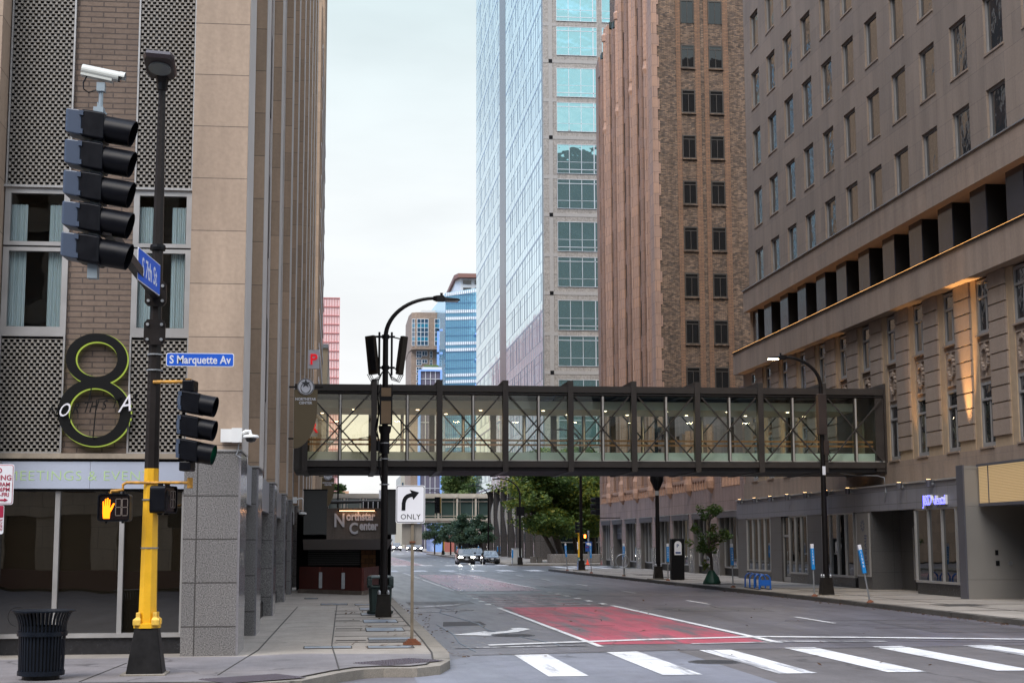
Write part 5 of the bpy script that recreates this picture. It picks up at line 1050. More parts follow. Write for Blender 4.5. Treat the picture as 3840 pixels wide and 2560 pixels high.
b = MB(); b.box(_b.x+.03, _b.x+.41, _b.y-.02, _b.y+.01, .3, .52); b.build('name_plate', M_RACK, t)
b = MB(); b.bar((_a.x, _a.y+.1, .155), (_b.x, _b.y-.1, .155), .06, .03); b.bar((_a.x+.44, _a.y+.1, .155), (_b.x+.44, _b.y-.1, .155), .06, .03); b.build('rail', M_GRATE, t)
t = empty('utility_cabinet', 'pale grey utility cabinet beside a lamp post at the plaza corner', 'cabinet', (15.9, 132, .14))
b = MB(); b.box(15.15, 15.95, 131.4, 132.4, .16, 1.45); b.build('body', pm('pale_grey_cabinet', (.42, .43, .42), .5, ns=1, na=.06), t, bevel=.03)
b = MB(); b.box(15.54, 15.56, 131.38, 131.4, .2, 1.4); b.box(15.12, 15.98, 131.37, 132.43, 1.45, 1.49); b.build('seam', M_STEEL, t)
t = empty('yellow_signal_post', 'slim yellow signal post with a green base at the plaza corner', 'signal pole', (20.1, 126.4, .14))
b = MB(); b.lathe([(.085, .6), (.075, 2.5), (.12, 2.52), (.1, 2.62)], (20.1, 126.4, .14), 10); b.build('shaft', M_YEL, t)
b = MB(); b.lathe([(.2, 0), (.17, .15), (.1, .4), (.11, .6)], (20.1, 126.4, .14), 10); b.build('base', pm('sea_green_base', (.06, .16, .14), .5, ns=3, na=.2), t)
b = MB(); b.box(19.94, 20.0, 126.2, 126.25, 1.4, 2.0); b.build('notice', M_WHITEP, t)
t = empty('pedestrian_signal', 'small pedestrian signal showing an orange hand at the plaza corner', 'pedestrian signal', (20.6, 126, 2.3))
b = MB(); b.box(20.45, 20.8, 126, 126.3, 2.25, 2.65); b.build('housing', M_SIG, t, bevel=.03); b = MB(); b.box(20.48, 20.62, 125.97, 125.995, 2.32, 2.58); b.build('hand', emit('hand_far', (1, .2, .02), 8), t)
t = empty('traffic_signal', 'small black traffic signal hanging left of the yellow post at the plaza corner', 'traffic signal', (19.85, 126.1, 2.8))
for k in range(3): b = MB(); b.box(19.75, 19.95, 126, 126.2, 2.75+.3*k, 3.03+.3*k); q = b.build('section', M_SIG, t); b = MB(); b.lathe([(.11, 0), (.11, .2)], n=12); b.v = [(19.95+p[2], 126.1+p[0], 2.89+.3*k+p[1]) for p in b.v]; b.build('visor', M_SIG, q)
b = MB(); b.box(19.8, 20.4, 126.3, 126.36, 2.66, 2.70); b.build('arm', M_YEL, t)
t = empty('poster_sign', 'blue poster sign with MOVE UP lettering on a grey post at the plaza corner', 'sign', (21.1, 128.5, .14))
b = MB(); b.box(20.95, 21.5, 128.2, 128.25, 1.2, 2.02); b.build('panel', pm('deep_blue_poster', (.015, .07, .28), .5, ns=1.5, na=.2), t)
b = MB(); b.prism([(20.98, 128.19, 1.85), (21.2, 128.19, 1.7), (21.45, 128.19, 1.85), (21.2, 128.19, 1.95)], (0, .008, 0)); q = text('MOVE', .12, (20.97, 128.19, 1.52), (1, 0, 0), (0, 0, 1), .002, .004, sx=.75); 
b.build('picture', M_WHITEP, t); q.build('red_lettering', M_RLET, t); q = text('UP', .13, (21.29, 128.19, 1.52), (1, 0, 0), (0, 0, 1), .002, .004); q.build('white_lettering', M_WHITEP, t)
b = MB(); b.box(21.15, 21.29, 128.3, 128.4, .14, 2.95); b.build('post', M_STEEL, t)
t = empty('traffic_cone', 'orange traffic cone at the foot of the blue poster sign', 'traffic cone', (20.55, 124.8, .14))
b = MB(); b.lathe([(.13, .03), (.03, .42), (.02, .43)], n=14); b.build('cone', pm('cone_orange', (.8, .07, .02), .45), t, local=True); b = MB(); b.box(-.17, .17, -.17, .17, 0, .03); b.build('base', MATS['cone_orange'], t, local=True)
# ------------------------------------------------------------ terracotta tower
tt = empty('terracotta_tower', 'tall ribbed pink terracotta and dark brick tower beyond the near skyway', 'building', (21.2, 110, .14))
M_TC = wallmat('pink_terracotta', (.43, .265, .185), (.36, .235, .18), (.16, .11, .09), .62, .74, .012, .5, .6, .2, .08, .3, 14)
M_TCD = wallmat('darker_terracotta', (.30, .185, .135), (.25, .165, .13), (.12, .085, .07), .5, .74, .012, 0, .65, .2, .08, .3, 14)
M_TCB = wallmat('blotched_terracotta_base', (.34, .24, .205), (.305, .22, .195), (.15, .11, .09), 2.1, 1.05, .012, .5, .55, .38, .1, .3, 10)
M_BRK = wallmat('tapestry_brick', (.27, .175, .115), (.06, .048, .043), (.10, .08, .065), .26, .085, .014, .5, .85, .25, .3, .5, 5, bias=-.12)
M_ORB = wallmat('orange_brick_strip', (.30, .165, .095), (.22, .12, .075), (.13, .095, .07), .4, .105, .02, .5, .85, .12, .1, .4, 8)
M_GRY = wallmat('dark_polished_granite', (.085, .08, .08), (.07, .068, .068), (.03, .03, .03), 1, 1.1, .008, 0, .2, .2, .25, .1, 25, spec=.7)
YB, XT_ = 98.84, 21.2
H_ = 52
b = MB(); b.box(21.3, 45, YB, YB+.5, 9, H_); b.box(22.5, 45, YB+.5, 122.6, 9, H_); b.build('brick_wall', M_BRK, tt)
# brick wall strips and windows facing the camera
for x0, x1 in ((22.69, 23.0), (23.98, 24.36), (24.63, 24.93), (25.94, 26.31)):
    b = MB(); b.box(x0, x1, YB-.04, YB+.3, 9.5, H_); b.build('brick_strip', M_ORB, tt)
sill0 = 15.0
for k in range(8):
    z0 = 5.65+3.155*(k+1.99)+0.02; z0 = 11.85+3.155*k
    for x0, x1 in ((23.02, 23.96), (24.95, 25.92)):
        f = MB(); f.box(x0, x0+.07, YB-.06, YB+.1, z0, z0+1.62); f.box(x1-.07, x1, YB-.06, YB+.1, z0, z0+1.62); f.box(x0+.07, x1-.07, YB-.06, YB+.1, z0+1.53, z0+1.62); f.box(x0+.07, x1-.07, YB-.06, YB+.1, z0, z0+.07); f.box((x0+x1)/2-.018, (x0+x1)/2+.018, YB-.05, YB+.1, z0+.07, z0+1.3); f.box(x0+.07, x1-.07, YB-.05, YB+.1, z0+1.3, z0+1.35)
        w = f.build('window', pm('brown_window_frame', (.06, .05, .04), .5), tt)
        p = MB(); p.box(x0+.07, x1-.07, YB-.02, YB-.01, z0+.07, z0+1.53); p.build('pane', M_DGLASS, w)
        p = MB(); p.box(x0-.03, x1+.03, YB-.12, YB+.05, z0-.09, z0-.003); p.build('sill', M_BRK, w)
for k in range(8):
    z0 = 37.09+3.155*k
    if z0 > 50: break
    for x0, x1 in ((23.02, 23.96), (24.95, 25.92)):
        f = MB(); f.box(x0, x0+.07, YB-.06, YB+.1, z0, z0+1.62); f.box(x1-.07, x1, YB-.06, YB+.1, z0, z0+1.62); f.box(x0+.07, x1-.07, YB-.06, YB+.1, z0+1.53, z0+1.62); f.box((x0+x1)/2-.018, (x0+x1)/2+.018, YB-.05, YB+.1, z0, z0+1.53)
        w = f.build('window', MATS['brown_window_frame'], tt); p = MB(); p.box(x0+.07, x1-.07, YB-.02, YB-.01, z0, z0+1.53); p.build('pane', M_DGLASS, w)
# corner quoin strip, toothed
b = MB()
z = 9.5; k = 0
while z < H_: b.box(20.98, 21.36+(.13 if k % 2 else .0), YB-.05, YB+1.2, z, z+.735); z += .74; k += 1
b.build('toothed_corner', M_TC, tt)
# street facade ribs
b = MB(); b.box(XT_+.75, 22.5, YB+.5, 122.6, 9, 41); b.build('facade_core', M_DARKIN, tt)
maj = [117.5, 112.2, 106.8, 101.6]; mnr = [120.2, 114.9, 109.5, 104.2]
tops = {117.5: 42.6, 112.2: 43.2, 106.8: 46, 101.6: 49, 120.2: 41.2, 114.9: 42.0, 109.5: 44, 104.2: 47}
for y in maj:
    h = tops[y]; b = MB()
    b.box(XT_+.06, XT_+1.1, y-1.0, y+1.0, 5.6, h)
    for dy, r, x_ in ((-.92, .12, .10), (-.55, .15, .04), (0, .2, -.02), (.55, .15, .04), (.92, .12, .10)): b.lathe([(r, 5.6), (r, h-.3), (r*.8, h+.35), (.02, h+.5)], (XT_+x_, y+dy, 0), 8)
    b.build('pier', M_TC, tt)
    b = MB(); zf = 34.0
    b.lathe([(.05, 0), (.2, .25), (.28, .6), (.22, .9), (.2, 1.2)], (XT_-.02, y, zf), 8)
    b.lathe([(.2, zf+1.2)]+[(.2+.012*(q % 2), zf+1.3+.2*q) for q in range(34)]+[(.2, zf+8.1)], (XT_-.02, y, 0), 8)
    b.lathe([(.28, 0), (.3, .5), (.1, .8)], (XT_-.02, y, zf+7.9), 8); b.build('finial', pm('orange_terracotta', (.44, .26, .175), .6, ns=6, na=.25), tt)
    # corbel at the foot of each pier
    b = MB(); b.lathe([(.05, 4.7), (.3, 5.0), (.36, 5.4), (.3, 5.7), (.34, 6.2), (.24, 6.5), (.26, 7.2)], (XT_, y, 0), 10); b.build('corbel', MATS['orange_terracotta'], tt)
for y in mnr:
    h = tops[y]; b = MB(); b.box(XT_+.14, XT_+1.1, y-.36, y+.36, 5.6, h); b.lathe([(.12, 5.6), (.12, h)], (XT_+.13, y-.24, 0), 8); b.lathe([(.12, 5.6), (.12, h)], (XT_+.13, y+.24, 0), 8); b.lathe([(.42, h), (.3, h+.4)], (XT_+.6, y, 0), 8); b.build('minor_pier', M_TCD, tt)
ribs = sorted([(y-1, y+1) for y in maj]+[(y-.36, y+.36) for y in mnr])
edges = [YB+.5]+[v for r in ribs for v in r]+[122.3]
for i in range(0, len(edges)-1, 2):
    y0, y1 = edges[i], edges[i+1]
    if y1-y0 < .2: continue
    for k in range(9):
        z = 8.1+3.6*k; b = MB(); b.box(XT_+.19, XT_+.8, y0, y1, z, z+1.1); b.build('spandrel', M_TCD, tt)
        b = MB(); b.box(XT_+.215, XT_+.66, y0+.01, y1-.01, z+1.1, z+3.6); b.build('window', pm('shadowed_tower_glass', (.010, .009, .010), .35, spec=.3), tt)
        if k >= 6: b = MB(); b.box(XT_+.3, XT_+.55, y0, y1, z+.1, z+1.15); b.lathe([(.05, -.5), (.16, -.2), (.2, .1)], (XT_+.35, (y0+y1)/2, z), 8); b.build('ornament', MATS['orange_terracotta'], tt)
b = MB(); b.box(XT_+.12, XT_+1.2, 121.7, 123, .14, 40.2); b.prism([(XT_+.12, 121.0, 40.2), (XT_+.12, 123, 40.2), (XT_+.12, 123, 41.4), (XT_+.12, 121.7, 42.0)], (1.1, 0, 0)); b.build('end_pier', M_TCD, tt)
b = MB()
for i in range(1, len(edges)-2, 2):
    y0, y1 = edges[i], edges[i+1]; b.box(XT_+.1, XT_+1, y0-.05, y1+.05, tops.get(round((y0+y1)/2, 1), 43)+.1, tops.get(round((y0+y1)/2, 1), 43)+.6)
b.build('copper_cap', pm('green_black_copper', (.03, .05, .045), .6, ns=3, na=.5), tt)
# lower street front
opens = [(117.6, 121.4), (112.75, 116.7), (107.3, 111.5), (101.8, 106.0), (96.2, 100.8), (91.0, 95.5), (85.5, 90.0), (79.4, 83.9)]
b = MB(); b.box(XT_+.02, XT_+.8, 78.45, 122.5, 3.62, 4.95); b.build('base_band', M_TCB, tt)
b = MB(); b.box(XT_+.8, 45, 78.45, YB, .14, 10.2); b.build('base_core', M_DARKIN, tt)
b = MB(); b.box(XT_+.3, XT_+.8, 78.45, YB+.5, 8.6, 10.2); b.build('base_parapet', M_TCB, tt)
e_ = sorted(opens)
for (a0, a1), (c0, c1) in zip([(0, 78.45)]+e_, e_+[(122.5, 0)]):
    if c0-a1 > .1:
        b = MB(); b.box(XT_, XT_+.8, a1, c0, .14, 3.62); b.build('granite_pier', M_GRY, tt)
        b = MB(); b.box(XT_-.02, XT_, a1+.0, c0, 1.6, 3.62); b.build('pier_facing', M_TCB, tt)
for i, (y0, y1) in enumerate(opens):
    b = MB(); b.box(XT_-.08, XT_+.5, y0-.05, y1+.05, 3.3, 3.62); b.build('hood', M_PORTD, tt); b = MB(); b.box(XT_-.1, XT_+.5, y0-.1, y1+.1, 3.62, 3.66); b.build('hood_cap', M_ALU, tt)
    for ja, jb in ((y1-.25, y1), (y0, y0+.25)): b = MB(); b.box(XT_+.0, XT_+.7, ja, jb, .14, 3.3); b.build('bronze_jamb', pm('dull_bronze_panel', (.16, .15, .14), .35, .3, ns=1.2, na=.15), tt)
    if i == 1:
        b = MB(); b.box(XT_+.3, XT_+.4, y0+.25, y1-.25, 2.2, 3.3); b.build('entry_panel', M_PORTD, tt)
        b = MB(); b.box(XT_+.75, XT_+.79, y0+.25, y1-.25, .14, 2.2); b.build('dark_doorway', M_DARKIN, tt)
        continue
    f = MB(); n = 3
    for k in range(n+1): yy = y0+.25+(y1-y0-.5)*k/n; f.box(XT_+.25, XT_+.45, yy-.05, yy+.05, .62, 3.3)
    f.box(XT_+.25, XT_+.45, y0+.25, y1-.25, .55, .62); w = f.build('shop_window', M_ALU, tt)
    p = MB(); p.box(XT_+.33, XT_+.34, y0+.25, y1-.25, .62, 3.3); p.build('pane', M_SHOP, w)
    p = MB(); p.box(XT_+.28, XT_+.75, y0+.25, y1-.25, .14, .55); p.build('plinth', M_BLACK, w)
t = empty('shop_lettering', 'small silver shop lettering over the dark doorway in the terracotta tower', 'sign', (XT_+.28, 114.7, 2.6))
b = MB()
for k in range(7): b.box(XT_+.25, XT_+.29, 116.2-.45*k-.3, 116.2-.45*k, 2.6+.0, 2.68); b.box(XT_+.25, XT_+.29, 116.2-.45*k-.08, 116.2-.45*k, 2.68, 2.95); b.box(XT_+.25, XT_+.29, 116.2-.45*k-.3, 116.2-.45*k, 2.95, 3.0)
b.build('letter', M_STEEL, t)
bays = [122.0, 117.4, 112.1, 106.6, 101.4, 96, 90.6, 85.2]
for y1, y0 in zip(bays, bays[1:]):
    b = MB(); b.box(XT_+.02, XT_+.3, y0+.35, y1-.35, 5.55, 5.72); b.box(XT_+.02, XT_+.3, y0+.35, y1-.35, 4.95, 5.0)
    n = 7; w = (y1-y0-.7)/n
    for k in range(n+1): yy = y0+.35+w*k; b.box(XT_+.0, XT_+.2, yy-.09, yy+.09, 5.0, 5.4); b.box(XT_-.03, XT_+.2, yy-.14, yy+.14, 5.0, 5.12)
    for k in range(n):
        yc = y0+.35+w*(k+.5); b.prism([(XT_+.03, yc-w/2, 5.55), (XT_+.03, yc-w/2, 5.38), (XT_+.03, yc-w*.3, 5.48), (XT_+.03, yc, 5.55)], (.2, 0, 0)); b.prism([(XT_+.03, yc+w/2, 5.55), (XT_+.03, yc, 5.55), (XT_+.03, yc+w*.3, 5.48), (XT_+.03, yc+w/2, 5.38)], (.2, 0, 0))
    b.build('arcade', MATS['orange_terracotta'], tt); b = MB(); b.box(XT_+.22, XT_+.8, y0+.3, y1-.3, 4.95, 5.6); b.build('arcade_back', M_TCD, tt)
    if y0 < 101:
        b = MB(); b.box(XT_+.1, XT_+.8, (y0+y1)/2-.4, (y0+y1)/2+.4, 5.72, 8.6); b.build('minor_pier', M_TCD, tt)
        b = MB(); b.box(XT_+.7, XT_+.76, y0+.3, y1-.3, 5.72, 8.6); b.build('window', M_DGLASS, tt)
        b = MB(); b.box(XT_+.02, XT_+.8, y0-.5, y0+.5, 4.95, 8.6); b.build('pier', M_TC, tt); b = MB(); b.lathe([(.05, 4.7), (.3, 5.0), (.36, 5.4), (.3, 5.7), (.34, 6.2), (.24, 6.5), (.26, 8.6)], (XT_, y0, 0), 10); b.build('corbel', MATS['orange_terracotta'], tt)
b = MB(); b.box(XT_+.03, XT_+.8, 78.45, 84.7, 5.75, 8.6); b.box(XT_+.03, XT_+.8, 78.45, 79.2, 4.95, 5.75); b.box(XT_+.03, XT_+.8, 83.2, 84.7, 4.95, 5.75); b.build('base_wall', M_TCB, tt)
b = MB(); b.box(XT_+.15, XT_+.6, 79.2, 83.2, 4.95, 5.75); 
for k in range(6): b.lathe([(.16, 5.0), (.12, 5.5)], (XT_+.12, 79.6+.65*k, 0), 8)
b.build('arcade', MATS['orange_terracotta'], tt)

# ------------------------------------------------------------ glass tower
gt = empty('glass_tower', 'tall granite and mirror glass office tower reflecting a pink building', 'building', (30, 156, .14))
M_GT = mirror_glass('sky_mirror_glass', (.72, .93, 1.0), 1.0, .02, 1.5, (.22, .10, .25), .5)
M_TEAL = mirror_glass('teal_mirror_glass', (.40, .68, .72), .85, .03, 1.5, (.35, .3, .5), .5)
M_GTG = wallmat('warm_grey_granite_panel', (.33, .30, .27), (.30, .275, .25), (.13, .115, .105), 1.25, 1.35, .012, 0, .4, .08, .3, .1, 8, spec=.5)
M_GTD = wallmat('dark_granite_panel', (.10, .092, .092), (.085, .08, .08), (.04, .04, .04), 2, 2.1, .02, 0, .3, .12, .3, .1, 8, spec=.6)
M_LGR = pm('light_granite_stripe', (.34, .32, .30), .5, ns=6, na=.12)
M_WMUL = pm('pale_mullion', (.62, .65, .68), .35, .3)
XG, Y0G, Y1G, ZG = 21.4, 156.3, 234, 112
b = MB(); b.box(XG+.02, 60, Y0G+.02, Y1G-.02, 9.0, ZG); b.build('granite_wall', M_GTG, gt)
b = MB(); b.box(XG-.03, XG+.02, Y0G+.9, 191.8, 9.0, ZG); b.box(XG-.03, XG+.02, 199.2, Y1G-.5, 9.0, ZG); b.build('mirror_facade', M_GT, gt)
b = MB(); b.box(XG-.05, XG+.02, 191.9, 199.1, 9.0, ZG); b.build('granite_strip', M_GTD, gt)
b = MB(); z = 9.2
ya, yb_ = (Y0G+.9, 191.8), (199.2, Y1G-.5)
fl = 4.17
k = 0
while z < ZG:
    for y0, y1 in (ya, yb_):
        b.box(XG-.045, XG-.03, y0, y1, z, z+(.28 if k % 2 == 0 else .05)); b.box(XG-.04, XG-.03, y0, y1, z+1.25, z+1.30); b.box(XG-.04, XG-.03, y0, y1, z+3.3, z+3.34)
    z += fl; k += 1
for y0, y1 in (ya, yb_):
    n = int((y1-y0)/1.55)
    for i in range(n+1):
        y = y0+(y1-y0)*i/n
        b.box(XG-.043, XG-.03, y-(.07 if i % 4 == 0 else .018), y+(.07 if i % 4 == 0 else .018), 9.0, ZG)
b.mi = 1   # framed window rectangles, as on the real facade
z = 9.2; k = 0
while z < ZG-4:
    for y0, y1 in (ya, yb_):
        y = y0+.8+(k % 2)*1.6
        while y < y1-3:
            for q in ((y, y+.1, z+1.31, z+fl), (y+2.2, y+2.3, z+1.31, z+fl)): b.box(XG-.05, XG-.03, q[0], q[1]+.04, q[2], q[3])
            y += 6.2
    z += fl; k += 1
b.build('mullion_grid', [pm('pale_blue_mullion', (.24, .33, .43), .3, .5), pm('grey_blue_mullion', (.10, .15, .24), .35, .4)], gt)
xs = [(22.9+4.93*i, 27.2+4.93*i) for i in range(6)]
zbands = []
z = 52.04+8.34*4
while z > 10: zbands += [(z-3.17, z, 0), (z-3.77-3.17, z-3.77, 1)]; z -= 8.34
for x0, x1 in xs:
    for z0, z1, q in zbands:
        if z1 > 62 or x0 > 34: continue
        f = MB(); f.box(x0-.04, x0, Y0G-.06, Y0G, z0, z1); f.box(x1, x1+.04, Y0G-.06, Y0G, z0, z1); f.box(x0, x1, Y0G-.06, Y0G, z1-.05, z1); f.box(x0, x1, Y0G-.06, Y0G, z0, z0+.05)
        zz = z0+(.42 if not q else .0)
        for xm in (x0+1.27, x0+2.58): f.box(xm-.03, xm+.03, Y0G-.03, Y0G, z0+.05, z1-.05)
        f.box(x1-.42, x1-.32, Y0G-.05, Y0G, z0+.05, z1-.05)
        f.box(x0, x1, Y0G-.03, Y0G, z0+(1.25 if not q else .85), z0+(1.29 if not q else .89))
        f.box(x0, x1, Y0G-.05, Y0G, (z0+.42) if not q else (z1-.5), (z0+.49) if not q else (z1-.43))
        w = f.build('window', M_WMUL, gt); p = MB(); p.box(x0, x1, Y0G-.02, Y0G+.01, z0, z1); p.build('pane', M_TEAL, w)
b = MB(); z = 52.04+.72+8.34*4
while z > 12: b.box(XG+.02, 60, Y0G-.012, Y0G+.02, z-.18, z+.18); b.box(XG+.02, 22.9, Y0G-.011, Y0G+.02, z-4.47, z-4.1); z -= 8.34
b.box(22.0, 22.42, Y0G-.016, Y0G+.02, 9.2, ZG); b.build('light_stripe', M_LGR, gt)
z = 52.04+.72+8.34*4
while z > 12: b = MB(); b.box(22.02, 22.4, Y0G-.05, Y0G+.02, z-.2, z+.2); b.build('dark_block', M_BLACK, gt); z -= 8.34
for y in (164.6, 173, 181.6, 190, 198.4, 207, 215.6, 224):
    b = MB(); b.box(XG+.0, XG+1.75, y, y+1.5, .14, 9.0); b.build('granite_column', M_GTD, gt)
    b = MB(); b.box(XG-.12, XG-.005, y-.05, y+.35, .14, 9.0); b.build('chrome_edge', pm('polished_chrome_strip', (.5, .52, .54), .12, .9), gt)
    b = MB(); b.prism([(XG-.15, y-.1, 5.0), (XG-.48, y-.1, 5.0), (XG-.46, y-.1, 5.8), (XG-.36, y-.1, 6.6), (XG-.15, y-.1, 7.3)], (0, .3, 0)); b.prism([(XG-.15, y-.1, 2.9), (XG-.2, y-.1, 3.2), (XG-.42, y-.1, 4.7), (XG-.15, y-.1, 4.7)], (0, .3, 0)); b.box(XG-.44, XG-.15, y-.12, y+.2, 4.7, 5.0); b.build('sail_sconce', pm('pale_sconce_shell', (.45, .44, .42), .4), gt)
b = MB(); b.box(XG+1.75, XG+2.3, 164.6, 165.4, .14, 9.0); b.box(XG+4, XG+4.5, 166, 233, .14, 9); b.build('granite_return', M_GTD, gt)
b = MB(); b.box(XG+2.3, 62, 163, 163.1, .14, 9.0); b.build('lobby_glass', mirror_glass('teal_lobby_glass', (.012, .022, .026), 0, .03, 1.7, (.4, .05, .1), .8), gt)
b = MB()
for z in (.25, 1.9, 5.6, 7.2): b.box(XG+2.3, 62, 162.9, 163.0, z, z+.1)
for i in range(10): b.box(XG+2.3+4.3*i, XG+2.42+4.3*i, 162.92, 163.0, .14, 9)
b.build('lobby_mullion', M_ALU, gt)
t = empty('planter_wall', 'low grey granite planter wall with a rounded corner in the plaza', 'planter', (25, 136, .14))
b = MB(); P = [(18.9+.8-.8*math.cos(a), 136-.8*math.sin(a)) for a in [math.pi/2*i/6 for i in range(7)]]+[(45, 135.2), (45, 137), (18.9, 137)]
b.prism([(x, y, .14) for x, y in P], (0, 0, .78)); b.build('wall', wallmat('speckled_planter_granite', (.18, .165, .15), (.165, .15, .14), (.1, .09, .08), 4, 3, .004, 0, .6, .15, .35, .2, 10), t, bevel=.05)
t = empty('granite_block', 'pair of grey granite blocks beside the planter wall', 'bench', (18.3, 142, .14))
b = MB(); b.box(17.7, 18.2, 139, 139.6, .14, .68); b.box(18.3, 18.75, 139, 139.6, .14, .68); b.build('block', MATS['speckled_planter_granite'], t, bevel=.03)

# ------------------------------------------------------------ far buildings
def grid_tower(name, label, x0, x1, y0, y1, z1, glass, frame, sx_, sz_, th, tz, z0=0):
    t = empty(name, label, 'building', ((x0+x1)/2, y0, z0))
    b = MB(); b.box(x0, x1, y0, y1, z0, z1); b.build('glass_wall', glass, t)
    b = MB(); 
    for i in range(int(round((x1-x0)/sx_))+1): x = x1-sx_*i; b.box(x-th/2, x+th/2, y0-.25, y0-.0, z0, z1)
    z = z1
    while z > z0: b.box(x0, x1, y0-.2, y0-.0, z-tz, z); z -= sz_
    b.build('front_grid', frame, t)
    b = MB()
    for i in range(int(round((y1-y0)/(sx_*3)))+1): y = y0+sx_*3*i; b.box(x1, x1+.03, y-th, y+th, z0, z1)
    z = z1
    while z > z0: b.box(x1, x1+.025, y0, y1, z-tz, z); z -= sz_
    b.build('side_grid', frame, t); return t
grid_tower('pink_tower', 'pink glass tower with a red grid at the left edge of the sky', -30, .42, 300, 416, 49.8, pm('pink_glass', (.88, .70, .70), .25, 0, .6, ns=.15, na=.08), pm('red_grid_frame', (.55, .22, .21), .5), .52, 1.75, .09, .14)
t = empty('cream_tower', 'narrow cream stone wall of the next block left of the pink tower', 'building', (-4, 132, 0))
b = MB(); b.box(-30, -1.72, 132, 157, 0, 50); b.box(-30, -1.72, 157, 175, 0, 74); b.build('wall', M_SAND, t)
b = MB(); y = 134
while y < 174: b.box(-1.72, -1.6, y, y+.7, 4, 50 if y < 157 else 74); y += 2.9
b.build('fin', M_SANDL, t)
b = MB(); y = 135.2
while y < 173: b.box(-1.72, -1.69, y, y+1.2, 8, 49 if y < 157 else 72); y += 2.9
b.build('window_strip', M_GT, t)
b = MB(); z = 16
while z < 49: b.box(-1.60, -1.56, 134, 174, z, z+.35); z += 3
b.build('floor_band', M_WHITEP, t)
t = empty('tan_annex', 'lower tan wall with a grey roof edge stepping down before the pink tower', 'building', (-4, 200, 0))
b = MB(); b.box(-30, -1.2, 200, 262, 0, 27.2); b.build('wall', pm('tan_stucco', (.42, .33, .22), .8, ns=.5, na=.08), t); b = MB(); b.box(-30, -1.1, 199.8, 262, 27.2, 27.7); b.build('roof_edge', M_STEEL, t)
M_BLG = mirror_glass('blue_curtain_glass', (.30, .66, .88), .55, .06, 1.5, (.15, .10, .4), .6)
M_BFR = pm('light_blue_frame', (.20, .36, .72), .5, ns=.6, na=.06)
bt_ = empty('blue_tower', 'sky blue glass tower with white bands beside the mirror glass tower', 'building', (40, 450, 0))
b = MB(); b.add([(32, 450, 0), (64, 450, 0), (64, 490, 0), (29.6, 490, 0), (32, 450, 75.7), (64, 450, 80.8), (64, 490, 80.8), (29.6, 490, 75.7)], [(0, 1, 5, 4), (1, 2, 6, 5), (2, 3, 7, 6), (3, 0, 4, 7), (4, 5, 6, 7)]); b.build('glass_wall', M_BLG, bt_)
sl = lambda x: (x-32)*.155
for zc in (70.0, 67.9, 60.4, 58.5, 50.9, 49.0, 41.4, 39.5, 31.9, 30):
    b = MB()
    for i in range(32): x = 32+i*.62*1.0; b.add([(x+.06, 449.8, zc-75+75+sl(x)*.25-.45), (x+.56, 449.8, zc+sl(x)*.25-.45), (x+.56, 449.8, zc+sl(x)*.25+.45), (x+.06, 449.8, zc+sl(x)*.25+.45)], [(0, 1, 2, 3)])
    b.build('white_band', pm('white_spandrel_glass', (.68, .75, .78), .2), bt_)
b = MB()
for i in range(32): x = 32+i*.62; b.add([(x+.06, 449.8, 74.6+sl(x)), (x+.56, 449.8, 74.6+sl(x+.5)), (x+.56, 449.8, 75.6+sl(x+.5)), (x+.06, 449.8, 75.6+sl(x))], [(0, 1, 2, 3)])
b.build('white_band', pm('white_spandrel_glass', (.68, .75, .78), .2), bt_)
b = MB()
for i in range(33): x = 32+i*.62; b.box(x-.05, x+.05, 449.75, 450, 0, 75.4+sl(x))
for k in range(24): z = 75-k*2.45; b.bar((32, 449.85, z), (56, 449.85, z+.9), .1, .09)
b.build('mullion', pm('steel_blue_mullion', (.05, .12, .25), .4), bt_)
b = MB(); b.box(41.2, 43, 447, 448, 20, 69.6)
for k in range(7): b.tube([(40.6, 447.5, 63-7.6*k), (43, 447.5, 63-7.6*k)], .35, 8)
b.box(29.4, 30.0, 448, 449, 30, 64.5); b.box(29.4, 31, 448, 449, 63.9, 64.5); b.box(29.4, 31, 448, 449, 57, 57.6)
b.build('blue_outrigger', M_BFR, bt_)
t = empty('crown_tower', 'striped tower top with a brown cornice rising behind the blue tower', 'building', (45, 560, 0))
s_ = 560/450
b = MB(); P = [(35.3*s_, 565), (36.5*s_, 560), (60*s_, 560), (60*s_, 600), (35.3*s_, 600)]
b.prism([(x, y, 60) for x, y in P], (0, 0, 99.2-60)); b.build('wall', pm('white_wall_panel', (.6, .63, .65), .6), t)
b = MB()
for z in (92.2, 95.0, 97.8):
    for i in range(6): b.box(36.5*s_+.9+4.3*i, 36.5*s_+3.9+4.3*i, 559.6, 560, z-.7, z+.7)
b.build('window_band', M_DGLASS, t)
b = MB(); P = [(34.6*s_, 562), (35.6*s_, 557.5), (62*s_, 557.5), (62*s_, 602), (34.6*s_, 602)]; b.prism([(x, y, 99.2) for x, y in P], (0, 0, 1.5)); b.build('cornice', pm('brown_cornice', (.2, .1, .08), .7), t)
t = empty('brick_apartment_block', 'tan brick apartment block with large corner windows, left of the blue tower', 'building', (27, 470, 0))
M_ABR = wallmat('tan_apartment_brick', (.32, .235, .175), (.25, .185, .14), (.22, .17, .13), 1.6, .32, .02, .5, .85, .12, .1, .2, 2)
s_ = 470/450
b = MB(); P = [(21.4*s_, 478), (21.95*s_, 471), (23.3*s_, 470), (34*s_, 470), (34*s_, 500), (21.4*s_, 500)]
b.prism([(x, y, 58.6*s_) for x, y in P], (0, 0, 11*s_)); b.build('upper_wall', M_ABR, t)
b = MB(); P = [(21.5*s_, 479), (22.0*s_, 473), (34*s_, 473), (34*s_, 500), (21.5*s_, 500)]; b.prism([(x, y, 0) for x, y in P], (0, 0, 58.6*s_)); b.build('lower_wall', M_ABR, t)
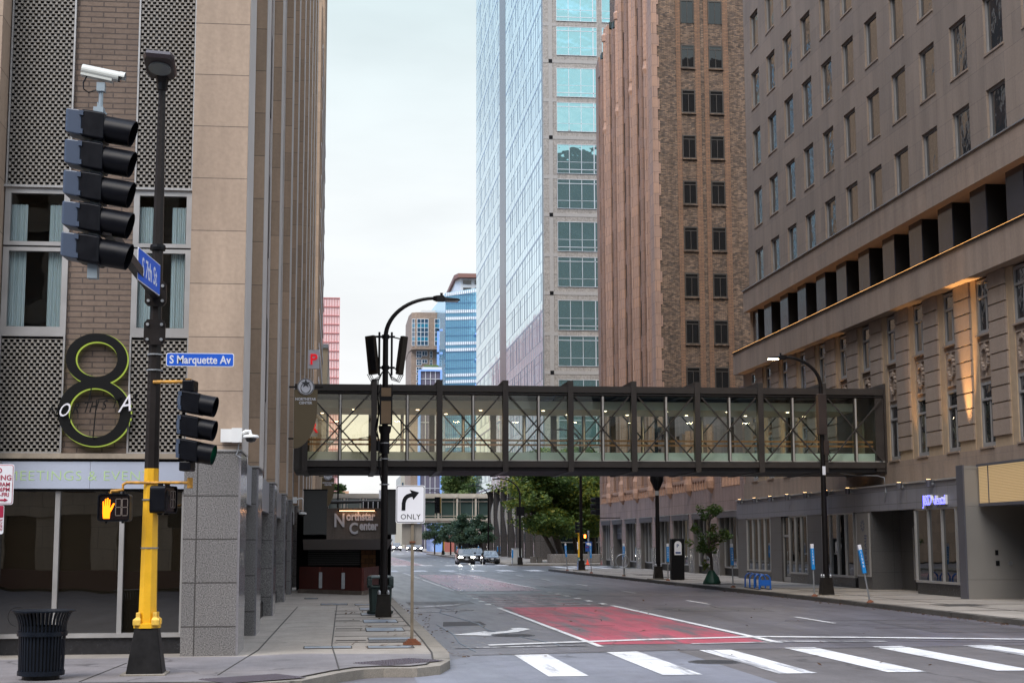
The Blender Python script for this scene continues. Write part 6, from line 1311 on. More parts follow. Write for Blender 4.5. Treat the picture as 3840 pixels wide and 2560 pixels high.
b = MB(); P = [(23.9*s_, 474, 69.5*s_), (25.1*s_, 474, 70.8*s_), (34*s_, 474, 70.9*s_), (34*s_, 474, 69.5*s_)]; b.prism(P, (0, 12, 0)); b.build('penthouse', pm('white_penthouse', (.55, .56, .55), .7), t)
M_AWF = pm('white_window_frame', (.7, .72, .72), .5)
M_AGL = mirror_glass('dark_blue_glass', (.03, .07, .11), 0, .06, 1.5)
M_AGT = mirror_glass('teal_spandrel_glass', (.02, .16, .24), 0, .1, 1.5)
def apw(x0, x1, z0, z1, nx, nz, y, tw=.12):
    f = MB(); dx = (x1-x0)/nx; dz = (z1-z0)/nz
    for i in range(nx+1): f.box(x0+dx*i-tw/2, x0+dx*i+tw/2, y-.25, y, z0, z1)
    for k in range(nz+1): f.box(x0, x1, y-.22, y, z0+dz*k-tw/2, z0+dz*k+tw/2)
    w = f.build('window', M_AWF, t); p = MB(); p.box(x0, x1, y-.1, y-.02, z0, z1); p.build('pane', M_AGL, w)
    if nz > 3:
        p = MB(); p.box(x0, x1, y-.14, y-.1, z0+dz, z0+2*dz); p.box(x0, x1, y-.14, y-.1, z0+4*dz, z0+5*dz); p.build('spandrel_pane', M_AGT, w)
zz = lambda y: AY(470, 1600, 980+y*.3062).z
xx = lambda x: AY(470, 1480+x*.3062, 1300).x
apw(xx(273), xx(410), zz(1030), zz(705), 3, 6, 470); apw(xx(490), xx(640), zz(1030), zz(705), 3, 6, 470)
apw(xx(213), xx(262), zz(1030), zz(705), 2, 6, 470.4)
for y0, y1 in ((1165, 1085), (1258, 1188), (1355, 1282), (1445, 1375), (1540, 1468)):
    apw(xx(275), xx(333), zz(y0), zz(y1), 2, 2, 473); apw(xx(345), xx(405), zz(y0-25), zz(y1), 2, 1, 473); apw(xx(440), xx(467), zz(y0), zz(y1), 1, 2, 473)
t = empty('light_blue_annex', 'light blue framed glass annex in front of the tan brick apartment block', 'building', (28, 440, 0))
xx = lambda x: AY(440, 1480+x*.3062, 1300).x; zz = lambda y: AY(440, 1600, 980+y*.3062).z
b = MB(); b.box(xx(320), xx(560), 440.2, 444, 0, zz(1345)); b.build('glass_wall', mirror_glass('purple_grey_glass', (.16, .15, .2), .3, .06, 1.5, (.2, .1, .3)), t)
b = MB(); b.box(xx(297), xx(320), 439.6, 444, 0, zz(1325)); b.box(xx(558), xx(582), 439.6, 444, 0, zz(1325)); b.box(xx(320), xx(558), 439.6, 444, zz(1345), zz(1325)); b.box(xx(297), xx(320)+14, 439.4, 444, 22, 23.2); b.box(xx(297), xx(320)+14, 439.4, 444, 14, 15); b.build('frame', M_BFR, t)
b = MB()
for x in (380, 440, 500): b.box(xx(x)-.08, xx(x)+.08, 440, 440.2, 0, zz(1345))
for k in range(12): b.box(xx(320), xx(558), 440, 440.2, zz(1440)-7*k*.9, zz(1440)-7*k*.9+.14)
b.build('mullion', M_WMUL, t)
b = MB(); b.box(xx(350), xx(580), 441, 444, zz(1325), zz(1288)); b.build('roof_parapet', pm('white_penthouse', (.55, .56, .55), .7), t)
b = MB()
for k in range(9): b.lathe([(.5, 0), (.35, .5), (.02, .8)], (xx(380)+k*.45, 441.5, zz(1290)), 6)
b.build('roof_plant', pm('roof_plant_green', (.06, .1, .03), .9), t)
t = empty('peach_building', 'small peach coloured block far off on the left under the skyway', 'building', (6, 600, 0))
a = AY(600, 1272, 1825); c = AY(600, 1308, 1860); m_ = AY(600, 1288, 1840)
b = MB(); b.box(a.x-12, m_.x, 600, 620, 0, a.z); b.box(m_.x, c.x, 600, 620, 0, m_.z); b.build('wall', pm('peach_stucco', (.48, .28, .17), .8), t)
b = MB(); b.box(a.x+.4, m_.x-.4, 599.7, 600, m_.z-2, m_.z-.6); b.build('window', M_DGLASS, t)
t = empty('beige_bay_building', 'beige building with bay windows far down the street under the skyway', 'building', (30, 520, 0))
a = AY(520, 1503, 1775); c = AY(520, 1535, 1775)
b = MB(); b.box(a.x, c.x+1, 520, 560, 0, 23.0+1.5); b.box(a.x-1.8, c.x, 522, 560, 0, 14); b.build('wall', pm('beige_wall', (.42, .40, .34), .8), t)
b = MB(); b.box(a.x+1.8, a.x+2.6, 519.8, 520, 19.5, 22); b.box(a.x+1.8, a.x+2.6, 519.8, 520, 15, 17); b.box(a.x+.4, a.x+.9, 519.8, 520, 15, 22); b.build('window', M_AGL, t)
t = empty('street_end_building', 'distant mixed grey blocks closing the far end of the street', 'building', (10, 800, 0))
b = MB(); b.box(-20, 7, 800, 830, 0, 12); b.box(7, 16, 810, 830, 0, 18); b.box(24, 40, 800, 830, 0, 14); b.build('wall', pm('hazy_grey_wall', (.3, .3, .33), .8), t)
t = empty('corner_shop_building', 'low building with pink and red panels beyond the far crossing on the right', 'building', (26, 300, 0))
b = MB(); b.box(19.5, 21, 300, 330, 0, 9); b.build('blue_column', M_BFR, t); b = MB(); b.box(21, 24, 300.2, 330, 0, 9); b.build('red_wall', pm('red_brown_panel', (.3, .1, .08), .6), t)
b = MB(); b.box(24, 26, 300.4, 330, 0, 9); b.build('dark_glass', M_DGLASS, t); b = MB(); b.box(26, 60, 300, 330, 2.6, 4.6); b.build('pink_band', pm('pink_stucco', (.36, .28, .26), .7), t); b = MB(); b.box(26, 60, 301, 330, 0, 2.6); b.box(26, 60, 301, 330, 4.6, 9); b.build('shaded_glass', M_DGLASS, t)
# far cream skyway
s2 = empty('cream_skyway', 'cream metal footbridge with teal windows across the street, farther away', 'skyway', (10, 215, 4.7))
M_CRM = pm('cream_metal', (.72, .67, .58), .5, ns=.8, na=.06)
b = MB(); b.box(-2, 21.3, 215, 219, 4.74, 4.95); b.box(-2, 21.3, 215, 219, 8.45, 8.75); b.box(-2, 21.3, 214.9, 219, 4.95, 5.35); b.box(-2, 21.3, 214.9, 219, 8.1, 8.45); b.build('beam', M_CRM, s2)
b = MB(); b.box(-2, 21.3, 215.4, 218.6, 5.35, 8.1); b.build('glass', mirror_glass('teal_skyway_glass', (.07, .115, .11), 0, .05, 1.6), s2)
b = MB()
for k in range(10): x = 19.6-2.62*k; b.box(x-.12, x+.12, 214.8, 215.4, 4.9, 8.7); b.box(x+.4, x+.46, 215.2, 215.4, 5.35, 8.1); b.box(x-.46, x-.4, 215.2, 215.4, 5.35, 8.1); b.box(x-.2, x+.2, 214.7, 214.9, 8.2, 8.3); b.box(x-.2, x+.2, 214.7, 214.9, 5.05, 5.15)
b.box(-2, 21.3, 215.2, 215.4, 7.6, 7.68); b.box(-2, 21.3, 215.2, 215.4, 5.6, 5.68); b.build('mullion', M_CRM, s2)
b = MB(); b.box(-2, 21.3, 216.5, 217.5, 7.9, 8.0); b.build('ceiling', M_CRM, s2)
# buildings across the near crossing, seen in the shop window and pane reflections
nb = empty('stone_building', 'tan stone building across the near crossing, mirrored in the corner shop window', 'building', (-20, -16, 0))
b = MB()
for k in range(6): b.box(-60, -3.2, -40, -15, 4.2*k+3.2, 4.2*k+4.2)
for k in range(24): b.box(-58+2.4*k-.5, -58+2.4*k+.5, -40, -15.05, .1, 26)
b.build('wall', wallmat('mirrored_tan_stone', (.36, .28, .19), (.30, .23, .155), (.16, .13, .1), 1.2, .9, .01, .5, .8), nb)
b = MB(); b.box(-60, -3.2, -40, -15.3, .1, 26); b.build('window', mirror_glass('amber_dark_glass', (.06, .035, .015), 0, .1), nb)
b = MB(); b.box(-60, -3.2, -15.2, -14.6, .1, .9); b.build('plinth', pm('red_granite_plinth', (.07, .025, .02), .3), nb)
eb = empty('glass_office_block', 'glass office block across the near crossing, seen only in reflections', 'building', (40, -20, 0))
b = MB(); b.box(22, 60, -60, -16, 0, 60); b.build('wall', mirror_glass('block_glass', (.08, .10, .12), .3, .1), eb)
b = MB()
for k in range(15): b.box(21.9, 60, -16, -15.9, 4*k, 4*k+1.2); b.box(21.9, 22, -60, -16, 4*k, 4*k+1.2)
b.build('band', pm('pale_band', (.5, .48, .44), .7), eb)
# ------------------------------------------------------------ trees
def leafmat(name, c1, c2, c3):
    m, n, l, b = _new(name); g = n.new('ShaderNodeNewGeometry')
    t = n.new('ShaderNodeTexNoise'); t.inputs['Scale'].default_value = 1.1; t.inputs['Detail'].default_value = 8; t.inputs['Roughness'].default_value = .8; l.new(g.outputs['Position'], t.inputs['Vector'])
    at = n.new('ShaderNodeAttribute'); at.attribute_name = 'leaf'
    mm = n.new('ShaderNodeMath'); mm.operation = 'MULTIPLY_ADD'; mm.inputs[1].default_value = .5; mm.inputs[2].default_value = -.25; l.new(at.outputs['Fac'], mm.inputs[0])
    ad = n.new('ShaderNodeMath'); ad.operation = 'ADD'; l.new(t.outputs[0], ad.inputs[0]); l.new(mm.outputs[0], ad.inputs[1])
    r = n.new('ShaderNodeValToRGB'); r.color_ramp.elements[0].position = .3; r.color_ramp.elements[0].color = (*c1, 1); r.color_ramp.elements[1].position = .8; r.color_ramp.elements[1].color = (*c3, 1)
    e = r.color_ramp.elements.new(.55); e.color = (*c2, 1); l.new(ad.outputs[0], r.inputs[0]); l.new(r.outputs[0], b.inputs['Base Color'])
    b.inputs['Roughness'].default_value = .5; b.inputs['Specular IOR Level'].default_value = .35
    tr = n.new('ShaderNodeBsdfTranslucent'); l.new(r.outputs[0], tr.inputs[0]); ms = n.new('ShaderNodeMixShader'); ms.inputs[0].default_value = .42
    l.new(b.outputs[0], ms.inputs[1]); l.new(tr.outputs[0], ms.inputs[2]); l.new(ms.outputs[0], n['Material Output'].inputs[0]); return m
L_HON = leafmat('honey_locust_leaf', (.05, .10, .028), (.12, .18, .04), (.38, .36, .05))
L_DRK = leafmat('dark_green_leaf', (.06, .115, .07), (.11, .18, .11), (.18, .25, .15))
L_YNG = leafmat('maple_leaf_green', (.05, .095, .025), (.09, .15, .035), (.18, .19, .05))
L_BIG = leafmat('big_tree_leaf', (.06, .11, .04), (.13, .20, .07), (.26, .32, .11))
M_BARK = pm('grey_brown_bark', (.07, .055, .045), .9, ns=8, na=.35)
def crown(clusters, size, mat, t, seed, name='crown', flat=.5):
    """clusters: (centre, (rx, ry, rz), count); every leaf is one small folded face pair"""
    r = np.random.default_rng(seed); V = []; tone = []
    for c, rad, n in clusters:
        u = r.normal(size=(n, 3)); u /= np.linalg.norm(u, axis=1)[:, None]; u *= (r.random(n)**.45)[:, None]
        p = np.array(c)+u*np.array(rad)
        d = r.normal(size=(n, 3)); d[:, 2] *= flat; d /= np.linalg.norm(d, axis=1)[:, None]
        k = r.normal(size=(n, 3)); k -= (k*d).sum(1)[:, None]*d; k /= np.linalg.norm(k, axis=1)[:, None]
        s_ = size*(.6+.8*r.random(n))[:, None]
        q = np.stack([p-d*s_*.5, p+k*s_*.28, p+d*s_*.5, p-k*s_*.28], 1); V.append(q); tone.append(np.repeat(r.random(n)*.7+r.random()*.6-.15, 1))
    V = np.concatenate(V).reshape(-1, 3); tone = np.concatenate(tone); nf = len(V)//4
    V = V-np.array(top(t).location if t else (0, 0, 0))
    me = bpy.data.meshes.new(name); me.vertices.add(len(V)); me.vertices.foreach_set('co', V.astype(np.float32).ravel())
    me.loops.add(nf*4); me.loops.foreach_set('vertex_index', np.arange(nf*4, dtype=np.int32)); me.polygons.add(nf); me.polygons.foreach_set('loop_start', np.arange(0, nf*4, 4, dtype=np.int32))
    try: me.polygons.foreach_set('loop_total', np.full(nf, 4, dtype=np.int32))
    except Exception: pass
    me.update(calc_edges=True); a = me.attributes.new('leaf', 'FLOAT', 'FACE'); a.data.foreach_set('value', tone.astype(np.float32))
    me.materials.append(mat); o = bpy.data.objects.new(name, me); COL.objects.link(o); o.parent = t; return o
def tree(label, c, H, trunk_h, trunk_r, spread, ncl, leaves, leaf, mat, seed, group=None, lean=(0, 0), flatc=.45, stems=1, name='street_tree', zmin=None, cat='tree'):
    t = empty(name, label, cat, c, 0, group); r = random.Random(seed); b = MB(); cl = []
    C = Vector(c)
    for s_ in range(stems):
        off = Vector((r.uniform(-.3, .3), r.uniform(-.3, .3), 0))*(stems > 1)*2
        tp = C+off*2.2+Vector((lean[0], lean[1], trunk_h))
        b.tube([C+off, C+off*1.5+Vector((lean[0]*.4, lean[1]*.4, trunk_h*.5)), tp, tp+Vector((lean[0]*.3, 0, (H-trunk_h)*.6))], [trunk_r, trunk_r*.85, trunk_r*.7, trunk_r*.2], 8)
        for k in range(ncl//stems):
            a = r.uniform(0, 2*math.pi); h = trunk_h*(zmin or .85)+(H-trunk_h*(zmin or .85))*r.random(); fr = math.sin(math.pi*min(1, max(.12, (h-trunk_h*.6)/(H-trunk_h*.6)*.9+.08)))
            rad = spread*fr*r.uniform(.35, 1.0); e = C+Vector((lean[0]+rad*math.cos(a), lean[1]+rad*math.sin(a), h))
            st_ = tp+Vector((0, 0, min(h-trunk_h, (H-trunk_h)*.45)*.5 if h > trunk_h else -.3))
            b.tube([st_, (st_*.45+e*.55)+Vector((0, 0, .08*spread)), e], [trunk_r*.32, trunk_r*.18, trunk_r*.06], 5)
            w = spread*r.uniform(.2, .36); cl.append((tuple(e), (w*1.25, w*1.25, w*flatc*1.4), leaves//ncl))
            m_ = st_*.4+e*.6; cl.append((tuple(m_), (w, w, w*flatc), leaves//ncl//2))
    b.build('trunk', M_BARK, t, smooth=True); crown(cl, leaf, mat, t, seed); return t
G_ = 'plaza trees beyond the far crossing'
for i, (px, py, H, spd, lab, mt, sd) in enumerate(((2105, 2075, 9.3, 4.9, 'leaning multi stem honey locust with yellowing leaves overhanging the plaza planter', L_HON, 5), (2180, 2075, 9.6, 4.4, 'honey locust in the middle of the plaza planter', L_HON, 8), (2235, 2075, 9.2, 3.8, 'dark honey locust close behind the terracotta corner', L_DRK, 11))):
    p = AY(140+3*i, px, py); tree(lab, (p.x, p.y, .9), H, 3.0, .2, spd, 60, 17000, .30, mt, sd, G_, (-1.3 if i == 0 else -.3, -.5), .32, 3 if i == 0 else 2, 'honey_locust', .62)
p = AY(139, 2010, 1900); crown([((p.x+dx, 139+dy, 5.2+h), (1.5, 1.3, .45), 900) for dx, dy, h in ((-.8, 0, 1.5), (.6, -.5, 2.8), (.2, .4, .1), (1.2, 0, 4.0), (-.3, 0, 3.4), (1.4, -.6, -.6))], .32, L_HON, [o for o in COL.objects if o.get('label', '').startswith('leaning multi stem')][0], 77, 'low_branch_leaves')
p = AY(262, 1712, 1790); tree('big dense light green tree rising behind the cream skyway', (p.x, 262, .14), 15.2, 5, .4, 4.2, 44, 17000, .42, L_BIG, 21, 'street trees along the far pavement', flatc=.6, name='broadleaf_tree')
for px, Y, H, sp_, lab, sd in ((1735, 196, 5.1, 2.3, 'low dark street tree below the cream skyway, left of the thin lamp post', 31), (1805, 190, 5.0, 2.0, 'low dark street tree beside the granite columns, behind the dark sedan', 33), (1630, 240, 6.0, 2.3, 'dark street tree under the left part of the cream skyway', 35), (1690, 225, 5.6, 1.9, 'dark street tree behind the walking hand signal under the cream skyway', 37)):
    p = AY(Y, px, 2050); tree(lab, (p.x, Y, .14), H, 2.2, .12, sp_, 24, 3600, .26, L_DRK, sd, 'street trees along the far pavement', flatc=.5, name='street_tree')
p = AY(250, 1262, 1850); tree('green tree beside the cream building on the left, seen under the skyway', (p.x, 250, .14), 11.4, 5, .3, 2.6, 20, 5200, .4, L_BIG, 41, name='broadleaf_tree')
# young tree with watering bag
t = empty('young_tree', 'young maple with a green watering bag at its foot on the right sidewalk', 'tree', (16.53, 66.7, .14))
b = MB(); q = [(16.55, 66.7, .14), (16.5, 66.7, 1.3), (16.42, 66.7, 2.0), (16.45, 66.7, 3.2)]; b.tube(q, [.075, .065, .05, .02], 8)
r = random.Random(4); cl = []
for k in range(26):
    h = r.uniform(1.55, 3.6); a = r.uniform(0, 6.28); w = .95*math.sin(math.pi*min(1, (h-1.2)/2.7)); e = Vector((16.43+w*r.uniform(.3, 1)*math.cos(a), 66.7+w*r.uniform(.3, 1)*math.sin(a), h)); s0 = Vector((16.43, 66.7, max(1.3, h-.5)))
    b.tube([s0, (s0+e)/2+Vector((0, 0, .05)), e], [.02, .012, .006], 5); cl.append((tuple(e), (.24, .24, .2), 55))
cl += [((16.2, 66.6, .95), (.17, .17, .28), 60), ((15.55, 66.7, 1.95), (.25, .2, .15), 40), ((17.3, 66.7, 2.2), (.25, .2, .15), 40)]
b.build('trunk', M_BARK, t, smooth=True); crown(cl, .15, L_YNG, t, 9)
b = MB(); R = []
for z, w in ((0, .36), (.08, .38), (.3, .29), (.5, .17), (.6, .13)): R.append([(16.5+w*(1+.12*math.sin(3*a+z*9))*math.cos(a), 66.65+w*(1+.1*math.cos(4*a))*math.sin(a), .14+z) for a in [2*math.pi*i/20 for i in range(20)]])
b.rings(R); b.build('watering_bag', pm('green_watering_bag', (.015, .07, .045), .5, ns=9, na=.3), t, smooth=True)
def hedge(label, c, w, h):
    t = empty('hedge', label, 'hedge', c, 0, 'hedges at the far plaza'); b = MB(); b.tube([Vector(c), Vector(c)+Vector((0, 0, h*.5))], .1, 6); b.build('stem', M_BARK, t)
    crown([((c[0]+w*(i/5-.5), c[1], c[2]+h*.5), (w*.16, 1, h*.5), 420) for i in range(6)], .3, leafmat('hedge_leaf', (.03, .06, .01), (.07, .12, .02), (.16, .2, .04)), t, int(c[0]*10), 'foliage')
p = AZ(.15, 1655, 2058); hedge('clipped bright green hedge left of the transit kiosk', (p.x, p.y+5, .14), 4, 2.2)
p = AZ(.15, 1700, 2060); hedge('clipped bright green hedge right of the transit kiosk, before the teal wall sign', (p.x, p.y+5, .14), 6, 2.2)
# ------------------------------------------------------------ cars
M_TYRE = pm('tyre_rubber', (.012, .012, .012), .8); M_RIM = pm('alloy_rim', (.3, .31, .32), .3, .8)
M_CGL = mirror_glass('car_glass', (.02, .03, .04), 0, .03, 1.7, (.4, .02, .1), .9)
M_TRIM = pm('black_car_trim', (.012, .012, .013), .5)
M_HEAD = emit('headlight_on', (1, .96, .85), 30); M_CHR = pm('car_chrome', (.55, .56, .58), .15, .95)
M_PLATE_ = pm('number_plate', (.5, .52, .55), .5)
def car(label, c, body, kind='suv', s=.84, lights=True, rz=0, group='cars coming up the street'):
    t = empty('parked_car' if not lights else 'car', label, 'car', c, rz, group)
    W_, Lc, zr, hood, belt, rw = (1.92, 4.7, 1.70, 1.06, 1.12, .72) if kind == 'suv' else (1.84, 4.8, 1.45, .88, .95, .66)
    S_ = lambda b: setattr(b, 'v', [(p[0]*s, p[1]*s, p[2]*s) for p in b.v]) or b
    h = W_/2
    def ring(y, w0, z0, w1, w2, z1): return [(-w0, y, z0), (w0, y, z0), (w1, y, z0+.18), (w1, y, z1-.22), (w2, y, z1), (0, y, z1+.03), (-w2, y, z1), (-w1, y, z1-.22), (-w1, y, z0+.18)]
    b = MB(); b.rings([ring(0, h*.7, .3, h*.76, h*.62, hood-.22), ring(.12, h*.86, .24, h*.9, h*.76, hood-.1), ring(.45, h*.94, .22, h*.97, h*.84, hood-.02), ring(1.25, h*.95, .22, h, h*.88, belt-.02), ring(2.0, h*.95, .22, h, h*.92, belt+.02), ring(3.9, h*.95, .24, h, h*.92, belt+.04), ring(4.5, h*.9, .28, h*.95, h*.86, belt+.02), ring(Lc, h*.8, .35, h*.86, h*.78, belt-.05)])
    S_(b).build('body', body, t, local=True, smooth=True, bevel=0)
    y0, y1, y2, y3 = (1.15, 1.95, 3.9, 4.55) if kind == 'suv' else (1.3, 2.2, 3.4, 4.3)
    def cr_(y, w, z): return [(-w, y, z), (w, y, z)]
    wb = h*.88
    P = [(-wb, y0, belt-.02), (wb, y0, belt-.02), (rw, y1, zr-.05), (-rw, y1, zr-.05), (-rw, y2, zr-.03), (rw, y2, zr-.03), (wb, y3, belt+.02), (-wb, y3, belt+.02), (-rw*.97, (y1+y2)/2, zr), (rw*.97, (y1+y2)/2, zr)]
    b = MB(); b.add(P, [(0, 1, 2, 3), (3, 2, 9, 8), (8, 9, 5, 4), (4, 5, 6, 7), (1, 6, 5, 9, 2), (0, 3, 8, 4, 7)]); S_(b).build('cabin', body, t, local=True)
    def lerp(a, c_, k): return tuple(a[i]+(c_[i]-a[i])*k for i in range(3))
    b = MB(); A, B_, C_, D_ = P[0], P[1], P[2], P[3]; n_ = Vector((0, -.03, .012))
    q = [lerp(lerp(A, B_, .05), lerp(D_, C_, .05), .03), lerp(lerp(A, B_, .95), lerp(D_, C_, .95), .03), lerp(lerp(A, B_, .94), lerp(D_, C_, .94), .93), lerp(lerp(A, B_, .06), lerp(D_, C_, .06), .93)]
    b.add([tuple(Vector(p)+n_) for p in q], [(0, 1, 2, 3)]); S_(b).build('windshield', M_CGL, t, local=True)
    for sg in (-1, 1):
        b = MB(); q = [(sg*wb, y0+.25, belt+.06), (sg*wb, y3-.25, belt+.08), (sg*rw, y2-.1, zr-.1), (sg*rw, y1+.1, zr-.1)]; b.add([(p[0]+sg*.012, p[1], p[2]) for p in q], [(0, 1, 2, 3)]); S_(b).build('side_window', M_CGL, t, local=True)
        b = MB(); b.rings([[(sg*(h-.04)+sg*.2*k+x, 1.55+y, belt+.06+z) for x, y, z in ((-.0, -.05, -.08), (.0, .08, -.08), (0, .08, .1), (0, -.05, .1))] for k in (0, 1)]); S_(b).build('mirror', M_TRIM, t, local=True, bevel=.02)
        b = MB(); zl = hood-.27 if kind == 'suv' else hood-.2
        b.prism([(sg*h*.44, -.0, zl+.02), (sg*h*.84, .1, zl+.09), (sg*h*.9, .14, zl-.02), (sg*h*.84, .09, zl-.1), (sg*h*.5, -.0, zl-.07)], (0, -.05, 0)); S_(b).build('headlight', M_HEAD if lights else pm('headlight_off', (.35, .37, .4), .1, .3), t, local=True)
        for yw in (.85, Lc-.95):
            b = MB(); b.lathe([(.2, -.11), (.34, -.11), (.36, -.06), (.36, .06), (.34, .11), (.2, .11)], n=22); b.v = [(sg*(h-.12)+p[2], yw+p[0], .36+p[1]) for p in b.v]; w = S_(b).build('wheel', M_TYRE, t, local=True)
            b = MB(); b.lathe([(.21, .0), (.21, .02), (.05, .03)], n=18); b.v = [(sg*(h-.005)+sg*p[2]*.6, yw+p[0], .36+p[1]) for p in b.v]; S_(b).build('rim', M_RIM, w, local=True)
    b = MB(); zg = hood-.38; b.prism([(-h*.42, -.02, zg+.16), (h*.42, -.02, zg+.16), (h*.36, -.02, zg-.06), (h*.15, -.02, zg-.17), (-h*.15, -.02, zg-.17), (-h*.36, -.02, zg-.06)], (0, -.03, 0)); S_(b).build('grille', M_TRIM, t, local=True)
    b = MB(); q = [(-h*.44, -.055, zg+.15), (-h*.38, -.055, zg-.07), (-h*.15, -.055, zg-.19), (h*.15, -.055, zg-.19), (h*.38, -.055, zg-.07), (h*.44, -.055, zg+.15)]; b.tube(q, .02, 5)
    b.lathe([(.09, 0), (.09, .02)], n=14); k = len(b.v)-28; b.v[k:] = [(p[0], -.06-p[2], zg+.06+p[1]) for p in b.v[k:]]; S_(b).build('grille_trim', M_CHR, t, local=True)
    b = MB(); b.box(-h*.7, h*.7, -.06, .0, .34, .48); b.box(-h*.85, h*.85, .02, .2, .2, .3); S_(b).build('bumper_intake', M_TRIM, t, local=True)
    b = MB(); b.box(-.17, .17, -.085, -.065, .5, .66); S_(b).build('number_plate', M_PLATE_, t, local=True)
    if kind == 'suv':
        b = MB(); b.tube([(-rw*.95, y1+.2, zr+.02), (-rw*.95, y2-.1, zr+.04)], .03, 5); b.tube([(rw*.95, y1+.2, zr+.02), (rw*.95, y2-.1, zr+.04)], .03, 5); S_(b).build('roof_rail', M_TRIM, t, local=True)
    return t
P_OLV = pm('olive_grey_car_paint', (.055, .055, .045), .25, .5, coat=1); P_GRY = pm('grey_car_paint', (.075, .08, .09), .25, .6, coat=1); P_NAV = pm('dark_blue_car_paint', (.02, .025, .04), .22, .5, coat=1); P_BLK = pm('black_car_paint', (.012, .012, .014), .2, .3, coat=1)
car('olive grey SUV with headlights on, waiting at the far crosswalk in the middle lane', (11.83, 138.6, 0), P_OLV)
car('grey SUV with slim lit headlights, partly hidden behind the olive grey SUV', (13.55, 147.5, 0), P_GRY)
car('dark blue parked sedan with unlit headlights beside the right kerb', (14.2, 139.3, 0), P_NAV, 'sedan', .84, False)
for px, py, lab, m_ in ((1488, 2066, 'dark SUV with bright headlights far off in the left lane', P_GRY), (1567, 2069, 'black SUV with bright headlights far off behind the turn sign', P_BLK), (1470, 2061, 'small far car with lit headlights half hidden left of the far dark SUV', P_NAV), (1537, 2064, 'far car half hidden behind the rusty sign post', P_BLK)):
    a = AZ(0, px, py); sc_ = (36 if py > 2064 else 26)/3840*36/53.8*a.y/1.92*1.0
    car(lab, (a.x, a.y, 0), m_, 'suv', max(.8, min(1.3, sc_)))
# ------------------------------------------------------------ far street furniture
i = 0
for px, py, lab in ((1922, 2120, 'far blue post standing behind the dark blue parked sedan'), (1866, 2085, 'far blue post above the dark sedan roof'), (1833, 2082, 'far blue post between the grey SUV and the dark sedan'), (1794, 2078, 'far blue post above the grey SUV roof'), (1732, 2078, 'far blue post above the olive SUV roof, left'), (1713, 2078, 'slim far blue post right of the yellow signal bollards'), (1635, 2060, 'far blue post left of the hedges'), (1623, 2058, 'far blue post beside a dark lamp base'), (1611, 2058, 'leftmost of the far blue posts, by a white topped meter')):
    p = AZ(.15, px, py)
    t = empty('parking_zone_post', lab, 'parking post', (p.x, p.y, .14), 0, 'blue parking number posts'); k = .66
    b = MB(); b.tube([(0, 0, 0), (0, 0, .95*k)], .03, 6); b.build('post', M_STEEL, t, local=True); b = MB(); b.box(-.06, .06, -.06, .06, .95*k, 1.9*k); b.build('sleeve', M_BP, t, local=True); b = MB(); b.box(-.06, .06, -.06, .06, 1.9*k, 2.05*k); b.build('cap_label', M_WHITEP, t, local=True)
for px, py, lab in ((1663, 2076, 'yellow signal post base left of the transit kiosk'), (1699, 2066, 'yellow signal post base right of the transit kiosk')):
    p = AZ(.15, px, py); t = empty('yellow_signal_post', lab, 'signal pole', (p.x, p.y, .14), 0, 'yellow posts at the far corner')
    b = MB(); b.tube([(0, 0, .5), (0, 0, 3.2)], .14, 8); b.build('shaft', M_YEL, t, local=True); b = MB(); b.tube([(0, 0, 3.2), (0, 0, 9)], .1, 8); b.build('upper_shaft', M_POLE, t, local=True); b = MB(); b.lathe([(.3, 0), (.16, .5)], n=8); b.build('base', MATS['sea_green_base'], t, local=True)
p = AZ(.15, 1672, 2062); t = empty('transit_kiosk', 'black transit kiosk with a glowing pale screen at the far corner', 'kiosk', (p.x, p.y, .14))
b = MB(); b.box(-.9, .9, 0, .4, .2, 5.5); b.build('frame', M_BLACK, t, local=True); b = MB(); b.box(-.1, .75, -.03, 0, 1.4, 4.3); b.build('screen', emit('pale_screen', (.55, .85, .9), .35), t, local=True)
p = AZ(.15, 1674, 2055); t = empty('pedestrian_signal', 'far pedestrian signal showing an orange hand above the transit kiosk', 'pedestrian signal', (p.x, p.y, 5.6))
b = MB(); b.box(-.6, .6, 0, .5, .3, 1.5); b.build('housing', M_SIG, t, local=True); b = MB(); b.box(-.4, .2, -.03, 0, .45, 1.35); b.build('hand', MATS['hand_far'], t, local=True)
p = AZ(.15, 1695, 2052); t = empty('wall_sign', 'pale teal wall sign with a white round logo behind the far trees', 'sign', (p.x, p.y+8, .14))
b = MB(); b.box(-2.4, 4.2, 0, .4, 0, 8.2); b.build('panel', pm('pale_teal_panel', (.24, .36, .34), .5), t, local=True)
b = MB(); b.torus((-.4, -.05, 6.6), .75, .14, 'y', 20, 6); b.torus((-.4, -.05, 6.6), .3, .12, 'y', 16, 6); b.box(.2, 3.2, -.04, 0, 4.4, 4.55); b.box(.2, 2.6, -.04, 0, 4.0, 4.15); b.build('logo', M_WHITEP, t, local=True)
p = AZ(.15, 1783, 2080); t = empty('road_sign', 'tan square back of a sign on a thin post among the far trees', 'road sign', (p.x, p.y, .14))
b = MB(); b.tube([(0, 0, 0), (0, 0, 5.2)], .06, 6); b.build('post', M_POLE, t, local=True); b = MB(); b.box(-.36*1.1, .36*1.1, -.03, .0, 3.9, 5.2); b.build('panel', pm('tan_plate', (.5, .42, .32), .6), t, local=True)
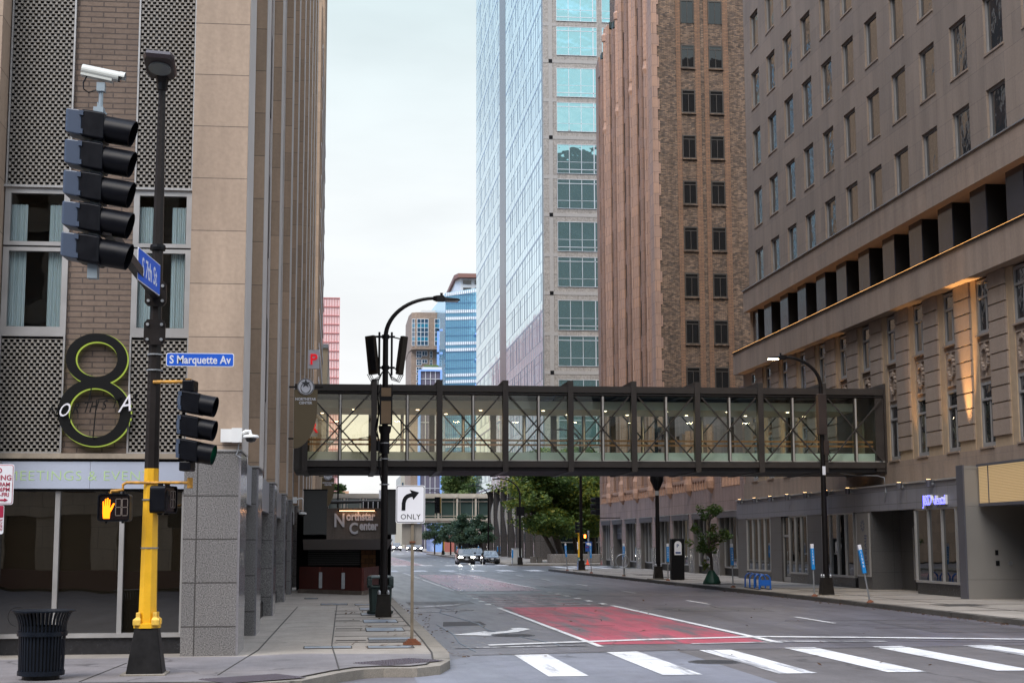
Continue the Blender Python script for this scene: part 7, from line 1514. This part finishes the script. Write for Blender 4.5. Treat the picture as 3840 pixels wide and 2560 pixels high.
# signal on a long arm hung before the cream skyway
a = AY(138, 1642, 1893); t = empty('traffic_signal', 'traffic signal with yellow flecked back plate hanging from a long arm before the cream skyway', 'traffic signal', (a.x, 138, a.z), 0)
b = MB(); b.box(-.28, .28, .05, .09, -.72, .72); b.build('back_plate', M_SIG, t, local=True)
b = MB(); b.box(.2, .28, -.0, .05, -.7, .7); b.build('reflective_border', pm('worn_yellow_border', (.3, .2, .05), .6, ns=3, na=.6), t, local=True)
for k in range(3):
    b = MB(); b.box(-.17, .13, -.2, .05, .25-.47*k, .67-.47*k); q = b.build('section', M_SIG, t, local=True); b = MB(); b.box(-.1, .14, -.4, -.2, .57-.47*k, .62-.47*k); b.build('visor', M_SIG, q, local=True)
t = empty('signal_mast', 'long dark signal arm with a slatted dark sign box over the left lanes', 'signal mast', (-.75, 138, .14))
b = MB(); b.tube([(-.75, 138, .2), (-.75, 138, 8)], .14, 8); b.build('pole', M_POLE, t); z_ = a.z+.25
b = MB(); b.tube([(-.75, 138, z_), (5, 138, z_+.1), (a.x-.2, 138, z_)], [.16, .11, .06], 8); b.build('arm', M_POLE, t)
b = MB(); c = AY(137.9, 1358, 1880); d = AY(137.9, 1440, 1906); b.box(c.x, d.x, 137.8, 137.95, d.z, c.z); b.build('sign_box', M_BLACK, t)
b = MB()
for k in range(5): x = c.x+.1+k*(d.x-c.x-.2)/4; b.box(x-.02, x+.02, 137.76, 137.8, d.z, c.z)
b.build('sign_rib', M_WHITEP, t)
a = AY(106, 2240, 1895); t = empty('traffic_signal', 'black traffic signal edge on at the corner of the terracotta tower', 'traffic signal', (a.x, 106, a.z))
for k in range(3):
    b = MB(); b.box(-.16, .16, -.16, .16, .2-.42*k, .6-.42*k); q = b.build('section', M_SIG, t, local=True); b = MB(); b.lathe([(.15, 0), (.15, .3)], n=12); b.v = [(-.16-p[2], p[0], .4-.42*k+p[1]) for p in b.v]; b.build('visor', M_SIG, q, local=True)
b = MB(); b.bar((0, 0, -.85), (1.6, 0, -.85), .06); b.build('arm', M_POLE, t, local=True)

# ------------------------------------------------------------ fallen leaves and bits of litter along the kerbs
r = np.random.default_rng(12); P = []
for k in range(420): y = 30+70*r.random()**1.5; P.append((np.interp(y, [18, 44, 52, 65, 80, 95, 106], [16.25, 16.2, 16.12, 15.75, 15.35, 14.95, 14.7])-.06-.35*abs(r.normal())*.6, y, .006))
for k in range(60): P.append((.2+1.4*r.random(), 27+18*r.random(), .158))
for k in range(90): P.append((2.05+abs(r.normal())*.25, 27+24*r.random(), .008))
for k in range(70): P.append((3+12*r.random(), 23+30*r.random(), .014))
b = MB()
for x, y, z in P:
    a = r.random()*6.28; s_ = .025+.04*r.random(); d = Vector((math.cos(a), math.sin(a), .2*r.normal()))*s_; e = Vector((-math.sin(a), math.cos(a), .2*r.normal()))*s_*.6; c = Vector((x, y, z+.012))
    b.add([c-d, c+e, c+d, c-e], [(0, 1, 2, 3)])
o = b.build('fallen_leaves', leafmat('dry_leaf', (.10, .05, .02), (.22, .12, .04), (.40, .30, .12)), kind='stuff'); o['label'] = 'scattered dry leaves and scraps along the kerbs'
# utility cuts in the asphalt
for k, q in enumerate(([(9.6, 44), (12.6, 43.4), (12.8, 46.2), (9.7, 46.8)], [(10, 56), (15.2, 55.2), (15.2, 56.6), (10, 57.4)], [(13.2, 33), (15.6, 32.4), (15.8, 38), (13.4, 38.4)], [(9.4, 70), (11, 70), (11, 84), (9.4, 84)], [(2.4, 50), (4.6, 50.4), (4.6, 53), (2.4, 52.6)])):
    sheet('asphalt_patch', q, .0045, roadmat('patched_asphalt_%d' % (k % 2), ((.085, .08, .088), (.135, .128, .14))[k % 2], .25, rough=.5) if 'patched_asphalt_%d' % (k % 2) not in MATS else MATS['patched_asphalt_%d' % (k % 2)])
j = MB(); rr_ = random.Random(5)
for k in range(16):
    x = rr_.uniform(3, 15); y = rr_.uniform(30, 75); L_ = rr_.uniform(1.5, 6); p0 = Vector((x, y, .0065)); a = rr_.choice((0, 0, math.pi/2))+rr_.uniform(-.25, .25)
    for i in range(6):
        p1 = p0+Vector((math.cos(a), math.sin(a), 0))*L_/6; j.bar(p0, p1, .03, .004); p0 = p1; a += rr_.uniform(-.35, .35)
j.build('road_crack', pm('tarred_crack', (.03, .028, .03), .7), kind='structure')
